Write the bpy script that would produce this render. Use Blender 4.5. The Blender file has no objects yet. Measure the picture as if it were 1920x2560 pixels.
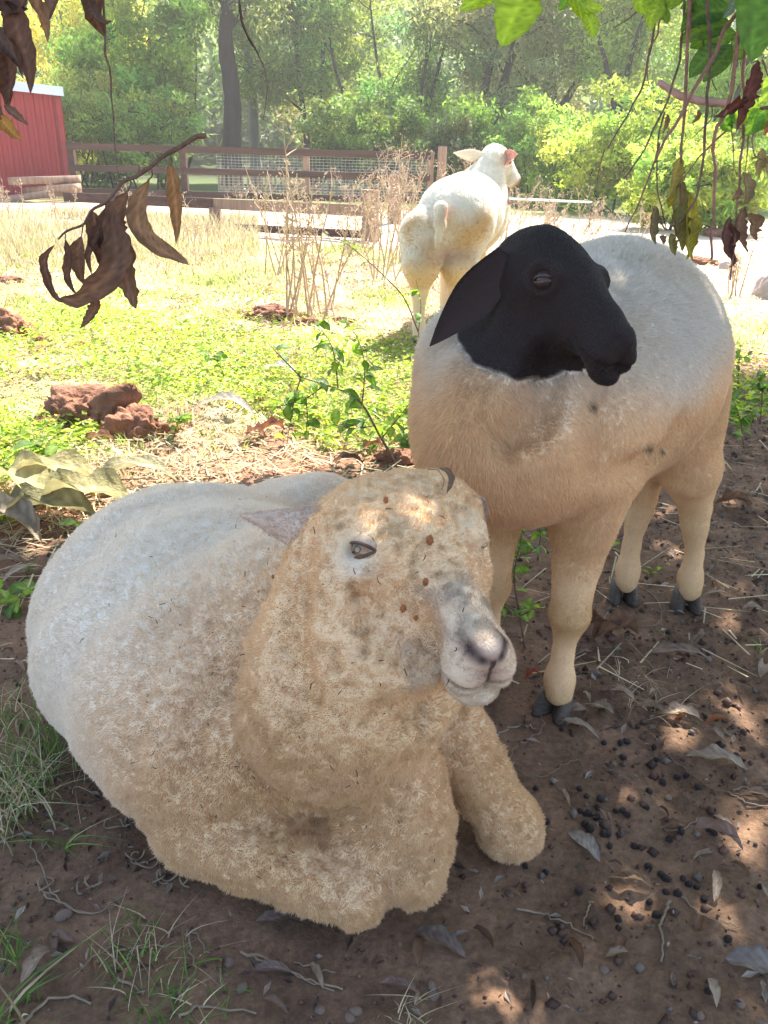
import bpy, bmesh, math, random
import numpy as np
from mathutils import Vector, Matrix, noise as mnoise

# ------------------------------------------------------------------ camera, sky, sun, exposure
SC = bpy.context.scene
COL = SC.collection
CAM_H = 0.95
FPX = 1980.0                                # focal length in pixels of the 1920x2560 frame
TILT = math.radians(24.1)
ROLL = math.radians(1.6)
_F = np.array([0.0, math.cos(TILT), -math.sin(TILT)])
_U0 = np.array([0.0, math.sin(TILT), math.cos(TILT)])
_R0 = np.array([1.0, 0.0, 0.0])
_CR = math.cos(ROLL) * _R0 + math.sin(ROLL) * _U0
_CU = -math.sin(ROLL) * _R0 + math.cos(ROLL) * _U0
CAMPOS = np.array([0.0, 0.0, CAM_H])
cam_data = bpy.data.cameras.new('camera')
cam = bpy.data.objects.new('camera', cam_data)
COL.objects.link(cam)
cam_data.sensor_fit = 'VERTICAL'
cam_data.sensor_height = 24.0
cam_data.lens = 24.0 * FPX / 2560.0
cam_data.clip_start = 0.02
cam_data.clip_end = 600.0
cam.matrix_world = Matrix(((_CR[0], _CU[0], -_F[0], 0.0), (_CR[1], _CU[1], -_F[1], 0.0),
                           (_CR[2], _CU[2], -_F[2], CAM_H), (0, 0, 0, 1)))
cam_data.dof.use_dof = False
SC.camera = cam

SUN_ELEV = math.radians(52.0)
SUN_AZ = math.radians(28.0)                 # from +Y (away from the camera) towards +X
world = bpy.data.worlds.new('World')
SC.world = world
world.use_nodes = True
wnt = world.node_tree
wnt.nodes.clear()
wout = wnt.nodes.new('ShaderNodeOutputWorld')
wbg = wnt.nodes.new('ShaderNodeBackground')
wsky = wnt.nodes.new('ShaderNodeTexSky')
wsky.sky_type = 'NISHITA'
wsky.sun_disc = False
wsky.sun_elevation = SUN_ELEV
wsky.sun_rotation = SUN_AZ
wsky.air_density = 1.0
wsky.dust_density = 1.6
wsky.ozone_density = 1.0
wbg.inputs['Strength'].default_value = 0.13
wnt.links.new(wsky.outputs['Color'], wbg.inputs['Color'])
wnt.links.new(wbg.outputs['Background'], wout.inputs['Surface'])

sun_data = bpy.data.lights.new('sun', 'SUN')
sun_data.energy = 5.0
sun_data.angle = math.radians(0.53)
sun_data.color = (1.0, 0.95, 0.86)
sun = bpy.data.objects.new('sun', sun_data)
COL.objects.link(sun)
SUN_DIR = Vector((math.sin(SUN_AZ) * math.cos(SUN_ELEV), math.cos(SUN_AZ) * math.cos(SUN_ELEV), math.sin(SUN_ELEV)))
sun.rotation_euler = SUN_DIR.to_track_quat('Z', 'Y').to_euler()
sun.location = (2, 6, 9)

SC.view_settings.view_transform = 'Standard'
SC.view_settings.look = 'None'
SC.view_settings.exposure = 2.06
SC.view_settings.gamma = 1.0
SC.view_settings.use_curve_mapping = False
SC.cycles.max_bounces = 8
SC.cycles.diffuse_bounces = 4
SC.cycles.transmission_bounces = 4
SC.cycles.transparent_max_bounces = 8
SC.cycles.sample_clamp_indirect = 6.0
SC.cycles.use_denoising = True
SC.cycles.volume_bounces = 0
SC.cycles.volume_max_steps = 64
SC.cycles.caustics_reflective = False
SC.cycles.caustics_refractive = False

# ------------------------------------------------------------------ general helpers
RNG = np.random.default_rng(11)
rnd = random.Random(7)


def P(px, py, d):
    """world point at camera depth d (metres) seen at a pixel of the 1920x2560 frame"""
    xc = (px - 960.0) / FPX
    yc = (1280.0 - py) / FPX
    return CAMPOS + d * (_F + xc * _CR + yc * _CU)


def G(px, py, z=0.0):
    xc = (px - 960.0) / FPX
    yc = (1280.0 - py) / FPX
    r = _F + xc * _CR + yc * _CU
    d = (z - CAM_H) / r[2]
    return CAMPOS + d * r


def PY(px, py, y):
    """world point with the given world y"""
    xc = (px - 960.0) / FPX
    yc = (1280.0 - py) / FPX
    r = _F + xc * _CR + yc * _CU
    return CAMPOS + r * (y / r[1])


def tag(o, label=None, category=None, group=None, kind=None):
    if label: o['label'] = label
    if category: o['category'] = category
    if group: o['group'] = group
    if kind: o['kind'] = kind
    return o


def empty(name, loc=(0, 0, 0), rotz=0.0):
    o = bpy.data.objects.new(name, None)
    o.location = loc
    o.rotation_euler = (0, 0, rotz)
    o.empty_display_size = 0.1
    COL.objects.link(o)
    return o


def wmat(o):
    m = o.matrix_basis.copy()
    return m if o.parent is None else wmat(o.parent) @ o.matrix_parent_inverse @ m


def copy_tree(o, parent=None):
    c = o.copy()
    COL.objects.link(c)
    if parent is not None: c.parent = parent
    for ch in [x for x in COL.objects if x.parent is o]:
        copy_tree(ch, c)
    return c


def link(name, me, mats=None, parent=None):
    o = bpy.data.objects.new(name, me)
    COL.objects.link(o)
    if mats is not None:
        me.materials.clear()
        for m in (mats if isinstance(mats, (list, tuple)) else [mats]):
            me.materials.append(m)
    if parent is not None:
        o.parent = parent
        o.matrix_parent_inverse = wmat(parent).inverted()
    return o


def mesh_np(name, verts, faces, smooth=True, colors=None, matidx=None):
    """verts (n,3); faces: (m,k) int array or a list of such arrays"""
    me = bpy.data.meshes.new(name)
    if not isinstance(faces, list):
        faces = [faces]
    faces = [np.asarray(f, dtype=np.int32) for f in faces if len(f)]
    verts = np.asarray(verts, dtype=np.float32)
    me.vertices.add(len(verts))
    me.vertices.foreach_set('co', verts.ravel())
    nl = sum(f.size for f in faces)
    npoly = sum(len(f) for f in faces)
    me.loops.add(nl)
    me.loops.foreach_set('vertex_index', np.concatenate([f.ravel() for f in faces]))
    me.polygons.add(npoly)
    tot = np.concatenate([np.full(len(f), f.shape[1], dtype=np.int32) for f in faces])
    start = np.concatenate([[0], np.cumsum(tot)[:-1]]).astype(np.int32)
    me.polygons.foreach_set('loop_start', start)
    if matidx is not None:
        me.polygons.foreach_set('material_index', np.asarray(matidx, dtype=np.int32))
    me.polygons.foreach_set('use_smooth', np.full(npoly, smooth, dtype=bool))
    if colors is not None:
        ca = me.color_attributes.new('Col', 'FLOAT_COLOR', 'POINT')
        c = np.ones((len(verts), 4), dtype=np.float32)
        c[:, :3] = colors
        ca.data.foreach_set('color', c.ravel())
    me.update(calc_edges=True)
    me.validate()
    return me


class MB:
    """collects pieces of ONE mesh"""
    def __init__(self):
        self.v, self.q, self.t, self.c, self.n = [], [], [], [], 0

    def add(self, verts, quads=None, tris=None, col=None):
        verts = np.asarray(verts, dtype=np.float64).reshape(-1, 3)
        self.v.append(verts)
        if quads is not None and len(quads): self.q.append(np.asarray(quads).reshape(-1, 4) + self.n)
        if tris is not None and len(tris): self.t.append(np.asarray(tris).reshape(-1, 3) + self.n)
        c = np.ones((len(verts), 3)) * (np.asarray(col) if col is not None else 1.0)
        self.c.append(c)
        self.n += len(verts)
        return self

    def tube(self, pts, radii, sides=8, col=None, cap=True, jitter=0.0):
        pts = np.asarray(pts, dtype=float)
        n = len(pts)
        radii = np.broadcast_to(np.asarray(radii, dtype=float), (n,))
        tg = np.gradient(pts, axis=0)
        tg /= np.linalg.norm(tg, axis=1)[:, None] + 1e-12
        ref = np.array([0, 0, 1.0]) if abs(tg[0][2]) < 0.9 else np.array([1.0, 0, 0])
        a = np.cross(tg[0], ref); a /= np.linalg.norm(a)
        ring = np.linspace(0, 2 * math.pi, sides, endpoint=False)
        V = []
        for i in range(n):
            a = a - tg[i] * np.dot(a, tg[i]); a /= np.linalg.norm(a) + 1e-12
            b = np.cross(tg[i], a)
            r = radii[i] * (1 + (jitter * RNG.normal(size=sides) if jitter else 0))
            V.append(pts[i] + (np.cos(ring) * r)[:, None] * a + (np.sin(ring) * r)[:, None] * b)
        V = np.concatenate(V)
        i0 = np.arange(n - 1)[:, None] * sides
        j = np.arange(sides)[None, :]
        jn = (j + 1) % sides
        q = np.stack([i0 + j, i0 + jn, i0 + sides + jn, i0 + sides + j], axis=-1).reshape(-1, 4)
        tr = []
        if cap:
            V = np.concatenate([V, pts[:1], pts[-1:]])
            c0, c1 = n * sides, n * sides + 1
            for k in range(sides):
                tr.append((c0, (k + 1) % sides, k))
                tr.append((c1, (n - 1) * sides + k, (n - 1) * sides + (k + 1) % sides))
        return self.add(V, q, tr, col)

    def box(self, lo, hi, col=None, M=None):
        lo, hi = np.asarray(lo, float), np.asarray(hi, float)
        v = np.array([[lo[0], lo[1], lo[2]], [hi[0], lo[1], lo[2]], [hi[0], hi[1], lo[2]], [lo[0], hi[1], lo[2]],
                      [lo[0], lo[1], hi[2]], [hi[0], lo[1], hi[2]], [hi[0], hi[1], hi[2]], [lo[0], hi[1], hi[2]]])
        if M is not None:
            v = v @ np.asarray(M)[:3, :3].T + np.asarray(M)[:3, 3]
        return self.add(v, [(0, 3, 2, 1), (4, 5, 6, 7), (0, 1, 5, 4), (1, 2, 6, 5), (2, 3, 7, 6), (3, 0, 4, 7)], None, col)

    def mesh(self, name, smooth=True):
        f = []
        if self.q: f.append(np.concatenate(self.q))
        if self.t: f.append(np.concatenate(self.t))
        return mesh_np(name, np.concatenate(self.v), f, smooth, np.concatenate(self.c))

    def build(self, name, mats, parent=None, smooth=True):
        return link(name, self.mesh(name, smooth), mats, parent)


def unit(v):
    v = np.asarray(v, float)
    return v / (np.linalg.norm(v) + 1e-12)


def bez(pts, n=16):
    """Catmull-Rom through the given points"""
    p = np.asarray(pts, float)
    p = np.vstack([2 * p[0] - p[1], p, 2 * p[-1] - p[-2]])
    out = []
    seg = len(p) - 3
    for i in range(seg):
        t = np.linspace(0, 1, n, endpoint=(i == seg - 1))[:, None]
        a, b, c, d = p[i], p[i + 1], p[i + 2], p[i + 3]
        out.append(0.5 * ((2 * b) + (-a + c) * t + (2 * a - 5 * b + 4 * c - d) * t ** 2 + (-a + 3 * b - 3 * c + d) * t ** 3))
    return np.concatenate(out)


# value noise for numpy arrays -------------------------------------------------
def _hash(ix, iy, iz, seed):
    h = (ix * 374761393 + iy * 668265263 + iz * 2147483647 + seed * 1274126177) & 0xFFFFFFFF
    h = ((h ^ (h >> 13)) * 1274126177) & 0xFFFFFFFF
    h = (h ^ (h >> 16)) & 0xFFFFFFFF
    return h.astype(np.float64) / 4294967295.0


def vnoise(p, scale, seed=0):
    p = np.asarray(p, float) * scale
    i = np.floor(p).astype(np.int64)
    f = p - i
    f = f * f * (3 - 2 * f)
    r = 0
    for dx in (0, 1):
        wx = f[:, 0] if dx else 1 - f[:, 0]
        for dy in (0, 1):
            wy = f[:, 1] if dy else 1 - f[:, 1]
            for dz in (0, 1):
                wz = f[:, 2] if dz else 1 - f[:, 2]
                r = r + wx * wy * wz * _hash(i[:, 0] + dx, i[:, 1] + dy, i[:, 2] + dz, seed)
    return r * 2 - 1


def fbm(p, scale, octaves=4, seed=0, gain=0.5):
    a, r, s = 1.0, 0, scale
    for k in range(octaves):
        r = r + a * vnoise(p, s, seed + k * 17)
        a *= gain
        s *= 2.03
    return r


# ------------------------------------------------------------------ node helpers
def new_mat(name):
    m = bpy.data.materials.new(name)
    m.use_nodes = True
    m.node_tree.nodes.clear()
    return m, m.node_tree


def N(nt, kind, **kw):
    n = nt.nodes.new(kind)
    for k, v in kw.items():
        if k.startswith('i_'):
            key = k[2:].replace('_', ' ')
            n.inputs[key].default_value = v
        else:
            setattr(n, k, v)
    return n


def ramp(nt, stops, interp='LINEAR'):
    r = nt.nodes.new('ShaderNodeValToRGB')
    r.color_ramp.interpolation = interp
    el = r.color_ramp.elements
    while len(el) > 1: el.remove(el[0])
    el[0].position = stops[0][0]; el[0].color = (*stops[0][1], 1)
    for pos, c in stops[1:]:
        e = el.new(pos); e.color = (*c, 1)
    return r


def simple_mat(name, base, rough=0.85, var=0.25, nscale=20.0, bump=0.15, bscale=None, vcol=False, trans=0.0, spec=0.3, coord='Object', stretch=None, backcol=None):
    """noise-varied base colour, bump, optional vertex colour and translucency"""
    m, nt = new_mat(name)
    L = nt.links.new
    out = N(nt, 'ShaderNodeOutputMaterial')
    pb = N(nt, 'ShaderNodeBsdfPrincipled')
    pb.inputs['Roughness'].default_value = rough
    pb.inputs['Specular IOR Level'].default_value = spec
    tc = N(nt, 'ShaderNodeTexCoord')
    src = tc.outputs[coord]
    if stretch:
        mp = N(nt, 'ShaderNodeMapping'); mp.inputs['Scale'].default_value = stretch
        L(src, mp.inputs['Vector']); src = mp.outputs['Vector']
    nz = N(nt, 'ShaderNodeTexNoise'); nz.inputs['Scale'].default_value = nscale; nz.inputs['Detail'].default_value = 6
    L(src, nz.inputs['Vector'])
    lo = tuple(max(0, c * (1 - var)) for c in base); hi = tuple(min(1, c * (1 + var)) for c in base)
    rp = ramp(nt, [(0.3, lo), (0.7, hi)])
    L(nz.outputs['Fac'], rp.inputs['Fac'])
    colr = rp.outputs['Color']
    if vcol:
        at = N(nt, 'ShaderNodeAttribute', attribute_name='Col')
        mx = N(nt, 'ShaderNodeMix', data_type='RGBA', blend_type='MULTIPLY')
        mx.inputs[0].default_value = 1.0
        L(colr, mx.inputs[6]); L(at.outputs['Color'], mx.inputs[7])
        colr = mx.outputs[2]
    L(colr, pb.inputs['Base Color'])
    if bump:
        n2 = N(nt, 'ShaderNodeTexNoise'); n2.inputs['Scale'].default_value = bscale or nscale * 3; n2.inputs['Detail'].default_value = 8
        L(src, n2.inputs['Vector'])
        bp = N(nt, 'ShaderNodeBump'); bp.inputs['Strength'].default_value = bump; bp.inputs['Distance'].default_value = 0.02
        L(n2.outputs['Fac'], bp.inputs['Height']); L(bp.outputs['Normal'], pb.inputs['Normal'])
    sh = pb.outputs['BSDF']
    if trans > 0:
        tr = N(nt, 'ShaderNodeBsdfTranslucent')
        if backcol is not None:
            mx2 = N(nt, 'ShaderNodeMix', data_type='RGBA', blend_type='MULTIPLY'); mx2.inputs[0].default_value = 1.0
            L(colr, mx2.inputs[6]); mx2.inputs[7].default_value = (*backcol, 1)
            L(mx2.outputs[2], tr.inputs['Color'])
        else:
            L(colr, tr.inputs['Color'])
        ms = N(nt, 'ShaderNodeMixShader'); ms.inputs['Fac'].default_value = trans
        L(sh, ms.inputs[1]); L(tr.outputs['BSDF'], ms.inputs[2]); sh = ms.outputs['Shader']
    L(sh, out.inputs['Surface'])
    return m
# ------------------------------------------------------------------ implicit body modelling
class Body:
    def __init__(self):
        self.prims = []

    def cone(self, a, b, ra, rb, k=0.04, op='u', squash=None):
        a, b = np.asarray(a, float), np.asarray(b, float)
        lo = np.minimum(a - ra, b - rb); hi = np.maximum(a + ra, b + rb)
        ba = b - a; L2 = float(ba @ ba) + 1e-12

        def f(p):
            pa = p - a
            if squash is not None:                       # (axis, factor): flatten across an axis
                ax, s = squash
                pa = pa + np.outer(pa @ ax - np.clip((pa @ ba) / L2, 0, 1) * (ba @ ax), ax) * (1.0 / s - 1.0)
            t = np.clip((pa @ ba) / L2, 0, 1)
            return np.linalg.norm(pa - t[:, None] * ba, axis=1) - (ra + (rb - ra) * t)
        self.prims.append((f, lo, hi, k, op))
        return self

    def ell(self, c, r, R=None, k=0.04, op='u'):
        """R: rows are the local axes"""
        c, r = np.asarray(c, float), np.asarray(r, float)
        R = np.eye(3) if R is None else np.asarray(R, float)
        ext = np.sqrt(((R.T * r) ** 2).sum(axis=1))

        def f(p):
            q = (p - c) @ R.T
            k0 = np.linalg.norm(q / r, axis=1)
            k1 = np.linalg.norm(q / (r * r), axis=1) + 1e-9
            return k0 * (k0 - 1.0) / k1
        self.prims.append((f, c - ext, c + ext, k, op))
        return self

    @staticmethod
    def comb(F, d, k, op):
        if op == 'u':
            h = np.clip(0.5 + 0.5 * (F - d) / k, 0, 1)
            return F + (d - F) * h - k * h * (1 - h)
        h = np.clip(0.5 - 0.5 * (F + d) / k, 0, 1)     # subtract d
        return F + (-d - F) * h + k * h * (1 - h)

    def eval(self, p):
        F = np.full(len(p), 0.12)
        for f, lo, hi, k, op in self.prims:
            m = np.all((p > lo - 0.07) & (p < hi + 0.07), axis=1)
            if m.any():
                F[m] = self.comb(F[m], f(p[m]), k, op)
        return F

    def mesh(self, h=0.006):
        ul = [(lo, hi) for f, lo, hi, k, op in self.prims if op == 'u']
        lo = np.min([a for a, b in ul], axis=0) - 3 * h
        hi = np.max([b for a, b in ul], axis=0) + 3 * h
        n = np.ceil((hi - lo) / h).astype(int) + 1
        F = np.full(n, 0.12)
        ax = [lo[i] + h * np.arange(n[i]) for i in range(3)]
        for f, l, u, k, op in self.prims:
            i0 = np.maximum(np.floor((l - 0.07 - lo) / h).astype(int), 0)
            i1 = np.minimum(np.ceil((u + 0.07 - lo) / h).astype(int), n)
            sl = tuple(slice(i0[i], i1[i]) for i in range(3))
            g = np.stack(np.meshgrid(*[ax[i][sl[i]] for i in range(3)], indexing='ij'), axis=-1).reshape(-1, 3)
            sub = F[sl]
            F[sl] = self.comb(sub.ravel(), f(g), k, op).reshape(sub.shape)
        ins = F < 0
        c = ins[:-1, :-1, :-1].astype(np.int8)
        cnt = np.zeros_like(c)
        for a in (0, 1):
            for b in (0, 1):
                for d in (0, 1):
                    cnt = cnt + ins[a:n[0] - 1 + a, b:n[1] - 1 + b, d:n[2] - 1 + d]
        act = (cnt > 0) & (cnt < 8)
        idx = np.full(act.shape, -1, dtype=np.int64)
        cells = np.argwhere(act)
        idx[act] = np.arange(len(cells))
        acc = np.zeros((len(cells), 3)); w = np.zeros(len(cells))
        corners = [(a, b, d) for a in (0, 1) for b in (0, 1) for d in (0, 1)]
        for ca in corners:
            for axn in range(3):
                if ca[axn] == 1: continue
                cb = list(ca); cb[axn] = 1
                fa = F[cells[:, 0] + ca[0], cells[:, 1] + ca[1], cells[:, 2] + ca[2]]
                fb = F[cells[:, 0] + cb[0], cells[:, 1] + cb[1], cells[:, 2] + cb[2]]
                m = (fa < 0) != (fb < 0)
                t = np.where(m, fa / (fa - fb + 1e-20), 0)
                pt = np.array(ca, float)[None, :].repeat(len(cells), 0)
                pt[:, axn] += t
                acc[m] += pt[m]; w[m] += 1
        V = lo + h * (cells + acc / w[:, None])
        Q = []
        for axn in range(3):
            o1, o2 = (axn + 1) % 3, (axn + 2) % 3
            s0 = [slice(0, n[i]) for i in range(3)]
            s1 = list(s0)
            s0[axn] = slice(0, n[axn] - 1); s1[axn] = slice(1, n[axn])
            A, B = ins[tuple(s0)], ins[tuple(s1)]
            e = np.argwhere(A != B)
            e = e[(e[:, o1] > 0) & (e[:, o2] > 0) & (e[:, o1] < n[o1] - 1) & (e[:, o2] < n[o2] - 1)]
            flip = A[e[:, 0], e[:, 1], e[:, 2]]

            def cell(d1, d2):
                q = e.copy(); q[:, o1] += d1; q[:, o2] += d2
                return idx[q[:, 0], q[:, 1], q[:, 2]]
            q = np.stack([cell(-1, -1), cell(0, -1), cell(0, 0), cell(-1, 0)], axis=1)
            q[~flip] = q[~flip][:, ::-1]
            Q.append(q)
        Q = np.concatenate(Q)
        Q = Q[(Q >= 0).all(axis=1)]
        V = self.project(V, 2)
        return V, Q

    def grad(self, p, e=0.0015):
        g = np.zeros_like(p)
        for i in range(3):
            d = np.zeros(3); d[i] = e
            g[:, i] = self.eval(p + d) - self.eval(p - d)
        return g / (np.linalg.norm(g, axis=1)[:, None] + 1e-12)

    def project(self, V, n=1):
        for _ in range(n):
            V = V - np.clip(self.eval(V), -0.004, 0.004)[:, None] * self.grad(V) * 0.9
        return V


def subdivide_region(V, Q, mask_fn, times=1):
    """splits every quad whose corners are all in the region into 4 (neighbours become n-gons via bmesh)"""
    me = mesh_np('tmp', V, Q)
    bm = bmesh.new(); bm.from_mesh(me)
    bpy.data.meshes.remove(me)
    for _ in range(times):
        bm.verts.ensure_lookup_table()
        co = np.array([v.co for v in bm.verts])
        m = mask_fn(co)
        for i, v in enumerate(bm.verts): v.tag = bool(m[i])
        ed = [e for e in bm.edges if e.verts[0].tag and e.verts[1].tag]
        bmesh.ops.subdivide_edges(bm, edges=ed, cuts=1, use_grid_fill=True)
    bmesh.ops.triangulate(bm, faces=[f for f in bm.faces if len(f.verts) > 4])
    V = np.array([v.co for v in bm.verts])
    q = np.array([[v.index for v in f.verts] for f in bm.faces if len(f.verts) == 4], dtype=np.int32).reshape(-1, 4)
    t = np.array([[v.index for v in f.verts] for f in bm.faces if len(f.verts) == 3], dtype=np.int32).reshape(-1, 3)
    bm.free()
    return V, q, t


def frame(o, f, up):
    """head frame: origin, forward axis, up hint -> (o, [f, s, u])"""
    f = unit(f)
    s = unit(np.cross(up, f))
    u = np.cross(f, s)
    return np.asarray(o, float), np.stack([f, s, u])


EX, EU, ES = .31, .17, .33


def frame_eyes(el, er, mz):
    """head frame from both eyes and the middle of the muzzle; s runs from el to er"""
    s = unit(er - el)
    Mid = (el + er) / 2
    v = mz - Mid
    v = v - s * np.dot(v, s)
    vu = unit(v)
    a = math.atan2(EU + .03, 1 - EX)
    f = math.cos(a) * vu + math.sin(a) * np.cross(vu, s)
    u = np.cross(f, s)
    L = np.linalg.norm(v) / math.hypot(EU + .03, 1 - EX)
    o = Mid - f * EX * L - u * EU * L
    return (o, np.stack([f, s, u])), L


def loc(fr, p):
    return (p - fr[0]) @ fr[1].T


def wld(fr, p):
    return fr[0] + np.asarray(p, float) @ fr[1]


def ear_mesh(root, tip, wdir, width, cup=0.35, thick=0.005, droop=0.0, n=18, m=10, base=0.45, sink=0.15, point=1.7, peak=.42):
    """a leaf-shaped, cupped ear; returns verts, quads and t along the ear, side flag (1 = inner face)"""
    root, tip = np.asarray(root, float), np.asarray(tip, float)
    L = np.linalg.norm(tip - root)
    a = unit(tip - root)
    w = unit(wdir - a * np.dot(wdir, a))
    nrm = np.cross(a, w)
    V, T, S = [], [], []
    for side in (1, -1):
        for i in range(n):
            t = i / (n - 1)
            prof = (base + (1 - base) * math.sin(min(1, t / peak) * math.pi / 2)) * (1 - max(0, (t - peak) / (1 - peak)) ** point) + 0.015
            c = root + a * (L * (t * (1 + sink) - sink)) + np.array([0, 0, -droop]) * t * t
            for j in range(m):
                s = (j / (m - 1)) * 2 - 1
                x = s * prof * width
                z = cup * width * prof * (s * s - 0.4) + side * thick * 0.5 * (1 - 0.75 * abs(s) ** 3) * (1 - 0.6 * t)
                V.append(c + w * x + nrm * z); T.append(t); S.append(side)
    V = np.array(V)
    Q = []
    for sd in (0, 1):
        o = sd * n * m
        for i in range(n - 1):
            for j in range(m - 1):
                q = (o + i * m + j, o + i * m + j + 1, o + (i + 1) * m + j + 1, o + (i + 1) * m + j)
                Q.append(q if sd == 1 else q[::-1])
    for i in range(n - 1):
        for j in (0, m - 1):
            a0, a1 = i * m + j, (i + 1) * m + j
            b0, b1 = n * m + a0, n * m + a1
            Q.append((a0, a1, b1, b0) if j == 0 else (a1, a0, b0, b1))
    for j in range(m - 1):
        a0, a1 = (n - 1) * m + j, (n - 1) * m + j + 1
        Q.append((a0, a1, n * m + a1, n * m + a0))
    return V, np.array(Q), np.array(T), np.array(S)


def vert_normals(V, faces):
    nrm = np.zeros_like(V)
    for f in faces:
        if len(f) == 0: continue
        fn = np.cross(V[f[:, 2]] - V[f[:, 0]], V[f[:, -1]] - V[f[:, 1]]) if f.shape[1] == 4 else np.cross(V[f[:, 1]] - V[f[:, 0]], V[f[:, 2]] - V[f[:, 0]])
        for c in range(f.shape[1]):
            np.add.at(nrm, f[:, c], fn)
    return nrm / (np.linalg.norm(nrm, axis=1)[:, None] + 1e-12)


def head_prims(B, fr, L, wool=0.0, k=0.02, roman=0.0, fat=1.0, rs=1.0, jaw=0.0, mz=1.0):
    """sheep head; origin at the centre of the cranium, forward axis to the muzzle, wool thickens the upper parts"""
    Rm = fr[1]
    W = lambda *p: wld(fr, np.array(p) * L)
    w = wool
    B.ell(W(0.02, 0, -.02), np.array([.33, .29 * fat, .27]) * L * rs + w, Rm, k * 1.5)
    B.ell(W(.22, 0, .03), np.array([.30, .27 * fat, .22]) * L * rs + w * .9, Rm, k)
    B.cone(W(.32, 0, .0 + roman * .5), W(.98, 0, -.03), .215 * L * rs + w * .8, .135 * L * rs ** .5 + w * .12, k)
    B.cone(W(.35, 0, .07 + roman), W(.90, 0, .03 + roman * .4), .15 * L * rs + w * .5, .105 * L * rs, k)
    B.cone(W(.12, 0, -.22 - jaw), W(.80, 0, -.17 - jaw * .3), .22 * L * rs + w * .8, .115 * L * rs + w * .2, k)
    for s in (-1, 1):
        B.ell(W(.20, s * .17, -.20 - jaw), np.array([.25, .12, .22]) * L * rs + w * .7, Rm, k)
        B.ell(W(EX - .02, s * (ES - .09) * fat, EU + .05), np.array([.15, .075, .06]) * L + w * .4, Rm, k * .7)
        B.ell(W(.97, s * .085 * rs, -.07), np.array([.16, .10, .125]) * L * rs ** .5 * mz, Rm, k * .6)
    B.ell(W(1.04, 0, .075), np.array([.105, .115, .085]) * L * rs ** .5, Rm, k * .5)
    B.ell(W(.93, 0, -.215), np.array([.20, .130 * mz, .095]) * L * rs ** .5 + w * .1, Rm, k * .35)
    for s in (-1, 1):                                     # nostrils, hollow before the eye
        B.cone(W(1.15, s * .045, .085), W(1.07, s * .135, .150), .016 * L, .034 * L, .006, 's')
        B.ell(W(.62, s * (.385 * fat * rs ** .5 + w / L * .6), .02), np.array([.17, .10, .11]) * L, Rm, .035, 's')


def crease(V, nr, fr, L, depth=0.022):
    """mouth line, pressed into the muzzle"""
    q = loc(fr, V) / L
    um = -.085 + .05 * np.clip((.95 - q[:, 0]) / .2, 0, 1)
    g = np.exp(-((q[:, 2] - um) / .014) ** 2) * np.clip((q[:, 0] - .76) / .06, 0, 1) * (np.linalg.norm(q - np.array([.9, 0, -.1]), axis=1) < .5)
    ph = np.exp(-(q[:, 1] / .013) ** 2) * np.clip((q[:, 0] - 1.02) / .05, 0, 1) * np.clip((.0 - q[:, 2]) / .03, 0, 1) * (q[:, 2] > -.14) * (q[:, 0] < 1.3)
    d = np.clip(g + .7 * ph, 0, 1)
    return V - nr * (d * depth * L)[:, None], d


def surface_samples(V, faces, n, density=None):
    T = []
    for f in faces:
        if len(f) == 0: continue
        if f.shape[1] == 4:
            T.append(f[:, [0, 1, 2]]); T.append(f[:, [0, 2, 3]])
        else: T.append(f)
    T = np.concatenate(T)
    a, b, c = V[T[:, 0]], V[T[:, 1]], V[T[:, 2]]
    area = np.linalg.norm(np.cross(b - a, c - a), axis=1) * 0.5
    w = area if density is None else area * density[T].mean(axis=1)
    cs = np.cumsum(w); cs /= cs[-1]
    ti = np.searchsorted(cs, RNG.random(n))
    u, v = RNG.random(n), RNG.random(n)
    sw = u + v > 1
    u[sw], v[sw] = 1 - u[sw], 1 - v[sw]
    return T[ti], np.stack([1 - u - v, u, v], axis=1)


def make_hair(name, parent, roots, tips_dir, length, radius, cols, mat, npt=4, curl=0.0, curl_dir=None, droop=0.0, sink=0.002):
    n = len(roots)
    length = np.broadcast_to(length, (n,)); radius = np.broadcast_to(radius, (n,))
    hc = bpy.data.hair_curves.new(name)
    hc.add_curves([npt] * n)
    t = np.linspace(0, 1, npt)
    pos = roots[:, None, :] - tips_dir[:, None, :] * sink + tips_dir[:, None, :] * (length[:, None] * t[None, :])[..., None]
    if curl_dir is not None:
        pos = pos + curl_dir[:, None, :] * (length[:, None] * curl * (t ** 2)[None, :])[..., None]
    if droop:
        pos[..., 2] -= droop * length[:, None] * (t ** 2)[None, :]
    hc.position_data.foreach_set('vector', pos.astype(np.float32).ravel())
    ra = hc.attributes.get('radius') or hc.attributes.new('radius', 'FLOAT', 'POINT')
    rr = radius[:, None] * (1 - 0.75 * t[None, :] ** 1.5)
    ra.data.foreach_set('value', rr.astype(np.float32).ravel())
    ca = hc.attributes.new('Col', 'FLOAT_COLOR', 'CURVE')
    c4 = np.ones((n, 4), dtype=np.float32); c4[:, :3] = cols
    ca.data.foreach_set('color', c4.ravel())
    hc.materials.append(mat)
    o = bpy.data.objects.new(name, hc)
    COL.objects.link(o)
    o.parent = parent
    o.matrix_parent_inverse = wmat(parent).inverted()
    return o


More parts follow.
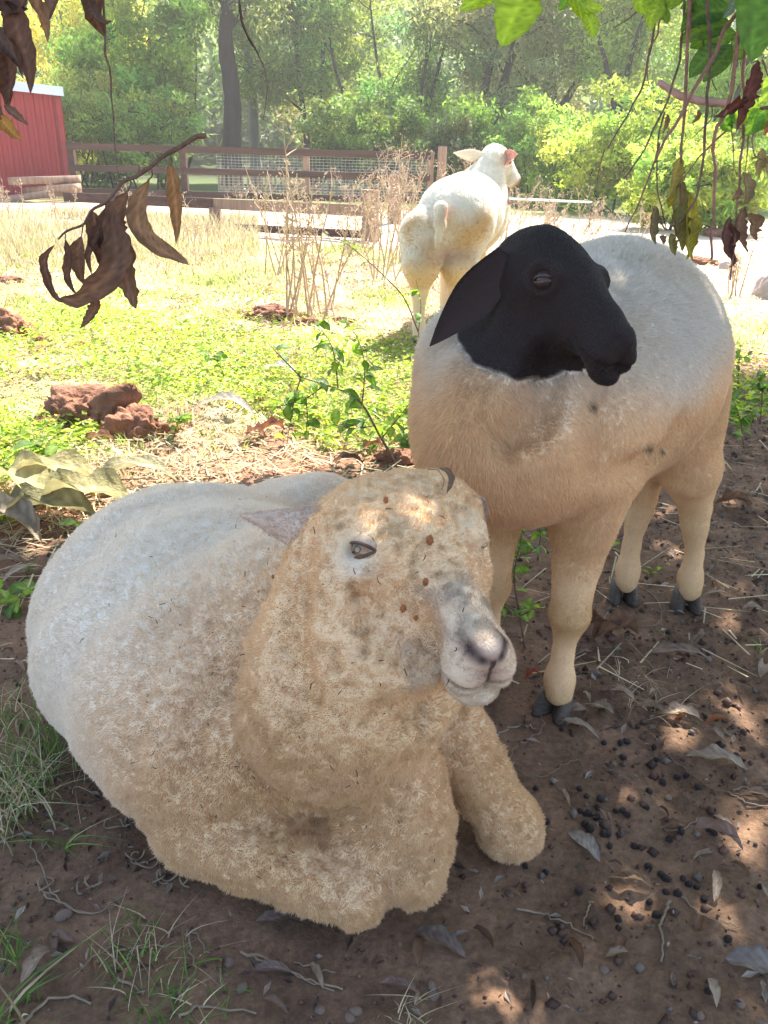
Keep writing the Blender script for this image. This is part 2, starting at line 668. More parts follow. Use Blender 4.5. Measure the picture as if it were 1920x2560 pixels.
def fur_mat(name, trans=0.35, rough=0.75, gain=1.0):
    m, nt = new_mat(name)
    L = nt.links.new
    out = N(nt, 'ShaderNodeOutputMaterial')
    at = N(nt, 'ShaderNodeAttribute', attribute_name='Col')
    pb = N(nt, 'ShaderNodeBsdfPrincipled'); pb.inputs['Roughness'].default_value = rough
    pb.inputs['Specular IOR Level'].default_value = 0.15
    L(at.outputs['Color'], pb.inputs['Base Color'])
    tr = N(nt, 'ShaderNodeBsdfTranslucent')
    L(at.outputs['Color'], tr.inputs['Color'])
    ms = N(nt, 'ShaderNodeMixShader'); ms.inputs['Fac'].default_value = trans
    L(pb.outputs['BSDF'], ms.inputs[1]); L(tr.outputs['BSDF'], ms.inputs[2])
    L(ms.outputs['Shader'], out.inputs['Surface'])
    return m
# ------------------------------------------------------------------ the three sheep
CREAM = np.array([0.80, 0.565, 0.335]); WHITE = np.array([0.82, 0.725, 0.605]); TAN = np.array([0.48, 0.31, 0.15])
PINK = np.array([0.50, 0.30, 0.24]); BLACK = np.array([0.024, 0.017, 0.016]); GREYM = np.array([0.56, 0.44, 0.325])
skin_mat = simple_mat('sheep_skin', (1, 1, 1), 0.85, 0.06, 60, 0.3, 400, vcol=True, spec=0.15)
fur_m = fur_mat('wool_fibre', 0.38)
fur_black = fur_mat('black_hair', 0.05, 0.32)
fur_black.node_tree.nodes['Principled BSDF'].inputs['Specular IOR Level'].default_value = 0.5
eye_iris = simple_mat('amber_eye', (0.24, 0.13, 0.045), 0.08, 0.25, 300, 0, spec=0.7)
eye_dark = simple_mat('dark_eye', (0.012, 0.007, 0.005), 0.12, 0.2, 60, 0, spec=0.4)
pupil_mat = simple_mat('pupil', (0.006, 0.006, 0.008), 0.06, 0.1, 60, 0, spec=0.6)
lid_mat = simple_mat('eyelid_skin', (0.10, 0.055, 0.04), 0.5, 0.25, 120, 0.2)
hoof_mat = simple_mat('hoof_horn', (0.085, 0.065, 0.052), 0.45, 0.5, 60, 0.4, 160, stretch=(1, 1, 6))


def mixc(c, tgt, w):
    w = np.clip(w, 0, 1)[:, None]
    return c * (1 - w) + np.asarray(tgt) * w


def sm(x, a, b):
    t = np.clip((x - a) / (b - a), 0, 1)
    return t * t * (3 - 2 * t)


def blob(p, c, r):
    return np.exp(-(((p - np.asarray(c)) / np.asarray(r)) ** 2).sum(axis=1))


def eye_ball(parent, fr, c, r, out, iris, name='eye', pup=True, lid=True, lidmat=None, ops=(.16, .40)):
    """eyeball with a horizontal pupil and two lids; c centre, out = outward direction"""
    o = unit(out)
    h0 = fr[1][0] * .80 + fr[1][2] * .62
    h = unit(h0 - o * np.dot(h0, o))                        # slit runs nearly level
    v = np.cross(o, h)
    bm = bmesh.new()
    bmesh.ops.create_uvsphere(bm, u_segments=28, v_segments=18, radius=r)
    M = Matrix(((h[0], v[0], o[0], c[0]), (h[1], v[1], o[1], c[1]), (h[2], v[2], o[2], c[2]), (0, 0, 0, 1)))
    bm.transform(M)
    me = bpy.data.meshes.new(name); bm.to_mesh(me); bm.free()
    for p in me.polygons: p.use_smooth = True
    e = link(name, me, iris, parent)
    if pup:
        g = MB()
        n = 26
        ang = np.linspace(0, 2 * math.pi, n, endpoint=False)
        rx, ry = r * .52, r * .26
        ring = [np.array(c) + h * (math.copysign(abs(math.cos(a)) ** .7, math.cos(a)) * rx) + v * (math.sin(a) * ry) for a in ang]
        ring = [np.array(c) + unit(q + o * r * .92 - np.array(c)) * (r * 1.012) for q in ring]
        cen = np.array(c) + o * r * 1.02
        g.add(ring + [cen], None, [(n, i, (i + 1) % n) for i in range(n)])
        g.build('pupil', pupil_mat, e)
    if lid:
        for sg, nm in ((1, 'upper_eyelid'), (-1, 'lower_eyelid')):
            g = MB(); V = []; nu, nv = 20, 6
            edge = []
            for i in range(nu):
                u = (i / (nu - 1)) * 2 - 1
                for j in range(nv):
                    tt = j / (nv - 1)
                    op = ops[0] if sg > 0 else ops[1]
                    e0 = op * (1 - abs(u) ** 2.2)
                    ang = (e0 + tt * (1.25 - op)) * sg
                    d = o * (math.cos(u * 1.5) * math.cos(ang)) + h * math.sin(u * 1.5) + v * (math.sin(ang) * math.cos(u * .9))
                    V.append(np.array(c) + unit(d) * r * (1.035 + .03 * math.sin(tt * math.pi)))
                    if j == 0: edge.append(np.array(c) + unit(d) * r * 1.06)
            Q = [(i * nv + j, i * nv + j + 1, (i + 1) * nv + j + 1, (i + 1) * nv + j) for i in range(nu - 1) for j in range(nv - 1)]
            ob = g.add(V, Q).build(nm, lidmat or lid_mat, parent)
            md = ob.modifiers.new('thick', 'SOLIDIFY'); md.thickness = r * .12; md.offset = 0
            MB().tube(edge, r * .11, 6).build('lid_rim', lid_mat, ob)
    return e


def hoof(parent, pos, fwd, w=0.020, h=0.042, l=0.030, splay=0.0, lift=0.0):
    """two claws under the foot; parts"""
    f = unit([fwd[0], fwd[1], 0]); s = np.array([-f[1], f[0], 0])
    out = []
    for sg in (-1, 1):
        ff = unit(f + s * sg * splay); ss = np.array([-ff[1], ff[0], 0])
        V = []; n = 12
        for k, (z, sc, sh) in enumerate([(0.0, 1.10, .012), (0.006, 1.12, .011), (h * .45, .98, .006), (h * .8, .86, 0.0), (h, .6, -.004)]):
            for i in range(n):
                a = 2 * math.pi * i / n
                ca, sa = math.cos(a), math.sin(a)
                x = ca * l * sc * (1.0 if ca > 0 else .8) + sh
                y = sa * w * .5 * sc * (1 - .35 * max(0, ca) ** 2)
                V.append(np.array(pos) + s * sg * (w * .56) + ff * x + ss * y + np.array([0, 0, z + lift]))
        Q = [(k * n + i, k * n + (i + 1) % n, (k + 1) * n + (i + 1) % n, (k + 1) * n + i) for k in range(4) for i in range(n)]
        V.append(np.array(pos) + s * sg * w * .56 + np.array([0, 0, lift])); V.append(np.array(pos) + s * sg * w * .56 + np.array([0, 0, h + lift]))
        T = [(60, (i + 1) % n, i) for i in range(n)] + [(61, 48 + i, 48 + (i + 1) % n) for i in range(n)]
        out.append(MB().add(V, Q, T).build('hoof', hoof_mat, parent))
    return out


def finish_sheep(root, B, h, sub_fn, sub_times, fr_heads, lumps, color_fn, ears, name='body'):
    V, Q = B.mesh(h)
    V, q, t = subdivide_region(V, Q, sub_fn, sub_times) if sub_times else (V, Q, np.zeros((0, 3), int))
    V = B.project(V, 1)
    nr = vert_normals(V, [q, t])
    mouth = np.zeros(len(V))
    for fr, L, dep in fr_heads:
        V, mo = crease(V, nr, fr, L, dep); mouth = np.maximum(mouth, mo)
    V = V + nr * lumps(V, nr)[:, None]
    C = color_fn(V, nr)
    C = mixc(C, C * .25, mouth * .8)
    faces = [q, t]
    off = len(V)
    earinfo = []
    for (ev, eq, et, es, cin, cout) in ears:
        ec = np.where((es > 0)[:, None], np.asarray(cin)[None, :], np.asarray(cout)[None, :])
        V = np.concatenate([V, ev]); C = np.concatenate([C, ec]); faces.append(eq + off)
        off += len(ev)
    nr = vert_normals(V, faces)
    me = mesh_np(name, V, faces, True, C)
    ob = link(name, me, skin_mat, root)
    return ob, V, faces, nr, C


# ---------- sheep lying in front (woolly, cream)
def lying_sheep():
    root = empty('lying_sheep', (-0.2, 1.15, 0))
    tag(root, 'woolly cream sheep lying on the dirt with its head turned towards the camera', 'sheep')
    B = Body()
    ax = unit([-.62, .78, 0]); pp = np.array([ax[1], -ax[0], 0]); up = np.array([0, 0, 1.])
    R = np.stack([ax, pp, up])
    B.ell((-.285, 1.17, .20), (.352, .272, .197), R, .05)
    B.ell((-.35, 1.28, .20), (.242, .257, .187), R, .06)
    B.ell((-.26, .99, .18), (.222, .192, .172), R, .06)
    B.ell((-.09, 1.04, .235), (.22, .205, .225), R, .06)
    B.ell((-.05, .955, .17), (.165, .13, .18), None, .06)
    # thigh bulge towards the viewer and the far hind quarter
    B.ell((-.44, 1.10, .15), (.155, .115, .14), R, .06)
    B.ell((-.16, 1.50, .17), (.19, .14, .18), None, .05)
    # folded left foreleg (picture left) and the tucked knee
    B.cone(P(500, 2050, 1.12), P(885, 2222, 1.045), .068, .047, .022)
    B.cone(P(1005, 1950, 1.03), P(1030, 2180, 1.07), .056, .042, .022)
    B.ell(P(985, 2060, 1.075), (.075, .06, .085), None, .04)
    # stretched right foreleg
    B.cone(P(1130, 1830, 1.12), P(1255, 2040, 1.175), .050, .040, .03)
    B.ell(P(1275, 2060, 1.185), (.046, .052, .043), None, .03)
    # neck
    B.cone(P(850, 1730, 1.03), P(930, 1440, .985), .135, .108, .022)
    B.cone(P(960, 1660, .965), P(970, 1500, .95), .095, .09, .05)
    # head
    fr, L = frame_eyes(P(922, 1382, .903), P(1216, 1330, .948), P(1167, 1650, .835))
    head_prims(B, fr, L, wool=.008, k=.018, fat=1.05, rs=1.0, jaw=.0, mz=1.12)
    B.ell(wld(fr, np.array([-.06, .0, .08]) * L), np.array([.30, .47, .24]) * L, fr[1], .03)     # woolly poll
    for s in (-1, 1):
        B.ell(wld(fr, np.array([.14, s * .22, -.20]) * L), np.array([.36, .20, .32]) * L, fr[1], .035)      # woolly cheeks
    def sd_(px, py):
        ds = np.arange(.6, 1.5, .003); F = B.eval(np.array([P(px, py, d) for d in ds])); i = np.argmax(F < 0)
        return ds[i] if F[i] < 0 else 1.0
    gr = []
    for pts, r, o in (([(975, 1455), (1000, 1520), (1030, 1590), (1060, 1650)], .020, .009), ([(1120, 1760), (1060, 1800), (980, 1810)], .022, .008),
                      ([(740, 1420), (720, 1520), (715, 1640), (750, 1760)], .020, .010), ([(450, 1980), (480, 1800), (560, 1700)], .03, .018)):
        w = [P(px, py, sd_(px, py) - o) for px, py in pts]
        gr += [(a, b, r) for a, b in zip(w, w[1:])]
    for a, b, r in gr: B.cone(a, b, r, r, .03, 's')
    return root, B, fr, L


def standing_sheep():
    root = empty('standing_sheep', (.45, 1.45, 0))
    tag(root, 'cream hair sheep with a black head standing in the tree shade', 'sheep')
    B = Body()
    ax = unit([-.62, -.62, 0]); pp = np.array([-ax[1], ax[0], 0]); up = np.array([0, 0, 1.])
    R = np.stack([ax, pp, up])
    B.ell((.37, 1.43, .59), (.35, .210, .205), R, .06)
    B.ell((.44, 1.56, .635), (.20, .170, .185), R, .06)
    B.ell(P(1150, 930, 1.33), (.075, .08, .10), None, .06)
    B.ell((.27, 1.27, .56), (.22, .16, .165), R, .05)
    B.ell((.19, 1.225, .545), (.14, .135, .135), R, .05)
    # neck up to the head
    B.cone((.20, 1.235, .56), (.235, 1.24, .74), .135, .085, .05)
    # front legs
    def leg(pts, rad, k=.03):
        for i in range(len(pts) - 1):
            B.cone(pts[i], pts[i + 1], rad[i], rad[i + 1], k if i < 1 else .012)
    leg([(.345, 1.26, .45), (.345, 1.25, .31), (.340, 1.235, .205), (.338, 1.235, .13), (.337, 1.228, .075), (.336, 1.215, .045)], [.082, .042, .033, .0205, .0245, .023])
    leg([(.20, 1.34, .45), (.205, 1.34, .30), (.21, 1.33, .205), (.212, 1.33, .13), (.211, 1.323, .075), (.21, 1.31, .045)], [.08, .042, .033, .0205, .0245, .023])
    # hind legs
    leg([(.585, 1.62, .50), (.652, 1.60, .36), (.700, 1.64, .25), (.722, 1.645, .13), (.721, 1.638, .075), (.718, 1.62, .045)], [.13, .064, .034, .0215, .0245, .023])
    leg([(.56, 1.69, .48), (.575, 1.68, .34), (.60, 1.71, .24), (.590, 1.69, .13), (.583, 1.67, .075), (.578, 1.65, .045)], [.11, .058, .034, .0215, .0245, .023])
    el = P(1352, 695, 1.085)
    sd = _CR * .85 + _CU * .08 + _F * .50
    fr, L = frame_eyes(el, el + sd * .112, P(1497, 872, 1.05))
    head_prims(B, fr, L, wool=.004, k=.02, roman=.07, fat=.92, rs=1.25, jaw=.12)
    B.ell(wld(fr, np.array([-.05, -.02, .06]) * L), np.array([.40, .30, .34]) * L, fr[1], .03)
    def sd_(px, py):
        ds = np.arange(.8, 2.2, .004); F = B.eval(np.array([P(px, py, d) for d in ds])); i = np.argmax(F < 0)
        return ds[i] if F[i] < 0 else 1.3

    def groove(pts, r, out):
        w = [P(px, py, sd_(px, py) - out) for px, py in pts]
        for a, b in zip(w, w[1:]): grooves.append((a, b, r))
    grooves = []
    groove([(1400, 935), (1370, 990), (1325, 1045), (1275, 1100)], .036, .010)      # fold between neck and shoulder
    groove([(1512, 985), (1508, 1080), (1500, 1180)], .026, .014)                 # behind the elbow
    groove([(1560, 1180), (1640, 1150), (1700, 1070)], .020, .010)
    for a, b, r in grooves: B.cone(a, b, r, r * .8, .035, 's')
    return root, B, fr, L


def rear_sheep():
    root = empty('white_sheep', (.45, 4.7, 0))
    tag(root, 'white sheep seen from behind in the sunny paddock with its head raised and turned', 'sheep')
    B = Body()
    up = np.array([0, 0, 1.])
    ax = unit([.24, .97, 0]); pp = np.array([ax[1], -ax[0], 0]); R = np.stack([ax, pp, up])
    c = PY(1135, 550, 4.62)
    B.ell(c + ax * .42 + [0, 0, .02], (.46, .215, .215), R, .08)
    B.ell(c + ax * .06, (.22, .215, .215), R, .08)
    B.ell(c + ax * .85 + [0, 0, .0], (.20, .20, .24), R, .08)
    def leg(pts, rad, k=.03):
        for i in range(len(pts) - 1):
            B.cone(pts[i], pts[i + 1], rad[i], rad[i + 1], k)
    def at(px, z, y):
        q = PY(px, 600, y); return (q[0], y, z)
    for px, y, sgn in ((1056, 4.46, -1), (1150, 4.56, 1)):
        leg([at(px + (10 if sgn < 0 else 0), .56, y + .12), at(px, .42, y + .02), at(px - 2, .28, y + .06), at(px, .10, y + .02), at(px, .045, y)], [.15, .095, .042, .029, .033], .04)
    for px, y in ((1120, 5.42), (1190, 5.40)):
        leg([at(px, .50, y), at(px, .30, y), at(px, .10, y), at(px, .045, y - .01)], [.09, .045, .03, .033])
    # udder and tail
    B.ell(c + ax * .10 + [.03, 0, -.20], (.09, .08, .075), None, .03)
    B.cone(PY(1102, 520, 4.42), PY(1100, 560, 4.39), .032, .028, .03)
    B.cone(PY(1100, 560, 4.38), PY(1094, 622, 4.36), .026, .010, .02, squash=(np.array([0, 1., 0]), .6))
    # neck and head
    o = PY(1240, 393, 5.45)
    B.cone(c + ax * .80 + [0.02, 0, .10], o + [-.02, -.03, -.03], .165, .085, .06)
    fr = frame(o, [.72, .18, -.66], up)
    L = .185
    head_prims(B, fr, L, wool=.012, k=.02, roman=.02, rs=1.2, jaw=.05)
    return root, B, fr, L


def flow_dirs(V, n, base, amt, nseed, nscale, namt):
    """hair direction = normal + combing direction + coherent noise, all on the surface tangent"""
    nz = np.stack([vnoise(V, nscale, nseed + i) + .6 * vnoise(V, nscale * 2.3, nseed + 7 + i) for i in range(3)], axis=1)
    d = np.asarray(base) * amt + nz * namt
    d = d - n * (d * n).sum(axis=1)[:, None]
    r = n + d
    return r / np.linalg.norm(r, axis=1)[:, None]


def sample_fur(V, faces, nr, C, n, dens=None):
    tri, w = surface_samples(V, faces, n, dens)
    p = (V[tri] * w[..., None]).sum(axis=1)
    nn = (nr[tri] * w[..., None]).sum(axis=1); nn /= np.linalg.norm(nn, axis=1)[:, None] + 1e-9
    c = (C[tri] * w[..., None]).sum(axis=1)
    return p, nn, c


def facing(V, nr):
    d = CAMPOS - V
    d /= np.linalg.norm(d, axis=1)[:, None]
    f = (d * nr).sum(axis=1)
    return np.where(f > -.35, 1.0, .25)


def build_lying():
    root, B, fr, L = lying_sheep()
    toc = unit([.62, -.78, 0])

    def q_(V): return loc(fr, V) / L

    def facew(V):                                     # 1 on the short-haired part of the face
        q = q_(V)
        bridge = sm(q[:, 0] + .14 * vnoise(V, 35, 6) - .9 * np.maximum(0, np.abs(q[:, 1]) - .14), .50, .82)
        side = sm(q[:, 0] + .10 * vnoise(V, 40, 16), .64, .92) * sm(q[:, 2] + .5 * (q[:, 0] - .7), -.34, -.20) * sm(-np.abs(q[:, 1]), -.34, -.24)
        up_ = sm(q[:, 2], -.02, .10)
        w = (bridge * up_ + side * (1 - up_)) * (np.linalg.norm(q - [.9, 0, 0], axis=1) < .62)
        return w

    def region(V): 
        q = q_(V)
        return (q[:, 0] > -.1) & (q[:, 0] < 1.35) & (np.abs(q[:, 1]) < .62) & (q[:, 2] > -.45) & (q[:, 2] < .6)

    eyeL = wld(fr, np.array([.33, -.375, .115]) * L); eyeR = wld(fr, np.array([.33, .375, .115]) * L)
    es = -1
    # snap the eyes to the surface
    eyes = []
    for s in (-1, 1):
        od = unit(fr[1][1] * s * .80 + fr[1][2] * .42 + fr[1][0] * .22)
        p = wld(fr, np.array([EX, s * .24, EU - .02]) * L) + od * .12
        for _ in range(80):
            f = float(B.eval(p[None])[0])
            if f < .0008: break
            p = p - od * min(f, .01) * .8
        eyes.append((p, s))

    def front(V): return sm((V - [-.30, 1.18, 0]) @ toc + .03 * vnoise(V, 7, 33), .05, .36)

    def lumps(V, n):
        fw = facew(V); fro = front(V)
        q = q_(V)
        head = (np.linalg.norm(q - [.3, 0, 0], axis=1) < 1.1)
        crv = fbm(V, 62, 3, 3) * .0030 + (1 - 1.6 * np.abs(vnoise(V, 60, 9))) * .0034 + vnoise(V, 22, 12) * .0035 * (1 - .6 * head) - .002
        body = fbm(V * [1, 1, .55], 30, 3, 5) * .0020 + vnoise(V * [1, 1, .5], 90, 15) * .0007
        ax = unit([-.62, .78, 0])
        al = (V @ ax)
        fold = np.sin((al + .035 * vnoise(V, 5, 2)) * 46 + 1.5 * vnoise(V, 3, 4)) * .0058 * sm(V[:, 2], .02, .15) * (1 - fro)
        w = np.clip(fro + head * 1.0, 0, 1)
        r = (body + fold) * (1 - w) + crv * w
        eyew = np.zeros(len(V))
        for p, s in eyes: eyew = np.maximum(eyew, np.exp(-(np.linalg.norm(V - p, axis=1) / .020) ** 2))
        return r * (1 - fw * .95) * (1 - .85 * eyew) - .002 * eyew - .002 * np.maximum(*[np.exp(-(np.linalg.norm(V - p, axis=1) / .013) ** 2) for p, s in eyes])

    def color(V, n):
        C = np.tile(WHITE, (len(V), 1))
        fro = front(V)
        C = mixc(C, CREAM, fro * .75 + .12 * vnoise(V, 9, 1) * fro)
        C = mixc(C, TAN * 1.3, fro ** 3 * .45 * sm(.30 - V[:, 2], 0, .12) + .20 * fro * sm(vnoise(V, 16, 19), 0, .8))
        q = q_(V)
        hd = sm(1.25 - np.linalg.norm(q - [.25, 0, -.1], axis=1), 0, .35)
        C = mixc(C, CREAM * 1.0, hd * .75)
        for c, r, w in ((P(700, 1900, .95), .085, .8), (P(930, 1800, .93), .09, .75), (P(470, 2000, 1.10), .05, .55), (P(690, 2110, 1.03), .03, .9),
                        (P(1150, 1950, 1.12), .05, .4), (P(800, 1500, .93), .05, .25), (P(1000, 1300, .86), .06, .25), (P(620, 1700, 1.0), .07, .3)):
            C = mixc(C, TAN * 1.25, w * blob(V, c, (r, r, r)) * (.75 + .5 * vnoise(V, 40, 4)))
        C = mixc(C, [.20, .12, .07], .8 * blob(V, P(687, 2038, 1.03), (.004, .02, .004)))
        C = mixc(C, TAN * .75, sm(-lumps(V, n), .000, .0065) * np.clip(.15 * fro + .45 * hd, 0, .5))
        fw = facew(V)
        C = mixc(C, GREYM * 1.15, fw * .85)
        C = mixc(C, [.25, .19, .15], fw * .6 * sm(q[:, 2], .03, .12) * sm(fbm(V, 55, 2, 8) + .35, 0, .8) * sm(1.05 - q[:, 0], 0, .2))
        C = mixc(C, [.60, .49, .36], fw * .75 * sm(-q[:, 2], .08, .14))
        C = mixc(C, [.30, .17, .15], .9 * np.maximum(blob(q, [1.17, 0, .09], (.12, .11, .05)), np.maximum(blob(q, [1.12, .10, .12], (.12, .07, .05)), blob(q, [1.12, -.10, .12], (.12, .07, .05)))))   # nose leather
        C = mixc(C, [.42, .23, .17], .7 * fw * np.exp(-((q[:, 2] + .02) / .05) ** 2 - (q[:, 1] / .075) ** 2) * sm(q[:, 0], .95, 1.05))
        for s in (-1, 1):
            for k_, sy, sz in ((0, .050, .085), (1, .09, .115), (2, .13, .148)):
                C = mixc(C, [.020, .012, .012], .97 * blob(q, [1.12, s * sy, sz], (.14, .032, .026 + .008 * k_)))
        C = mixc(C, [.12, .07, .07], .6 * blob(q, [1.16, 0, -.01], (.05, .06, .025)))
        C = mixc(C, [.05, .03, .03], .9 * (np.abs(q[:, 1]) < .012) * sm(q[:, 0], 1.08, 1.12) * (q[:, 2] < .10) * (q[:, 2] > -.08))
        for p, s in eyes:
            qq = (V - p)
            C = mixc(C, [.60, .50, .38], .35 * np.exp(-(np.linalg.norm(qq - fr[1][0] * .006 - fr[1][2] * -.004, axis=1) / .026) ** 2))
            C = mixc(C, [.10, .06, .045], .9 * np.exp(-(np.linalg.norm(qq, axis=1) / .0115) ** 2))
            strip = P(1010, 1550, .86) - P(960, 1450, .90)
            tear = qq - fr[1][0] * .03 + fr[1][2] * .012
            C = mixc(C, [.66, .60, .53], .6 * blob(tear @ fr[1].T, (0, 0, 0), (.03, .02, .010)))
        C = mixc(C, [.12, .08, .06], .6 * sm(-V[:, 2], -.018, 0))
        return np.clip(C, 0, 1)

    up = np.array([0, 0, 1.])
    er, et = P(765, 1320, .955), P(600, 1274, 1.0)
    e1 = ear_mesh(er, et, _CU + .25 * _F, .033, .50, .010, droop=.008, base=.95, sink=.35, point=1.15, peak=.15)
    er2 = wld(fr, np.array([-.06, .44, .02]) * L)
    e2 = ear_mesh(er2, er2 + fr[1][1] * .03 + _F * .07 - _CU * .02, np.array([0, -.2, 1.]), .024, .5, .007, base=.8, sink=.4)
    ears = [(e1[0], e1[1], e1[2], e1[3], CREAM * 1.1, (.62, .48, .38)), (e2[0], e2[1], e2[2], e2[3], (.42, .33, .29), CREAM)]
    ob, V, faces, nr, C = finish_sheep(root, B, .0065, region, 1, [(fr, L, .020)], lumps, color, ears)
    for p, s in eyes:
        od = unit(fr[1][1] * s * .80 + fr[1][2] * .42 + fr[1][0] * .22)
        eye_ball(root, fr, p - od * .0186, .0178, od, eye_iris, lidmat=pale_lid, ops=(.42, .52))
    # fleece
    dens = facing(V, nr)
    fwv = np.zeros(len(V)); fwv[:] = facew(V)
    p, n, c = sample_fur(V, faces, nr, C, 420000, dens * (1 + 1.5 * fwv))
    keep = p[:, 2] > .004
    for e, s in eyes:
        od = unit(fr[1][1] * s * .80 + fr[1][2] * .42 + fr[1][0] * .22)
        h0 = fr[1][0] * .80 + fr[1][2] * .62; hh_ = unit(h0 - od * np.dot(h0, od)); vv_ = np.cross(od, hh_)
        keep &= (((p - e) @ hh_) / .0165) ** 2 + (((p - e) @ vv_) / .0088) ** 2 + np.maximum(0, -((p - e) @ od) - .02) * 1e3 > 1
    q = q_(p)
    keep &= ~((q[:, 0] > 1.07) & (q[:, 2] > .04) & (q[:, 2] < .17) & (np.abs(q[:, 1]) < .17))
    p, n, c = p[keep], n[keep], c[keep]; q = q[keep]
    fw = facew(p); fro = front(p)
    hd = sm(1.25 - np.linalg.norm(q - [.25, 0, -.1], axis=1), 0, .35)
    ln = ((.0058 + .0012 * np.clip(fro + hd, 0, 1)) * (1 - fw) + .0034 * fw) * (.75 + .5 * RNG.random(len(p)))
    ln *= 1 - .5 * np.clip(hd, 0, 1) * (1 - fw) * .6
    for e, s in eyes: ln *= 1 - .55 * np.exp(-(np.linalg.norm(p - e, axis=1) / .024) ** 2)
    wc = np.clip(fro + hd, 0, 1)[:, None]
    tt = np.clip(((p - er) @ (et - er)) / ((et - er) @ (et - er)), 0, 1)
    onear = (np.linalg.norm(p - (er + tt[:, None] * (et - er)), axis=1) < .036) & (tt > .12)
    ln = np.where(onear, ln * .95, ln)
    d = flow_dirs(p, n, [0, 0, -1.], .55, 31, 200, .20) * (1 - wc) + flow_dirs(p, n, [0, 0, -1.], .30, 31, 130, .34) * wc
    fd = fr[1][0] * -1.0
    d2 = flow_dirs(p, n, fd, 1.6, 51, 60, .3)
    d = d * (1 - fw)[:, None] + d2 * fw[:, None]; d /= np.linalg.norm(d, axis=1)[:, None]
    d += RNG.normal(size=d.shape) * .13; d /= np.linalg.norm(d, axis=1)[:, None]
    cd = np.stack([vnoise(p, 120, 60 + i) for i in range(3)], axis=1) * 1.2
    c = c * (.92 + .18 * RNG.random(len(p)))[:, None]
    make_hair('fleece', root, p, d, ln, .00045 * (1 - .45 * fw), np.clip(c, 0, .9), fur_m, 4, .32, cd)
    return root, eyes, fr, L, B


def bl_(x): return x > .5


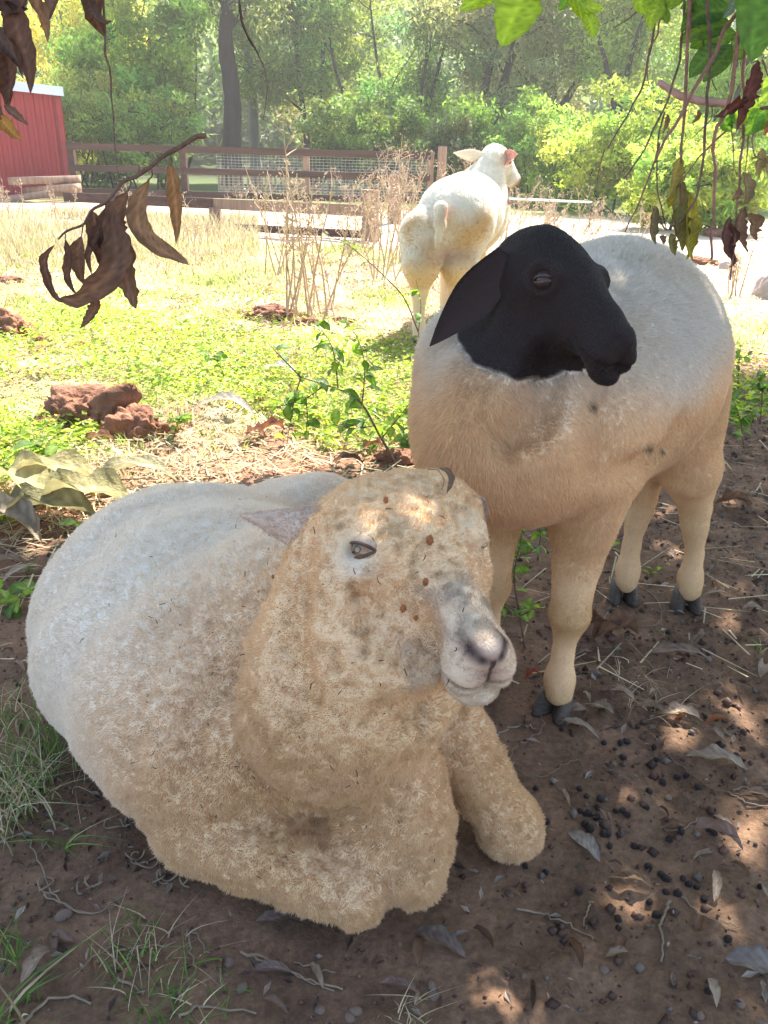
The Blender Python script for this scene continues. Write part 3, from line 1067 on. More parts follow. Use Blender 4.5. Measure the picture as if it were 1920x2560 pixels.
def build_standing():
    root, B, fr, L = standing_sheep()

    def q_(V): return loc(fr, V) / L

    def region(V):
        q = q_(V)
        return (q[:, 0] > -.3) & (q[:, 0] < 1.35) & (np.abs(q[:, 1]) < .7) & (q[:, 2] > -.7) & (q[:, 2] < .8) & (V[:, 2] > .6)
    eyes = []
    for s in (-1, 1):
        od = unit(fr[1][1] * s * .80 + fr[1][2] * .25 + fr[1][0] * .22)
        p = wld(fr, np.array([EX, s * .24, EU - .02]) * L) + od * .12
        for _ in range(80):
            f = float(B.eval(p[None])[0])
            if f < .0008: break
            p = p - od * min(f, .01) * .8
        eyes.append((p, s))

    def lumps(V, n):
        leg = sm(.36 - V[:, 2], 0, .1)
        r = fbm(V, 16, 3, 5) * .003 + fbm(V, 45, 2, 8) * .0008
        knee = .002 * np.exp(-((V[:, 2] - .205) / .022) ** 2) - .003 * np.exp(-((V[:, 2] - .14) / .03) ** 2) + .003 * np.exp(-((V[:, 2] - .06) / .02) ** 2)
        e = np.zeros(len(V))
        for p, s in eyes:
            dd = np.linalg.norm(V - p, axis=1)
            e -= .007 * np.exp(-(dd / .012) ** 2) - .0045 * np.exp(-((dd - .021) / .006) ** 2)
        # neck fold and shoulder crease
        cr = -.018 * np.exp(-(((V - P(1330, 1040, 1.28)) @ unit([.8, -.4, .5])) / .02) ** 2) * blob(V, P(1320, 1040, 1.28), (.1, .12, .10))
        return r * (1 - .7 * leg) + knee * leg + e + cr

    hp = P(1290, 690, 1.10)

    def blackw(V):
        q = q_(V)
        # back edge of the black hood, ragged
        e = q[:, 0] + .10 * vnoise(V, 60, 3) + .16 * vnoise(V, 14, 5)
        hoodc = P(1318, 722, 1.13)
        dd = (V - hoodc) @ np.stack([_CR, _CU, _F]).T
        rr = np.sqrt((dd[:, 0] / .125) ** 2 + (dd[:, 1] / .125) ** 2 + (dd[:, 2] / .14) ** 2) + .05 * vnoise(V, 60, 3) + .05 * vnoise(V, 14, 5)
        rad = np.sqrt(q[:, 1] ** 2 + (q[:, 2] + .09) ** 2)
        w = np.maximum(sm(-rr, -1.05, -.98), sm(q[:, 0], .30, .40) * (rad < .50 - .16 * q[:, 0]) * (q[:, 0] < 1.4))
        return w

    def color(V, n):
        C = np.tile(CREAM * 1.03, (len(V), 1))
        C = mixc(C, np.array([.74, .68, .60]), sm(V[:, 2] + .05 * vnoise(V, 8, 2), .56, .72))  # whitish back, with the highlight along its top painted into the coat colour
        C = mixc(C, TAN * 1.05, .30 * sm(vnoise(V, 6, 11) + .2, 0, .8) * sm(.75 - V[:, 2], 0, .2))
        # yellowed knees and hocks, underside pinker
        C = mixc(C, TAN * 1.2, .75 * np.exp(-((V[:, 2] - .215) / .035) ** 2) * sm(-(V @ unit([.7, .7, 0])), -1.75, -1.2))
        C = mixc(C, TAN * 1.25, .8 * blob(V, (.345, 1.215, .195), (.06, .05, .030)))
        C = mixc(C, TAN * 1.1, .5 * np.exp(-((V[:, 2] - .05) / .03) ** 2))
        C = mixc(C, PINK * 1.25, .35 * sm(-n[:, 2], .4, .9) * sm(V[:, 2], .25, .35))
        for c, r, w in ((P(1190, 980, 1.22), .05, .5), (P(1330, 1000, 1.3), .05, .6), (P(1390, 960, 1.3), .04, .5), (P(1530, 1040, 1.42), .06, .55), (P(1150, 880, 1.25), .04, .4)):
            C = mixc(C, TAN, w * blob(V, c, (r * .7, r * .7, r * 1.2)) * (.8 + .4 * vnoise(V, 30, 4)))
        for c, r in ((P(1480, 1015, 1.33), .006), (P(1620, 1028, 1.42), .007), (P(1622, 1120, 1.42), .006), (P(1655, 1128, 1.43), .004), (P(1728, 912, 1.5), .003)):
            cc = c; 
            dv = CAMPOS - V; dv /= np.linalg.norm(dv, axis=1)[:, None]
            ray = unit(c - CAMPOS); perp = (V - CAMPOS) - ((V - CAMPOS) @ ray)[:, None] * ray
            C = mixc(C, [.10, .06, .04], .9 * np.exp(-(np.linalg.norm(perp, axis=1) / r) ** 2) * (np.linalg.norm(V - c, axis=1) < .2))
        C = mixc(C, BLACK, blackw(V))
        q = q_(V)
        for p, s in eyes:
            C = mixc(C, [.035, .020, .018], .8 * np.exp(-(np.linalg.norm(V - p, axis=1) / .022) ** 2))
        C = mixc(C, [.05, .03, .025], .8 * sm(-V[:, 2], -.03, -.015))
        return np.clip(C, 0, 1)
    def sdb(px, py):
        ds = np.arange(.8, 2.0, .003); F = B.eval(np.array([P(px, py, d) for d in ds])); i = np.argmax(F < 0)
        return ds[i] if F[i] < 0 else 1.3
    d0 = sdb(1252, 672); d1 = min(sdb(1100, 880), sdb(1130, 850))
    er, et = P(1250, 668, d0 - .004), P(1074, 866, min(d1 - .02, d0 + .06))
    e1 = ear_mesh(er, et, _CR * .74 - _CU * .68 + _F * .10, .031, .40, .009, droop=-.0, base=.65, sink=.12, n=22, point=1.45, peak=.40)
    er2 = wld(fr, np.array([-.12, .42, .16]) * L)
    er2 = wld(fr, np.array([-.10, .36, -.02]) * L)
    e2 = ear_mesh(er2, er2 + _F * .07 - _CU * .10 - _CR * .01, _CR * .9 + _F * .3, .026, .4, .007, base=.55, sink=.1)
    ears = [(e[0], e[1], e[2], e[3], BLACK * 1.6, BLACK) for e in (e1, e2)]
    ob, V, faces, nr, C = finish_sheep(root, B, .0075, region, 1, [(fr, L, .018)], lumps, color, ears)
    for p, s in eyes:
        od = unit(fr[1][1] * s * .80 + fr[1][2] * .25 + fr[1][0] * .22)
        eye_ball(root, fr, p - od * .0115, .0150, od, eye_dark, pup=False, lidmat=black_lid, ops=(.22, .34))
    for pos, h in (((.336, 1.228, 0), 1), ((.21, 1.315, 0), 1), ((.716, 1.630, 0), 1), ((.576, 1.660, 0), 1)):
        hoof(root, pos, (-.55, -.83) if pos[0] < .5 else (-.1, -1), w=.031, l=.032, h=.046, splay=.14)
    dens = facing(V, nr)
    p, n, c = sample_fur(V, faces, nr, C, 300000, dens)
    keep = (p[:, 2] > .040)
    for e, s in eyes: keep &= np.linalg.norm(p - e, axis=1) > .014
    q = q_(p)
    keep &= ~((q[:, 0] > 1.1) & (q[:, 2] > -.1))
    p, n, c = p[keep], n[keep], c[keep]
    bw = blackw(p)
    chest = blob(p, P(1200, 1080, 1.22), (.13, .13, .14))
    top = sm(p[:, 2], .6, .72) * (1 - bw)
    leg = sm(.36 - p[:, 2], 0, .08)
    ln = (.0085 + .007 * chest + .004 * top - .004 * leg) * (1 - .62 * bw) * (.7 + .6 * RNG.random(len(p)))
    tt = np.clip(((p - er) @ (et - er)) / ((et - er) @ (et - er)), 0, 1)
    onear = np.linalg.norm(p - (er + tt[:, None] * (et - er)), axis=1) < .040
    bw = np.where(onear & (c.mean(axis=1) < .1), 1.0, bw)
    ln = np.where(onear & bl_(bw), .0016, ln)
    base = np.array([.35, .35, -1.2])
    comb = np.tile(base, (len(p), 1)); comb[bw > .5] = -fr[1][0] * 1.3
    comb[onear] = unit(et - er) * 2.2
    d = flow_dirs(p, n, comb, 1.5, 31, 22, .45)
    d = d * (1 - top * .5)[:, None] + flow_dirs(p, n, comb, .5, 41, 60, .7) * (top * .5)[:, None]
    d += RNG.normal(size=d.shape) * .12; d /= np.linalg.norm(d, axis=1)[:, None]
    c = c * (.85 + .32 * RNG.random(len(p)))[:, None]
    bl = bw > .5
    make_hair('coat', root, p[~bl], d[~bl], ln[~bl], .00042, np.clip(c[~bl], 0, .9), fur_m, 4)
    make_hair('head_hair', root, p[bl], d[bl], ln[bl], .00032, np.clip(c[bl], 0, .9), fur_black, 3)
    return root


def build_rear():
    root, B, fr, L = rear_sheep()

    def lumps(V, n):
        w = sm(V[:, 2], .35, .5)
        return (fbm(V, 22, 4, 5) * .0035 + (1 - np.abs(vnoise(V, 45, 9))) * .002) * w

    def color(V, n):
        C = np.tile(np.array([.76, .72, .64]), (len(V), 1))
        C = mixc(C, TAN * 1.15, .85 * sm(-n[:, 1], .1, .7) * sm(.76 - V[:, 2], 0, .12) * (.7 + .5 * vnoise(V, 10, 2)))  # shade on the rump painted in as tan on the rear-facing wool
        C = mixc(C, CREAM, sm(.45 - V[:, 2], 0, .1) * .8)
        C = mixc(C, [.55, .25, .18], .8 * blob(V, PY(1118, 535, 4.42), (.025, .05, .05)))
        C = mixc(C, [.55, .32, .24], .6 * blob(V, PY(1110, 640, 4.5), (.10, .15, .05)))
        q = loc(fr, V) / L
        C = mixc(C, [.45, .26, .20], sm(q[:, 0], 1.02, 1.1) * (V[:, 2] > .7))
        C = mixc(C, [.06, .045, .04], .9 * sm(-V[:, 2], -.035, -.02))
        return np.clip(C, 0, 1)
    e1 = ear_mesh(PY(1200, 392, 5.42), PY(1133, 382, 5.38), np.array([0, -.3, 1.]), .034, .4, .008, base=.7, sink=.2)
    e2 = ear_mesh(PY(1262, 396, 5.40), PY(1292, 384, 5.24), np.array([0, .2, 1.]), .042, .5, .008, base=.7, sink=.25)
    ears = [(e1[0], e1[1], e1[2], e1[3], WHITE, WHITE), (e2[0], e2[1], e2[2], e2[3], (.72, .40, .34), (.72, .40, .34))]
    ob, V, faces, nr, C = finish_sheep(root, B, .012, None, 0, [], lumps, color, ears)
    for px, y in ((1056, 4.45), (1150, 4.55), (1120, 5.41), (1190, 5.39)):
        q = PY(px, 600, y)
        hoof(root, (q[0], y, 0), (.24, .97), w=.028, l=.030, h=.04)
    e = wld(fr, np.array([.34, -.42, .12]) * L)
    eye_ball(root, fr, e, .012, -fr[1][1], eye_dark, pup=False, lid=False)
    e = wld(fr, np.array([.34, .42, .12]) * L)
    eye_ball(root, fr, e, .012, fr[1][1], eye_dark, pup=False, lid=False)
    p, n, c = sample_fur(V, faces, nr, C, 60000)
    m = p[:, 2] > .3
    p, n, c = p[m], n[m], c[m]
    d = flow_dirs(p, n, [0, 0, -1.], .7, 31, 40, .9)
    make_hair('fleece', root, p, d, .009 * (.7 + .6 * RNG.random(len(p))), .0012, c * (.85 + .3 * RNG.random(len(p)))[:, None], fur_m, 3)
    return root


pale_lid = simple_mat('pale_eyelid', (0.40, 0.30, 0.22), 0.6, 0.2, 200, 0.3)
black_lid = simple_mat('black_eyelid', (0.016, 0.010, 0.009), 0.5, 0.25, 120, 0.2)
lying_root, lying_eyes, lying_fr, lying_L, lying_sheep_body = build_lying()
standing_root = build_standing()
rear_root = build_rear()
# ------------------------------------------------------------------ terrain
def shade_edge(x):
    """world y of the edge of the tree's shade on the ground, as a function of x"""
    return np.interp(x, [-1.6, -.9, -.3, .1, .5, 1.0, 1.8, 3.0], [1.55, 1.75, 2.20, 2.35, 2.75, 3.30, 3.9, 4.2])


def ground_z(x, y):
    x = np.asarray(x, float); y = np.asarray(y, float)
    p = np.stack([x, y, np.zeros_like(x)], axis=-1).reshape(-1, 3)
    near = sm(-p[:, 1], -5.5, -3.0)
    z = fbm(p, 7, 3, 91) * .010 * near + fbm(p, 38, 3, 92) * .0045 * near + .0022 * np.maximum(0, vnoise(p, 95, 95)) * near
    z += sm(p[:, 1], 2.5, 6.0) * fbm(p, 1.3, 3, 93) * .03 * sm(-p[:, 1], -30, -14)
    # hold level where the animals stand or lie
    for cx, cy, r in ((-.25, 1.15, .55), (.33, 1.22, .08), (.21, 1.31, .08), (.72, 1.62, .09), (.58, 1.65, .09), (.19, 1.16, .12)):
        d = np.hypot(p[:, 0] - cx, p[:, 1] - cy)
        z *= 1 - .8 * sm(-d, -r * 1.3, -r * .7)
    far = np.maximum(0, p[:, 1] - 44)
    z += far * .22 + sm(p[:, 1], 44, 90) * fbm(p, .05, 3, 94) * 2.5
    side = np.maximum(0, np.abs(p[:, 0]) - 30) * np.clip((p[:, 1] - 5) / 30, 0, 1)
    z += side * .06
    return z.reshape(x.shape)


def build_ground():
    def axis(lo, hi, step, grow, far_lo, far_hi):
        a = list(np.arange(lo, hi, step)); s = step
        while a[-1] < far_hi: s *= grow; a.append(a[-1] + s)
        s = step
        while a[0] > far_lo: s *= grow; a.insert(0, a[0] - s)
        return np.array(a)
    xs = axis(-1.30, 1.45, .0105, 1.12, -72, 72)
    ys = axis(.55, 3.0, .0105, 1.06, -25, 118)
    X, Y = np.meshgrid(xs, ys, indexing='xy')
    Z = ground_z(X, Y)
    V = np.stack([X, Y, Z], axis=-1).reshape(-1, 3)
    nx, ny = len(xs), len(ys)
    i = np.arange(ny - 1)[:, None] * nx + np.arange(nx - 1)[None, :]
    Q = np.stack([i, i + 1, i + nx + 1, i + nx], axis=-1).reshape(-1, 4)
    p = V * [1, 1, 0]
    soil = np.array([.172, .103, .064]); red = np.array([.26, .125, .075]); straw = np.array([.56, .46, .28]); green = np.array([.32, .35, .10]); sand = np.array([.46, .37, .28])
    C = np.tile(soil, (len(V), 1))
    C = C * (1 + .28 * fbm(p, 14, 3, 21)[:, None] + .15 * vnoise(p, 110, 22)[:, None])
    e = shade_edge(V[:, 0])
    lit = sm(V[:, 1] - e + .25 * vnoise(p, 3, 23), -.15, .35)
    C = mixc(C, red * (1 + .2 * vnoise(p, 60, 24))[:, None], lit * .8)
    gr = sm(V[:, 1] - e + .5 * vnoise(p, 2.2, 25), .25, 1.2)
    C = mixc(C, straw * (1 + .25 * vnoise(p, 30, 26))[:, None], gr * sm(vnoise(p, 5, 27) + .3, -.4, .6) * .85)
    C = mixc(C, green, gr * sm(vnoise(p, 1.7, 28) + .1, -.2, .6) * .8)
    ar = sm(V[:, 1], 9.3, 9.8) * sm(-V[:, 1], -16.8, -15.8)
    ar = np.maximum(ar, sm(V[:, 0], .6, 1.6) * sm(V[:, 1], 5.2, 7.5) * sm(-V[:, 1], -16.8, -15.8))
    C = mixc(C, sand * (1 + .15 * fbm(p, 3, 3, 29))[:, None], ar * .9)
    C = mixc(C, [.09, .13, .04], sm(V[:, 1], 17.0, 18.2) * .95)
    C = mixc(C, [.06, .075, .03], sm(V[:, 1], 26, 34))
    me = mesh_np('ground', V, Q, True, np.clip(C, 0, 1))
    gm, nt = new_mat('paddock_soil')
    L = nt.links.new
    out = N(nt, 'ShaderNodeOutputMaterial'); pb = N(nt, 'ShaderNodeBsdfPrincipled')
    pb.inputs['Roughness'].default_value = .95; pb.inputs['Specular IOR Level'].default_value = .15
    at = N(nt, 'ShaderNodeAttribute', attribute_name='Col'); tc = N(nt, 'ShaderNodeTexCoord')
    n1 = N(nt, 'ShaderNodeTexNoise'); n1.inputs['Scale'].default_value = 90; n1.inputs['Detail'].default_value = 8; n1.inputs['Roughness'].default_value = .7
    n2 = N(nt, 'ShaderNodeTexVoronoi'); n2.inputs['Scale'].default_value = 170
    L(tc.outputs['Object'], n1.inputs['Vector']); L(tc.outputs['Object'], n2.inputs['Vector'])
    r1 = ramp(nt, [(.3, (.62, .60, .60)), (.52, (1, 1, 1)), (.72, (1.0, 1.0, 1.0))]); r1.color_ramp.elements[2].color = (1.45, 1.40, 1.36, 1)
    L(n1.outputs['Fac'], r1.inputs['Fac'])
    r2 = ramp(nt, [(0.0, (2.2, 2.2, 2.2)), (.10, (1.2, 1.15, 1.1)), (.2, (1, 1, 1))]); r2.color_ramp.elements[0].color = (2.0, 1.9, 1.8, 1)
    L(n2.outputs['Distance'], r2.inputs['Fac'])
    m1 = N(nt, 'ShaderNodeMix', data_type='RGBA', blend_type='MULTIPLY'); m1.inputs[0].default_value = 1
    m2 = N(nt, 'ShaderNodeMix', data_type='RGBA', blend_type='MULTIPLY'); m2.inputs[0].default_value = .55
    L(at.outputs['Color'], m1.inputs[6]); L(r1.outputs['Color'], m1.inputs[7])
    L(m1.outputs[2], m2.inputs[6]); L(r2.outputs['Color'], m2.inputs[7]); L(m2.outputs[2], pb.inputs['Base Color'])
    bp = N(nt, 'ShaderNodeBump'); bp.inputs['Strength'].default_value = .9; bp.inputs['Distance'].default_value = .006
    L(n1.outputs['Fac'], bp.inputs['Height']); L(bp.outputs['Normal'], pb.inputs['Normal']); L(pb.outputs['BSDF'], out.inputs['Surface'])
    o = link('ground', me, gm); tag(o, kind='structure')
    return o


build_ground()


def gz(x, y):
    return float(ground_z(np.array([x]), np.array([y]))[0])


def GP(px, py):
    """a point on the real ground seen at that pixel"""
    g = G(px, py)
    for _ in range(2):
        g = G(px, py, gz(g[0], g[1]))
    return g


# ------------------------------------------------------------------ leaf and plant materials
dead_mat = simple_mat('dead_leaf', (.95, .95, .95), .6, .35, 30, .35, 90, vcol=True, trans=.35, spec=.35)
green_mat = simple_mat('living_leaf', (.98, .98, .98), .42, .15, 25, .2, 80, vcol=True, trans=.6, spec=.4, backcol=(1.35, 1.35, .55))
veg_mat = simple_mat('grass_and_weeds', (.95, .95, .95), .6, .15, 15, 0, vcol=True, trans=.40, spec=.25)
tree_leaf_mat = simple_mat('tree_foliage', (.95, .95, .95), .55, .15, 2, 0, vcol=True, trans=.5, spec=.3)
twig_mat = simple_mat('twig_bark', (.16, .095, .065), .75, .35, 60, .5, 150, vcol=True)
vine_mat = simple_mat('vine_stem', (.26, .12, .08), .6, .3, 50, .5, 140, vcol=True)
bark_mat = simple_mat('tree_bark', (.9, .9, .9), .9, .4, 3, .8, 14, vcol=True, stretch=(1, 1, .25))
dry_mat = simple_mat('dry_stalk', (.50, .38, .27), .8, .25, 30, 0, vcol=True, trans=.15)
straw_mat = simple_mat('straw', (.25, .19, .13), .6, .25, 40, .1, vcol=True, trans=.15)
clod_mat = simple_mat('red_clay', (.22, .10, .058), .95, .35, 12, 1.0, 40)
pellet_mat = simple_mat('dung_pellet', (.035, .024, .022), .5, .4, 90, .6, 260)
pebble_mat = simple_mat('pebble_stone', (.17, .12, .09), .8, .35, 40, .4, 120)
shed_mat = simple_mat('red_painted_steel', (.31, .020, .022), .5, .12, 1.5, .05, spec=.4)
shed_trim = simple_mat('pale_flashing', (.62, .68, .74), .4, .1, 3, 0, spec=.5)
rail_mat = simple_mat('dark_stained_timber', (.075, .038, .030), .8, .35, 3, .4, 20, stretch=(.3, 4, 4))
post_mat = simple_mat('weathered_post', (.27, .175, .125), .85, .3, 4, .5, 22, stretch=(4, 4, .5))
wire_mat = simple_mat('galvanised_wire', (.35, .36, .34), .4, .2, 5, 0, spec=.5)
burr_mat = simple_mat('orange_burr', (.30, .115, .045), .8, .3, 200, 0)
boulder_mat = simple_mat('pale_boulder', (.42, .33, .30), .85, .12, 9, .3, 40)


def vein_leaf(mid, width, normal, fold=.25, wave=.10, waves=3.5, twist=0.0, edge=.06, seed=0, base=.12, tip=.9, n=22, m=9, col=(.10, .05, .03), veins=9, curl=0.0, torn=0.0, shape=.42):
    """a leaf blade along a midrib polyline; returns verts, quads, colours"""
    rg = np.random.default_rng(seed)
    mid = bez(mid, 12)
    s = np.concatenate([[0], np.cumsum(np.linalg.norm(np.diff(mid, axis=0), axis=1))]); s /= s[-1]
    t = np.linspace(0, 1, n)
    mp = np.stack([np.interp(t, s, mid[:, i]) for i in range(3)], axis=1)
    tg = np.gradient(mp, axis=0); tg /= np.linalg.norm(tg, axis=1)[:, None]
    L = np.linalg.norm(np.diff(mp, axis=0), axis=1).sum()
    nr = unit(normal)
    V, C = [], []
    ph = rg.random(4) * 6
    left = 1 + edge * (np.sin(t * 23 + ph[0]) + .8 * np.sin(t * 41 + ph[1])) + rg.normal(size=n) * edge * .4
    right = 1 + edge * (np.sin(t * 21 + ph[2]) + .8 * np.sin(t * 37 + ph[3])) + rg.normal(size=n) * edge * .4
    if torn:
        left *= 1 - torn * (rg.random(n) < .22); right *= 1 - torn * (rg.random(n) < .22)
    prof = np.where(t < shape, np.sin(np.clip(t / shape, 0, 1) * math.pi / 2) ** .8, np.cos(np.clip((t - shape) / (1 - shape), 0, 1) * math.pi / 2) ** tip)
    prof = prof * (1 - base * 0) + .01
    for i in range(n):
        a = nr - tg[i] * np.dot(nr, tg[i]); a = unit(a)
        w = np.cross(tg[i], a)
        ang = twist * t[i]
        w2 = w * math.cos(ang) + a * math.sin(ang); a2 = np.cross(w2, tg[i])
        for j in range(m):
            x = (j / (m - 1)) * 2 - 1
            k = left[i] if x < 0 else right[i]
            rad = abs(x) * width * .5 * prof[i] * k
            fa = fold + curl * abs(x)
            vv = math.sin((t[i] * veins - abs(x) * 1.4) * 2 * math.pi)
            off = w2 * (math.copysign(1, x) * rad * math.cos(fa)) + a2 * (rad * math.sin(fa) + wave * width * prof[i] * abs(x) ** 1.5 * math.sin(t[i] * waves * 2 * math.pi + ph[0] + (2.2 if x < 0 else 0)) + .012 * width * vv * (abs(x) > .05))
            V.append(mp[i] + off)
            b = 1.0 + .16 * vv - (.22 if abs(x) > .85 else 0) + (.35 if abs(x) < .05 else 0) + .12 * rg.normal()
            C.append(np.array(col) * max(.3, b))
    V = np.array(V)
    i = np.arange(n - 1)[:, None] * m + np.arange(m - 1)[None, :]
    Q = np.stack([i, i + 1, i + m + 1, i + m], axis=-1).reshape(-1, 4)
    return V, Q, np.clip(np.array(C), 0, 1)


def leaf_obj(name, parent, mat, *a, **k):
    V, Q, C = vein_leaf(*a, **k)
    return MB().add(V, Q, None, C).build(name, mat, parent)


# ------------------------------------------------------------------ far hillside forest and background trees
def leaf_cloud(centers, radii, counts, size, cols, rg, aspect=.38, droop=0.0, up=.0):
    """many small leaf faces around the given centres: verts, quads, colours"""
    c = np.repeat(centers, counts, axis=0); r = np.repeat(radii, counts, axis=0); cc = np.repeat(cols, counts, axis=0)
    n = len(c)
    d = rg.normal(size=(n, 3)); d /= np.linalg.norm(d, axis=1)[:, None]
    rad = rg.random(n) ** .45
    p = c + d * rad[:, None] * r
    a = rg.normal(size=(n, 3)); a[:, 2] -= droop * 2
    a /= np.linalg.norm(a, axis=1)[:, None]
    b = np.cross(a, rg.normal(size=(n, 3))); b /= np.linalg.norm(b, axis=1)[:, None] + 1e-9
    s = size * (.6 + .8 * rg.random(n))
    a *= s[:, None]; b *= (s * aspect)[:, None]
    nrm = np.cross(a, b) * .0
    V = np.stack([p - a, p + b * .9 - a * .15, p + a, p - b * .9 - a * .15], axis=1).reshape(-1, 3)
    Q = np.arange(n * 4).reshape(-1, 4)
    cl = cc * (.70 + .60 * rg.random(n))[:, None]
    cl = cl * np.array([1, 1, 1]) + np.array([.03, .02, -.005]) * (rg.random(n) ** 3)[:, None]
    return V, Q, np.clip(np.repeat(cl, 4, axis=0), 0, 1)


def limb_path(p0, d0, length, rg, bend=.35, n=6, up=.1):
    pts = [np.array(p0, float)]; d = unit(d0)
    for i in range(n):
        d = unit(d + rg.normal(size=3) * bend * .4 + np.array([0, 0, up * .3]))
        pts.append(pts[-1] + d * length / n)
    return np.array(pts)


def make_tree(x, y, h, spread, label, trunk_r=.18, col=(.07, .10, .035), bark=(.16, .12, .10), seed=1, leaves=14000, size=.088, droop=0.0, lean=(0, 0), bare=.25, nlimb=9, group='trees behind the paddock', stems=1, aspect=.38, patchy=.55, cat='tree'):
    rg = np.random.default_rng(seed)
    z0 = gz(x, y)
    root = empty('tree', (x, y, z0)); tag(root, label, cat, group)
    tb = MB(); cents, rads = [], []
    for s in range(stems):
        base = np.array([x + (rg.normal() * .35 if stems > 1 else 0), y + (rg.normal() * .35 if stems > 1 else 0), z0 - .1])
        d0 = unit([lean[0] + (rg.normal() * .32 if stems > 1 else 0), lean[1], 1])
        tr = limb_path(base, d0, h * .92, rg, .16, 9, .25)
        rr = trunk_r / math.sqrt(stems) * (1 - .85 * np.linspace(0, 1, len(tr)) ** .8)
        trs = bez(tr, 4); rs = np.interp(np.linspace(0, 1, len(trs)), np.linspace(0, 1, len(tr)), rr)
        tb.tube(trs, rs, 9, np.array(bark), jitter=.05)
        for k in range(max(3, nlimb // stems)):
            f = bare + (1 - bare) * (k + rg.random()) / max(3, nlimb // stems)
            i = min(len(trs) - 2, int(f * (len(trs) - 1)))
            an = rg.random() * 6.283
            ln = spread * (.55 + .6 * rg.random()) * (1.1 - .5 * f)
            lp = limb_path(trs[i], [math.cos(an), math.sin(an) * .8, .35 + .5 * rg.random()], ln, rg, .5, 6, .15 - droop * .6)
            tb.tube(bez(lp, 3), np.linspace(rs[i] * .5, .012, len(bez(lp, 3))), 6, np.array(bark) * .9)
            for q in range(2, len(lp)):
                cents.append(lp[q] + rg.normal(size=3) * .15 * spread * .5); rads.append(spread * np.array([.24, .24, .17 + .18 * droop * 2]) * (.6 + .7 * rg.random()))
                if rg.random() < .6:
                    sp = limb_path(lp[q], rg.normal(size=3) * [1, 1, .5], spread * .35, rg, .6, 3)
                    tb.tube(sp, [.014, .01, .008, .005], 4, np.array(bark) * .8)
                    cents.append(sp[-1]); rads.append(spread * np.array([.2, .2, .15 + .2 * droop]) * (.6 + .6 * rg.random()))
        cents.append(trs[-1]); rads.append(spread * np.array([.3, .3, .25]))
    cents = np.array(cents); rads = np.array(rads)
    w = np.prod(rads, axis=1) ** (2 / 3); w /= w.sum()
    counts = np.maximum(5, (w * leaves * 1.4).astype(int))
    cl = np.array(col) * np.array([2.35, 2.15, 1.35]) * (1 + patchy * rg.normal(size=len(cents)) * .45)[:, None].clip(.35, 1.9)
    cl = cl * (1 + np.stack([rg.normal(size=len(cents)) * .14, np.zeros(len(cents)), rg.normal(size=len(cents)) * .1], axis=1))
    V, Q, C = leaf_cloud(cents, rads, counts, size, np.clip(cl, .004, 1), rg, aspect, droop)
    tb.build('trunk', bark_mat, root)
    MB().add(V, Q, None, C).build('crown', tree_leaf_mat, root, smooth=False)
    return root


def px_x(px, y):
    return PY(px, 380, y)[0]


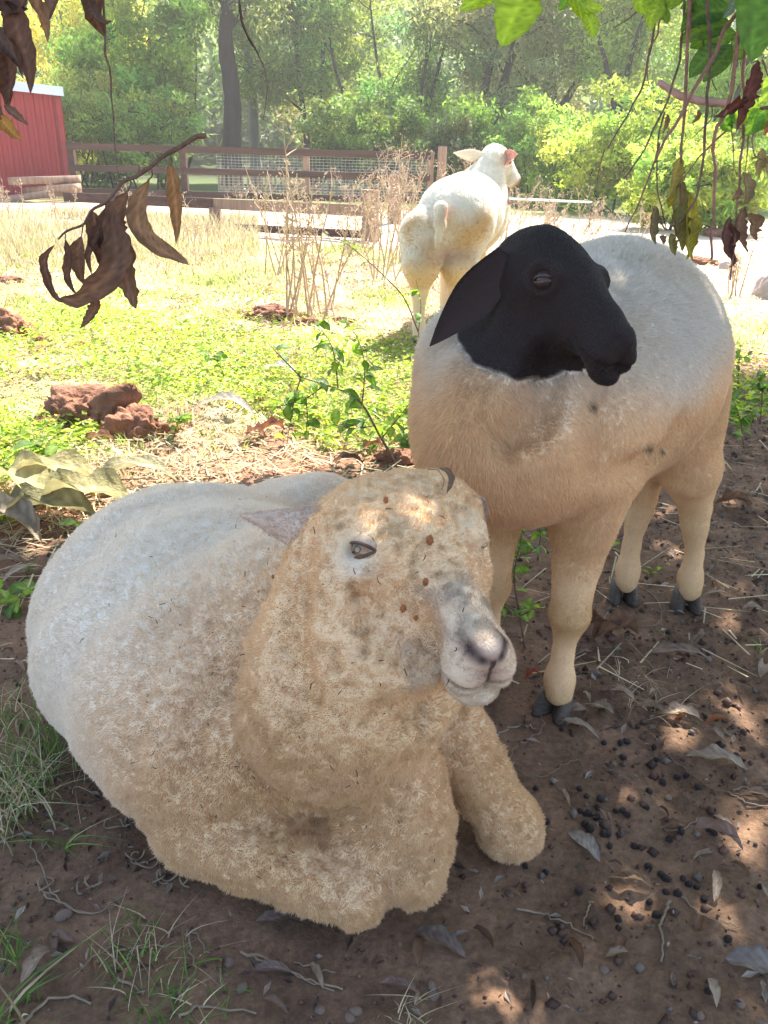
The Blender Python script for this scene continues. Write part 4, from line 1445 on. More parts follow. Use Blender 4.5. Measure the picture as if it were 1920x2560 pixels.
BR_DARK = (.055, .040, .034); BR_GREY = (.20, .16, .14); BR_RED = (.13, .075, .065)
TREES = [
    # px, y, height, spread, label, kw
    (572, 27, 13, 3.2, 'tall gum tree with a thick straight dark trunk right behind the rail fence', dict(trunk_r=.33, bark=(.105, .068, .070), col=(.10, .145, .065), droop=.45, bare=.34, leaves=15000, nlimb=9, seed=3)),
    (640, 30, 12, 3.0, 'gum tree with a slimmer pale grey trunk just beside the tall dark one', dict(trunk_r=.22, bark=(.26, .25, .22), col=(.095, .14, .065), droop=.4, bare=.3, leaves=13000, seed=4)),
    (245, 28, 7.2, 2.6, 'small tree with yellowing leaves above the left end of the rail fence', dict(trunk_r=.10, col=(.50, .40, .10), bark=BR_GREY, droop=.5, bare=.1, leaves=13000, seed=5, stems=2)),
    (60, 38, 14, 4.2, 'tall drooping pale green tree behind the red shed', dict(trunk_r=.25, col=(.13, .19, .08), droop=.5, bare=.15, seed=6, leaves=15000, bark=BR_GREY)),
    (400, 34, 12, 3.8, 'broad drooping gum tree between the yellow tree and the tall trunk', dict(trunk_r=.22, col=(.11, .17, .06), droop=.5, bare=.12, seed=7, leaves=16000, bark=BR_GREY)),
    (470, 25, 5.0, 2.4, 'low leafy tree in fresh green behind the second fence post', dict(trunk_r=.10, col=(.13, .20, .045), bare=.05, seed=8, leaves=11000, bark=BR_DARK, stems=3)),
    (800, 29, 8.5, 3.2, 'dark leaning tree with several black stems behind the middle of the fence', dict(trunk_r=.24, lean=(.35, 0), col=(.12, .17, .045), bark=BR_DARK, bare=.22, seed=9, leaves=13000, stems=3)),
    (900, 33, 11, 3.8, 'bushy tree with yellow-green tips above the dry weeds', dict(trunk_r=.2, col=(.19, .22, .06), bark=BR_DARK, bare=.12, seed=10, leaves=15000)),
    (1010, 27, 7.5, 2.8, 'thin many-stemmed tree above the raised head of the white sheep', dict(trunk_r=.20, col=(.12, .19, .06), bark=BR_DARK, bare=.2, seed=11, leaves=11000, stems=4)),
    (1165, 26, 8.5, 3.0, 'grey-green tree with a fan of dark forked stems', dict(trunk_r=.26, lean=(.12, 0), col=(.14, .17, .10), bark=BR_DARK, bare=.3, seed=12, leaves=12000, stems=4)),
    (1215, 30, 9.5, 3.6, 'silvery grey-green tree with a heavy stem leaning to one side', dict(trunk_r=.30, lean=(.30, 0), col=(.17, .19, .13), bark=BR_DARK, bare=.25, seed=13, leaves=14000, stems=2)),
    (1380, 32, 11, 3.8, 'tall fine-leaved grey tree behind the dangling twigs', dict(trunk_r=.2, col=(.16, .19, .10), bark=BR_DARK, bare=.1, seed=14, leaves=15000)),
    (1560, 27, 8.5, 3.6, 'bright lime green tree at the edge of the grey trees', dict(trunk_r=.2, col=(.19, .26, .06), bark=BR_DARK, bare=.05, seed=15, leaves=16000, stems=2)),
    (1740, 23, 6.8, 3.2, 'lush yellow-green tree behind the hanging dead leaves', dict(trunk_r=.18, col=(.19, .27, .06), bark=BR_DARK, bare=.03, seed=16, leaves=15000, stems=3)),
    (1900, 26, 9, 3.8, 'big light green tree at the far side behind the hanging vines', dict(trunk_r=.2, col=(.18, .26, .07), bark=BR_DARK, bare=.05, seed=17, leaves=14000, stems=2)),
]
for (px, y, h, sp, lab, kw) in TREES:
    make_tree(px_x(px, y), y, h, sp, lab, **kw)
BUSH = [
    (330, 22, 2.3, 1.5, 'round green bush behind the first bay of the fence', (.13, .20, .06)),
    (210, 24, 3.0, 1.7, 'pale yellow-green bush beside the shed corner', (.24, .27, .09)),
    (860, 23, 2.4, 1.5, 'dark green bush behind the mesh of the fence', (.08, .13, .04)),
    (1000, 22, 1.9, 1.3, 'low bush right of the mesh, behind the dry weeds', (.10, .16, .045)),
    (1120, 21, 1.7, 1.2, 'dark low bush under the forked grey-green tree', (.07, .11, .04)),
    (1290, 21, 2.0, 1.5, 'mid green bush just right of the raised sheep head', (.13, .21, .05)),
    (1430, 20, 1.9, 1.5, 'bright green bush at the end of the sandy yard', (.17, .24, .06)),
    (1570, 18, 1.8, 1.5, 'lime green bush behind the drooping yellow leaves', (.19, .26, .06)),
    (1690, 17, 1.6, 1.4, 'fresh green bush between the two hanging leaf clusters', (.18, .25, .06)),
    (1850, 13, 1.1, 1.1, 'small leafy bush at the right end of the sandy yard', (.17, .24, .06)),
]
for i, (px, y, h, sp, lab, c) in enumerate(BUSH):
    r_ = make_tree(px_x(px, y), y, h, sp, lab, trunk_r=.06, col=c, bark=BR_DARK, bare=.0, seed=40 + i, leaves=7500, size=.065, stems=4, group='bushes behind the fence', cat='bush', nlimb=12)
    r_.name = 'bush'


def forest_hill():
    rg = np.random.default_rng(77)
    n = 1500
    x = rg.uniform(-42, 42, n); y = rg.uniform(40, 78, n)
    z = ground_z(x, y)
    h = rg.uniform(2, 9, n)
    c = np.stack([x, y, z + h * .7], axis=1)
    base = np.where(rg.random(n)[:, None] < .5, np.array([[.20, .30, .10]]), np.array([[.28, .36, .13]]))
    cl = base * (.6 + .8 * rg.random(n))[:, None]
    V, Q, C = leaf_cloud(c, np.stack([np.full(n, 1.9), np.full(n, 1.9), h * .5], axis=1), np.full(n, 62), .34, cl, rg, .45, .3)
    o = MB().add(V, Q, None, C).build('forest_foliage', tree_leaf_mat, smooth=False)
    tag(o, kind='stuff')
    # trunks and a closed leafy slope behind
    return o


forest_hill()

# ------------------------------------------------------------------ shed
def shed():
    yb = 19.2
    a = PY(172, 478, yb); hgt = PY(150, 230, yb)[2]
    b = PY(-560, 478, yb - 2.4)
    root = empty('shed', (a[0], yb, 0)); tag(root, 'red corrugated steel shed with pale roof edge beside the rail fence', 'shed')
    d = unit([b[0] - a[0], b[1] - a[1], 0]); nrm = np.array([d[1], -d[0], 0.])
    if nrm[1] > 0: nrm = -nrm
    W = 6.0; step = .19; n = int(W / step)
    hf = lambda s: hgt + .055 * s                      # the roof climbs away from the corner
    for k in range(8):                                 # wall sheets, four ribs each
        V = []; Q = []
        s0 = k * 4 * step; xs = []
        for r in range(4):
            for (q, dep) in ((0, 0), (.45, 0), (.6, .028), (.85, .028)):
                xs.append((s0 + (r + q) * step, dep))
        xs.append((s0 + 4 * step + .004, 0))
        for (s, dep) in xs:
            p = np.array([a[0], yb, 0]) + d * s + nrm * (dep + (.003 if k % 2 else 0))
            V += [[p[0], p[1], -.1], [p[0], p[1], hf(s)]]
        for i in range(len(xs) - 1): Q.append((2 * i, 2 * i + 2, 2 * i + 3, 2 * i + 1))
        MB().add(V, Q).build('wall_sheet', shed_mat, root, smooth=False)
    back = d * 0 + np.array([-nrm[0], -nrm[1], 0])
    p0 = np.array([a[0], yb, 0])
    V = [p0 + [0, 0, -.1], p0 + back * 5 + [0, 0, -.1], p0 + back * 5 + [0, 0, hf(0)], p0 + [0, 0, hf(0)],
         p0 + d * W + [0, 0, -.1], p0 + d * W + back * 5 + [0, 0, -.1], p0 + d * W + back * 5 + [0, 0, hf(W)], p0 + d * W + [0, 0, hf(W)]]
    V = [v - nrm * .01 for v in V]
    MB().add(V, [(0, 1, 2, 3), (4, 7, 6, 5), (1, 5, 6, 2)]).build('wall', shed_mat, root, smooth=False)
    e0 = p0 + nrm * .25 - d * .12; e1 = p0 + d * W + nrm * .25
    V = [e0 + [0, 0, hf(0)], e1 + [0, 0, hf(W)], e1 + back * 5.6 + [0, 0, hf(W) + .1], e0 + back * 5.6 + [0, 0, hf(0) + .1]]
    V += [v + np.array([0, 0, .05]) for v in V]
    MB().add(V, [(0, 3, 2, 1), (4, 5, 6, 7), (0, 1, 5, 4), (1, 2, 6, 5), (2, 3, 7, 6), (3, 0, 4, 7)]).build('roof', shed_trim, root, smooth=False)
    e0 = e0 + nrm * .012; e1 = e1 + nrm * .012
    V = [e0 + [0, 0, hf(0) - .09], e1 + [0, 0, hf(W) - .09], e1 + [0, 0, hf(W) + .09], e0 + [0, 0, hf(0) + .09]]
    V += [v + nrm * .02 for v in V]
    MB().add(V, [(0, 3, 2, 1), (4, 5, 6, 7), (0, 1, 5, 4), (1, 2, 6, 5), (2, 3, 7, 6), (3, 0, 4, 7)]).build('roof_flashing', shed_trim, root, smooth=False)
    c0 = p0 - nrm * -.035
    MB().box((-.05, -.04, -.1), (.05, .04, hf(0) - .1), M=Matrix.Translation(Vector(c0 + d * -.02))).build('corner_trim', shed_mat, root, smooth=False)
    # stacked timber at its foot
    for i, (px, py, L, rz, zz, lab) in enumerate(((118, 472, 1.3, .15, .32, 'grey weathered board on top of the timber stack by the shed'), (135, 480, 1.1, -.2, .16, 'short pale board in the timber stack by the shed'), (105, 486, 1.5, .1, .05, 'long bottom board of the timber stack by the shed'))):
        g = PY(px, py, 16.6)
        M = Matrix.Translation((g[0], 16.6, 0)) @ Matrix.Rotation(rz, 4, 'Z') @ Matrix.Rotation(-.05 * (i + 1), 4, 'Y')
        o = MB().box((-L / 2, -.14, zz), (L / 2, .14, zz + .13), M=M).build('timber_board', post_mat)
        tag(o, lab, 'board', 'stacked boards by the shed')


shed()


# ------------------------------------------------------------------ fences
def board(a, b, hh, th, name, mat, parent):
    a, b = np.asarray(a, float), np.asarray(b, float)
    d = unit(b - a); s = unit(np.cross(d, [0, 0, 1])); u = np.cross(s, d)
    V = []
    for p in (a, b):
        for (i, j) in ((-1, -1), (1, -1), (1, 1), (-1, 1)):
            V.append(p + s * i * th / 2 + u * j * hh / 2)
    return MB().add(V, [(0, 1, 5, 4), (1, 2, 6, 5), (2, 3, 7, 6), (3, 0, 4, 7), (0, 3, 2, 1), (4, 5, 6, 7)]).build(name, mat, parent, smooth=False)


def post(x, y, h, w, name, mat, parent, z0=-.1, round_=False):
    g = MB()
    if round_:
        g.tube([(x, y, z0), (x, y, h * .5), (x, y, h)], [w / 2 * 1.05, w / 2, w / 2 * .97], 12, jitter=.03)
    else:
        g.box((x - w / 2, y - w / 2, z0), (x + w / 2, y + w / 2, h))
    return g.build(name, mat, parent, smooth=False)


def far_fence():
    y = 17.6
    root = empty('rail_fence', (px_x(178, y), y, 0)); tag(root, 'dark brown three-rail timber fence with wire mesh across the back of the yard', 'fence')
    xs = [px_x(p, y) for p in (178, 457, 765, 1078, 1360)]
    xs[4] = xs[3] + .05
    H = 1.06
    for x in xs[:4]: post(x, y, H + .03, .13, 'post', rail_mat if x < -2 else post_mat, root)
    post(px_x(1106, y - .5), y - .5, H + .12, .17, 'post', post_mat, root)
    for i in range(3):
        for z, hh in ((H - .06, .13), (.60, .12), (.16, .12)):
            board((xs[i] - (.06 if i == 0 else -.0), y - .09, z), (xs[i + 1] - .01, y - .09, z), hh, .045, 'rail', rail_mat, root)
    # wire mesh in the right two bays
    g = MB()
    x0, x1 = px_x(540, y), xs[3]
    for z in np.arange(.22, .98, .055):
        g.tube([(x0, y + .02, z), (x1, y + .02, z)], .0035, 4)
    for x in np.arange(x0, x1, .075):
        g.tube([(x, y + .027, .2), (x, y + .027, .98)], .003, 4)
    g.build('wire_mesh', wire_mat, root, smooth=False)
    # low paling border further back
    yb = 21.5
    rb = empty('paling_border', (px_x(565, yb), yb, 0)); tag(rb, 'low border of thin pale wooden palings seen through the lower fence bays', 'fence')
    xa, xb = px_x(545, yb), px_x(1080, yb)
    k = 0; x = xa
    while x < xb:
        h = .62 + .05 * rnd.random()
        o = board((x, yb, .02), (x + .03 * rnd.uniform(-1, 1), yb, h), .06, .02, 'paling', post_mat, rb)
        x += .118; k += 1
    for z in (.15, .55): board((xa, yb + .03, z), (xb, yb + .03, z), .05, .03, 'rail', post_mat, rb)


def near_fence():
    root = empty('low_rail_fence', (px_x(541, 9.6), 9.6, 0)); tag(root, 'low brown timber rail edging the near side of the sandy yard', 'fence')
    A = GP(120, 560); Bp = GP(541, 577); Cc = GP(925, 602)
    A = Bp + (Bp - Cc) * 1.2
    zt = .34
    post(Bp[0], Bp[1], zt - .05, .14, 'post', post_mat, root)
    post(Cc[0], Cc[1], .60, .22, 'post', post_mat, root, round_=True)
    board(A + [0, 0, zt], Bp + [-.002, 0, zt], .13, .06, 'rail', rail_mat, root)
    board(Bp + [.002, 0, zt], Cc + [-.1, 0, zt], .13, .06, 'rail', post_mat, root)
    m = Bp + (Cc - Bp) * .12
    board(m + [0, 0, .06], Cc + [-.1, 0, .07], .09, .05, 'rail', rail_mat, root)
    p2 = GP(985, 575)
    q = post(p2[0] + .0, p2[1] + .8, .72, .2, 'yard_post', post_mat, None, round_=True)
    tag(q, 'round weathered post among the dry weeds just left of the white sheep', 'post')
    a = PY(1215, 494, 13.5); b = PY(1480, 506, 13.5)
    rt = empty('yard_rail', (a[0], a[1], 0)); tag(rt, 'pale horizontal pipe rail right of the white sheep at the back of the yard', 'rail')
    g = MB().tube([a, b], .016, 8); g.build('pipe', shed_trim, rt)
    for p in (a, b): MB().tube([(p[0], p[1], -.05), (p[0], p[1], p[2])], .014, 8).build('leg', rail_mat, rt)


far_fence(); near_fence()


def haze():
    m, nt = new_mat('air')
    out = N(nt, 'ShaderNodeOutputMaterial'); v = N(nt, 'ShaderNodeVolumePrincipled')
    v.inputs['Color'].default_value = (1.0, .99, .93, 1); v.inputs['Density'].default_value = HAZE; v.inputs['Anisotropy'].default_value = .35
    nt.links.new(v.outputs['Volume'], out.inputs['Volume'])
    o = MB().box((-95, -34, -3.0), (95, 140, 34)).build('haze', m, smooth=False); tag(o, kind='stuff')


HAZE = .0021
haze()
# ------------------------------------------------------------------ grass, weeds, litter
def blades(x, y, h, w, cols, rg, lean=.5, z=None, seg=3):
    """tapered bent blades: verts, quads, tris, colours"""
    n = len(x)
    z = ground_z(x, y) if z is None else z
    an = rg.random(n) * 6.283; an2 = rg.random(n) * 6.283
    d = np.stack([np.cos(an), np.sin(an), np.zeros(n)], axis=1); wd = np.stack([np.cos(an2), np.sin(an2), np.zeros(n)], axis=1)
    base = np.stack([x, y, z - .004], axis=1)
    ln = lean * (.3 + rg.random(n))
    w = np.broadcast_to(np.asarray(w, float), (n,)); h = np.broadcast_to(np.asarray(h, float), (n,))
    V = []
    ts = np.linspace(0, 1, seg + 1)
    for t in ts:
        c = base + np.array([0, 0, 1.])[None] * (h * t * (1 - .35 * ln * t))[:, None] + d * (h * ln * t ** 2)[:, None]
        ww = (w * .5 * (1 - t ** 1.6))[:, None]
        if t < 1: V += [c - wd * ww, c + wd * ww]
        else: V += [c]
    k = len(V)
    V = np.stack(V, axis=1).reshape(-1, 3)
    o = (np.arange(n) * k)[:, None]
    Q = np.concatenate([o + np.array([[2 * i, 2 * i + 1, 2 * i + 3, 2 * i + 2]]) for i in range(seg - 1)])
    T = o + np.array([[2 * (seg - 1), 2 * (seg - 1) + 1, 2 * seg]])
    C = np.repeat(cols, k, axis=0)
    return V, Q, T, C


def small_leaves(p, size, cols, rg, aspect=.5, tilt=.6):
    """folded two-quad leaves lying at various tilts"""
    n = len(p)
    an = rg.random(n) * 6.283
    a = np.stack([np.cos(an), np.sin(an), rg.normal(size=n) * tilt * .5], axis=1); a /= np.linalg.norm(a, axis=1)[:, None]
    up = np.stack([rg.normal(size=n) * tilt * .4, rg.normal(size=n) * tilt * .4, np.ones(n)], axis=1)
    b = np.cross(up, a); b /= np.linalg.norm(b, axis=1)[:, None]
    u = np.cross(a, b)
    s = (size * (.6 + .8 * rg.random(n)))[:, None] if np.ndim(size) == 0 else size[:, None]
    f = s * .12
    V = np.stack([p, p + a * s * .45 + b * s * aspect * .5 + u * f, p + a * s, p + a * s * .45 - b * s * aspect * .5 + u * f, p + a * s * .5 - u * f * .3], axis=1).reshape(-1, 3)
    o = (np.arange(n) * 5)[:, None]
    T = np.concatenate([o + [[0, 4, 1]], o + [[1, 4, 2]], o + [[2, 4, 3]], o + [[3, 4, 0]]])
    return V, T, np.repeat(cols, 5, axis=0)


def palette(rg, n, cols, var=.2):
    c = np.array(cols)[rg.integers(0, len(cols), n)]
    return np.clip(c * (1 + var * rg.normal(size=n))[:, None], .01, 1)


GREENS = [(.34, .44, .08), (.42, .50, .10), (.20, .32, .06), (.52, .56, .16)]
STRAWS = [(.58, .48, .28), (.64, .54, .34), (.44, .34, .20), (.70, .60, .40)]


def paddock():
    rg = np.random.default_rng(5)
    # sunlit grass
    n = 130000
    y = 1.6 + 8.0 * rg.random(n) ** 1.5
    x = (rg.random(n) * 2 - 1) * (y * .62 + .5)
    e = shade_edge(x)
    p = np.stack([x, y, np.zeros(n)], axis=1)
    dens = sm(y - e, .0, .7) * np.clip(.55 + .6 * vnoise(p, 2.5, 61) + .35 * vnoise(p, 8, 62), .08, 1)
    dens *= 1 - .85 * sm(x, .9, 1.6) * sm(y, 4.6, 6)          # bare yard
    k = rg.random(n) < dens
    x, y, p = x[k], y[k], p[k]
    gmask = (vnoise(p, 3.0, 63) + .4 * vnoise(p, 11, 64) + .25 * rg.normal(size=len(x))) > .08
    c = np.where(gmask[:, None], palette(rg, len(x), GREENS), palette(rg, len(x), STRAWS))
    h = (.022 + .035 * rg.random(len(x)) ** 2) * (1 + .6 * vnoise(p, 2, 65)) * (1 + .08 * y)
    V, Q, T, C = blades(x, y, h, .0022 + .0011 * y, c, rg, 1.0)
    o = MB().add(V, Q, T, C).build('paddock_grass', veg_mat, smooth=False); tag(o, kind='stuff')
    # straw lying flat
    n = 24000
    y = 1.3 + 7.5 * rg.random(n) ** 1.6
    x = (rg.random(n) * 2 - 1) * (y * .62 + .5)
    k = rg.random(n) < np.clip(sm(y - shade_edge(x), -.5, .5), .05, 1)
    x, y = x[k], y[k]; n = len(x)
    an = rg.random(n) * 6.283; L = .02 + .06 * rg.random(n); w = .0012 + .0007 * y
    z = ground_z(x, y) + .004 + .012 * rg.random(n)
    a = np.stack([np.cos(an), np.sin(an), rg.normal(size=n) * .22], axis=1) * L[:, None]; b = np.stack([-np.sin(an), np.cos(an), np.zeros(n)], axis=1) * w[:, None]
    c0 = np.stack([x, y, z], axis=1)
    V = np.stack([c0 - a - b, c0 + a - b * .5, c0 + a + b * .5, c0 - a + b], axis=1).reshape(-1, 3)
    o = MB().add(V, np.arange(n * 4).reshape(-1, 4), None, np.repeat(palette(rg, n, STRAWS), 4, axis=0)).build('straw_litter', veg_mat, smooth=False); tag(o, kind='stuff')
    # leafy ground cover patches
    n = 64000
    y = 1.9 + 4.2 * rg.random(n) ** 1.2
    x = (rg.random(n) * 2 - 1) * (y * .60 + .4)
    p = np.stack([x, y, np.zeros(n)], axis=1)
    e = shade_edge(x)
    patch = 1.3 * vnoise(p, 1.3, 71) + .9 * vnoise(p, 4.5, 72)
    for (px, py, r, a_) in ((830, 940, .45, 2.2), (700, 930, .35, 1.6), (560, 690, .5, .9), (250, 760, .6, 1.1), (430, 900, .4, .9), (120, 1120, .35, 1.1), (900, 1080, .28, 2.0), (1850, 1000, .45, 2.6), (80, 900, .5, .8), (1010, 930, .3, 2.)):
        g = G(px, py)
        patch += (a_ + 1.0) * np.exp(-(((x - g[0]) ** 2 + ((y - g[1]) * .6) ** 2) / r ** 2))
    for (px, py, r) in ((700, 1150, .3), (470, 1110, .3), (300, 1230, .35)):
        g = G(px, py); patch -= 1.5 * np.exp(-(((x - g[0]) ** 2 + (y - g[1]) ** 2) / r ** 2))
    k = (patch + .3 * rg.normal(size=n) > 1.15) & (y > e - .15 - .4 * (x > .9)) & ~((x > .9) & (y > 4.8))
    x, y = x[k], y[k]
    z = ground_z(x, y) + .012 + .055 * rg.random(len(x)) ** 1.5
    c = palette(rg, len(x), GREENS + [(.22, .36, .04), (.30, .44, .06)], .22)
    V, T, C = small_leaves(np.stack([x, y, z], axis=1), .027, c, rg, .62, .8)
    o = MB().add(V, None, T, C).build('ground_cover_leaves', green_mat, smooth=False); tag(o, kind='stuff')
    # tall pale dry grass along the shed and the low rail
    n = 15000
    y = 6.2 + 7.5 * rg.random(n)
    x = -y * .62 + rg.random(n) * (y * .46)
    k = rg.random(n) < sm(y, 6.2, 8.2)
    x, y = x[k], y[k]
    p = np.stack([x, y, np.zeros(len(x))], axis=1)
    h = (.16 + .30 * rg.random(len(x))) * (.6 + .4 * vnoise(p, .9, 66)).clip(.25) * np.interp(y, [6, 9, 13], [.45, .95, .85])
    V, Q, T, C = blades(x, y, h, .010, palette(rg, len(x), [(.50, .42, .25), (.45, .35, .22), (.58, .50, .30), (.36, .34, .14)]), rg, .55)
    o = MB().add(V, Q, T, C).build('dry_grass', veg_mat, smooth=False); tag(o, kind='stuff')
    # soil crumbs and bark bits
    n = 16000
    y = .55 + 3.0 * rg.random(n) ** .9
    x = (rg.random(n) * 2 - 1) * (y * .55 + .25)
    p = np.stack([x, y, np.zeros(n)], axis=1)
    k = rg.random(n) < np.clip(.55 + .6 * vnoise(p, 3, 73) + .25 * (x > .3), .1, 1)
    x, y = x[k], y[k]; n = len(x)
    s = .0014 + .0042 * rg.random(n) ** 6 * (1 + (x > .2)) + .0012 * rg.random(n)
    c0 = np.stack([x, y, ground_z(x, y) + s * .4], axis=1)
    oct_ = np.array([[1, 0, 0], [0, 1, 0], [-1, 0, 0], [0, -1, 0], [0, 0, 1], [0, 0, -1]], float)
    V = (c0[:, None, :] + oct_[None] * s[:, None, None] * (.6 + .8 * rg.random((n, 6, 1)))).reshape(-1, 3)
    f = np.array([[0, 1, 4], [1, 2, 4], [2, 3, 4], [3, 0, 4], [1, 0, 5], [2, 1, 5], [3, 2, 5], [0, 3, 5]])
    T = ((np.arange(n) * 6)[:, None, None] + f[None]).reshape(-1, 3)
    cc = palette(rg, n, [(.14, .085, .066), (.16, .098, .075), (.12, .072, .056), (.24, .19, .155), (.18, .11, .08)], .25)
    o = MB().add(V, None, T, np.repeat(cc, 6, axis=0)).build('soil_crumbs', veg_mat, smooth=True); tag(o, kind='stuff')
    # fine leaf and bark litter on the shaded soil
    n = 15000
    y = .55 + 3.2 * rg.random(n) ** .8
    x = (rg.random(n) * 2 - 1) * (y * .55 + .25)
    p = np.stack([x, y, np.zeros(n)], axis=1)
    k = rg.random(n) < np.clip(.10 + .5 * vnoise(p, 2.2, 74) + .55 * sm(y, 1.35, 2.2) + .25 * (x > .55) + .3 * (x < -.35), .03, 1)
    x, y = x[k], y[k]; n = len(x)
    cc = palette(rg, n, [(.20, .13, .09), (.13, .08, .06), (.30, .24, .19), (.40, .34, .28), (.16, .09, .06), (.10, .06, .05)], .25)
    z = ground_z(x, y) + .002 + .006 * rg.random(n)
    V, T, C = small_leaves(np.stack([x, y, z], axis=1), .008 + .020 * rg.random(n) ** 2.5, cc, rg, .35, .5)
    o = MB().add(V, None, T, C).build('leaf_litter', dead_mat, smooth=False); tag(o, kind='stuff')


paddock()


def grass_tuft(px, py, n, h, spread, green, label, lean=.8, seed=0, w=.003):
    rg = np.random.default_rng(seed)
    g = GP(px, py)
    x = g[0] + rg.normal(size=n) * spread; y = g[1] + rg.normal(size=n) * spread
    c = np.where((rg.random(n) < green)[:, None], palette(rg, n, [(.13, .24, .05), (.18, .32, .06), (.10, .18, .045)]), palette(rg, n, STRAWS))
    V, Q, T, C = blades(x, y, h * (.45 + .75 * rg.random(n)), w, c, rg, lean, seg=5)
    root_v = MB().add(V, Q, T, C)
    o = root_v.build('grass_tuft', veg_mat, smooth=False)
    tag(o, label, 'grass tuft', 'grass tufts on the soil')
    return o


grass_tuft(45, 2010, 260, .105, .045, .35, 'large tangled tuft of straw and green grass beside the lying sheep', 1.1, 1, .0026)
grass_tuft(110, 1900, 46, .16, .030, .85, 'tall thin green blades against the flank of the lying sheep', .9, 2, .0030)
grass_tuft(-10, 1830, 90, .10, .04, .6, 'grass tuft at the picture edge just behind the large straw tuft', 1.0, 3, .0026)
grass_tuft(335, 2395, 70, .060, .026, .55, 'half dry grass tuft with broken stalks in front of the lying sheep', 1.3, 4, .0024)
grass_tuft(450, 2520, 80, .050, .035, .6, 'flattened green and pale grass tuft at the bottom edge', 1.5, 5, .0026)
grass_tuft(160, 2125, 12, .075, .006, .95, 'small bright green grass sprig left of the wool scraps', 1.5, 6, .0036)
grass_tuft(45, 2400, 22, .070, .014, .8, 'thin green sprig in a sun fleck near the bottom corner', .8, 7, .0026)
grass_tuft(1030, 2530, 26, .032, .010, .0, 'star of dry pale grass roots at the bottom edge', 1.8, 8, .002)
grass_tuft(1660, 1590, 8, .03, .01, .9, 'tiny green sprig on bare soil right of the crumpled leaves', 1.0, 9, .003)
grass_tuft(1905, 1625, 14, .05, .014, .6, 'small sprig of green blades at the right edge of the soil', .8, 10, .003)
grass_tuft(30, 2530, 18, .09, .02, .7, 'broad green blades leaning at the bottom left corner', 1.6, 11, .006)
grass_tuft(400, 960, 60, .10, .03, .7, 'green grass tuft growing beside the largest clay mound', .8, 12, .004)
grass_tuft(1590, 1740, 60, .06, .05, .1, 'tangle of dry yellow grass under the hind hoof', 1.6, 13, .0022)


# ------------------------------------------------------------------ dry weeds
def dry_weed(px, py, h, label, seed, stems=7, spread=.22, y=None, name='dry_weed', col=(1, 1, 1), thick=1.0, side=1.0):
    rg = np.random.default_rng(seed)
    g = GP(px, py) if y is None else np.array([PY(px, py, y)[0], y, 0])
    z0 = gz(g[0], g[1])
    b = MB()
    for s in range(stems):
        base = np.array([g[0] + rg.normal() * spread * .25, g[1] + rg.normal() * spread * .25, z0 - .01])
        hh = h * (.55 + .5 * rg.random())
        an = rg.random() * 6.28; ln = spread * (.4 + rg.random()) / h
        path = limb_path(base, [math.cos(an) * ln, math.sin(an) * ln, 1], hh, rg, .12, 8, .05)
        rr = .0034 * thick
        b.tube(path, np.linspace(rr, rr * .35, len(path)), 4, np.array(col) * rg.uniform(.8, 1.2), cap=False)
        for k in range(int(rg.integers(7, 12) * side)):
            i = rg.integers(3, len(path) - 1)
            an = rg.random() * 6.28
            L = hh * rg.uniform(.05, .17)
            sp = limb_path(path[i] + (path[i + 1] - path[i]) * rg.random() if i + 1 < len(path) else path[i], [math.cos(an), math.sin(an), .9], L, rg, .5, 3, .1)
            b.tube(sp, [.0018 * thick, .0015 * thick, .0012 * thick, .001 * thick], 3, np.array(col) * rg.uniform(.8, 1.3), cap=False)
            m = rg.integers(3, 8)
            pp = sp[-1] + rg.normal(size=(m, 3)) * L * .22
            V, T, C = small_leaves(pp, .026, np.tile(np.array(col) * rg.uniform(.7, 1.2), (m, 1)), rg, .4, 2.0)
            b.add(V, None, T, C)
    o = b.build(name, dry_mat, smooth=False)
    tag(o, label, 'dry weed', 'dry weeds in the paddock')
    return o


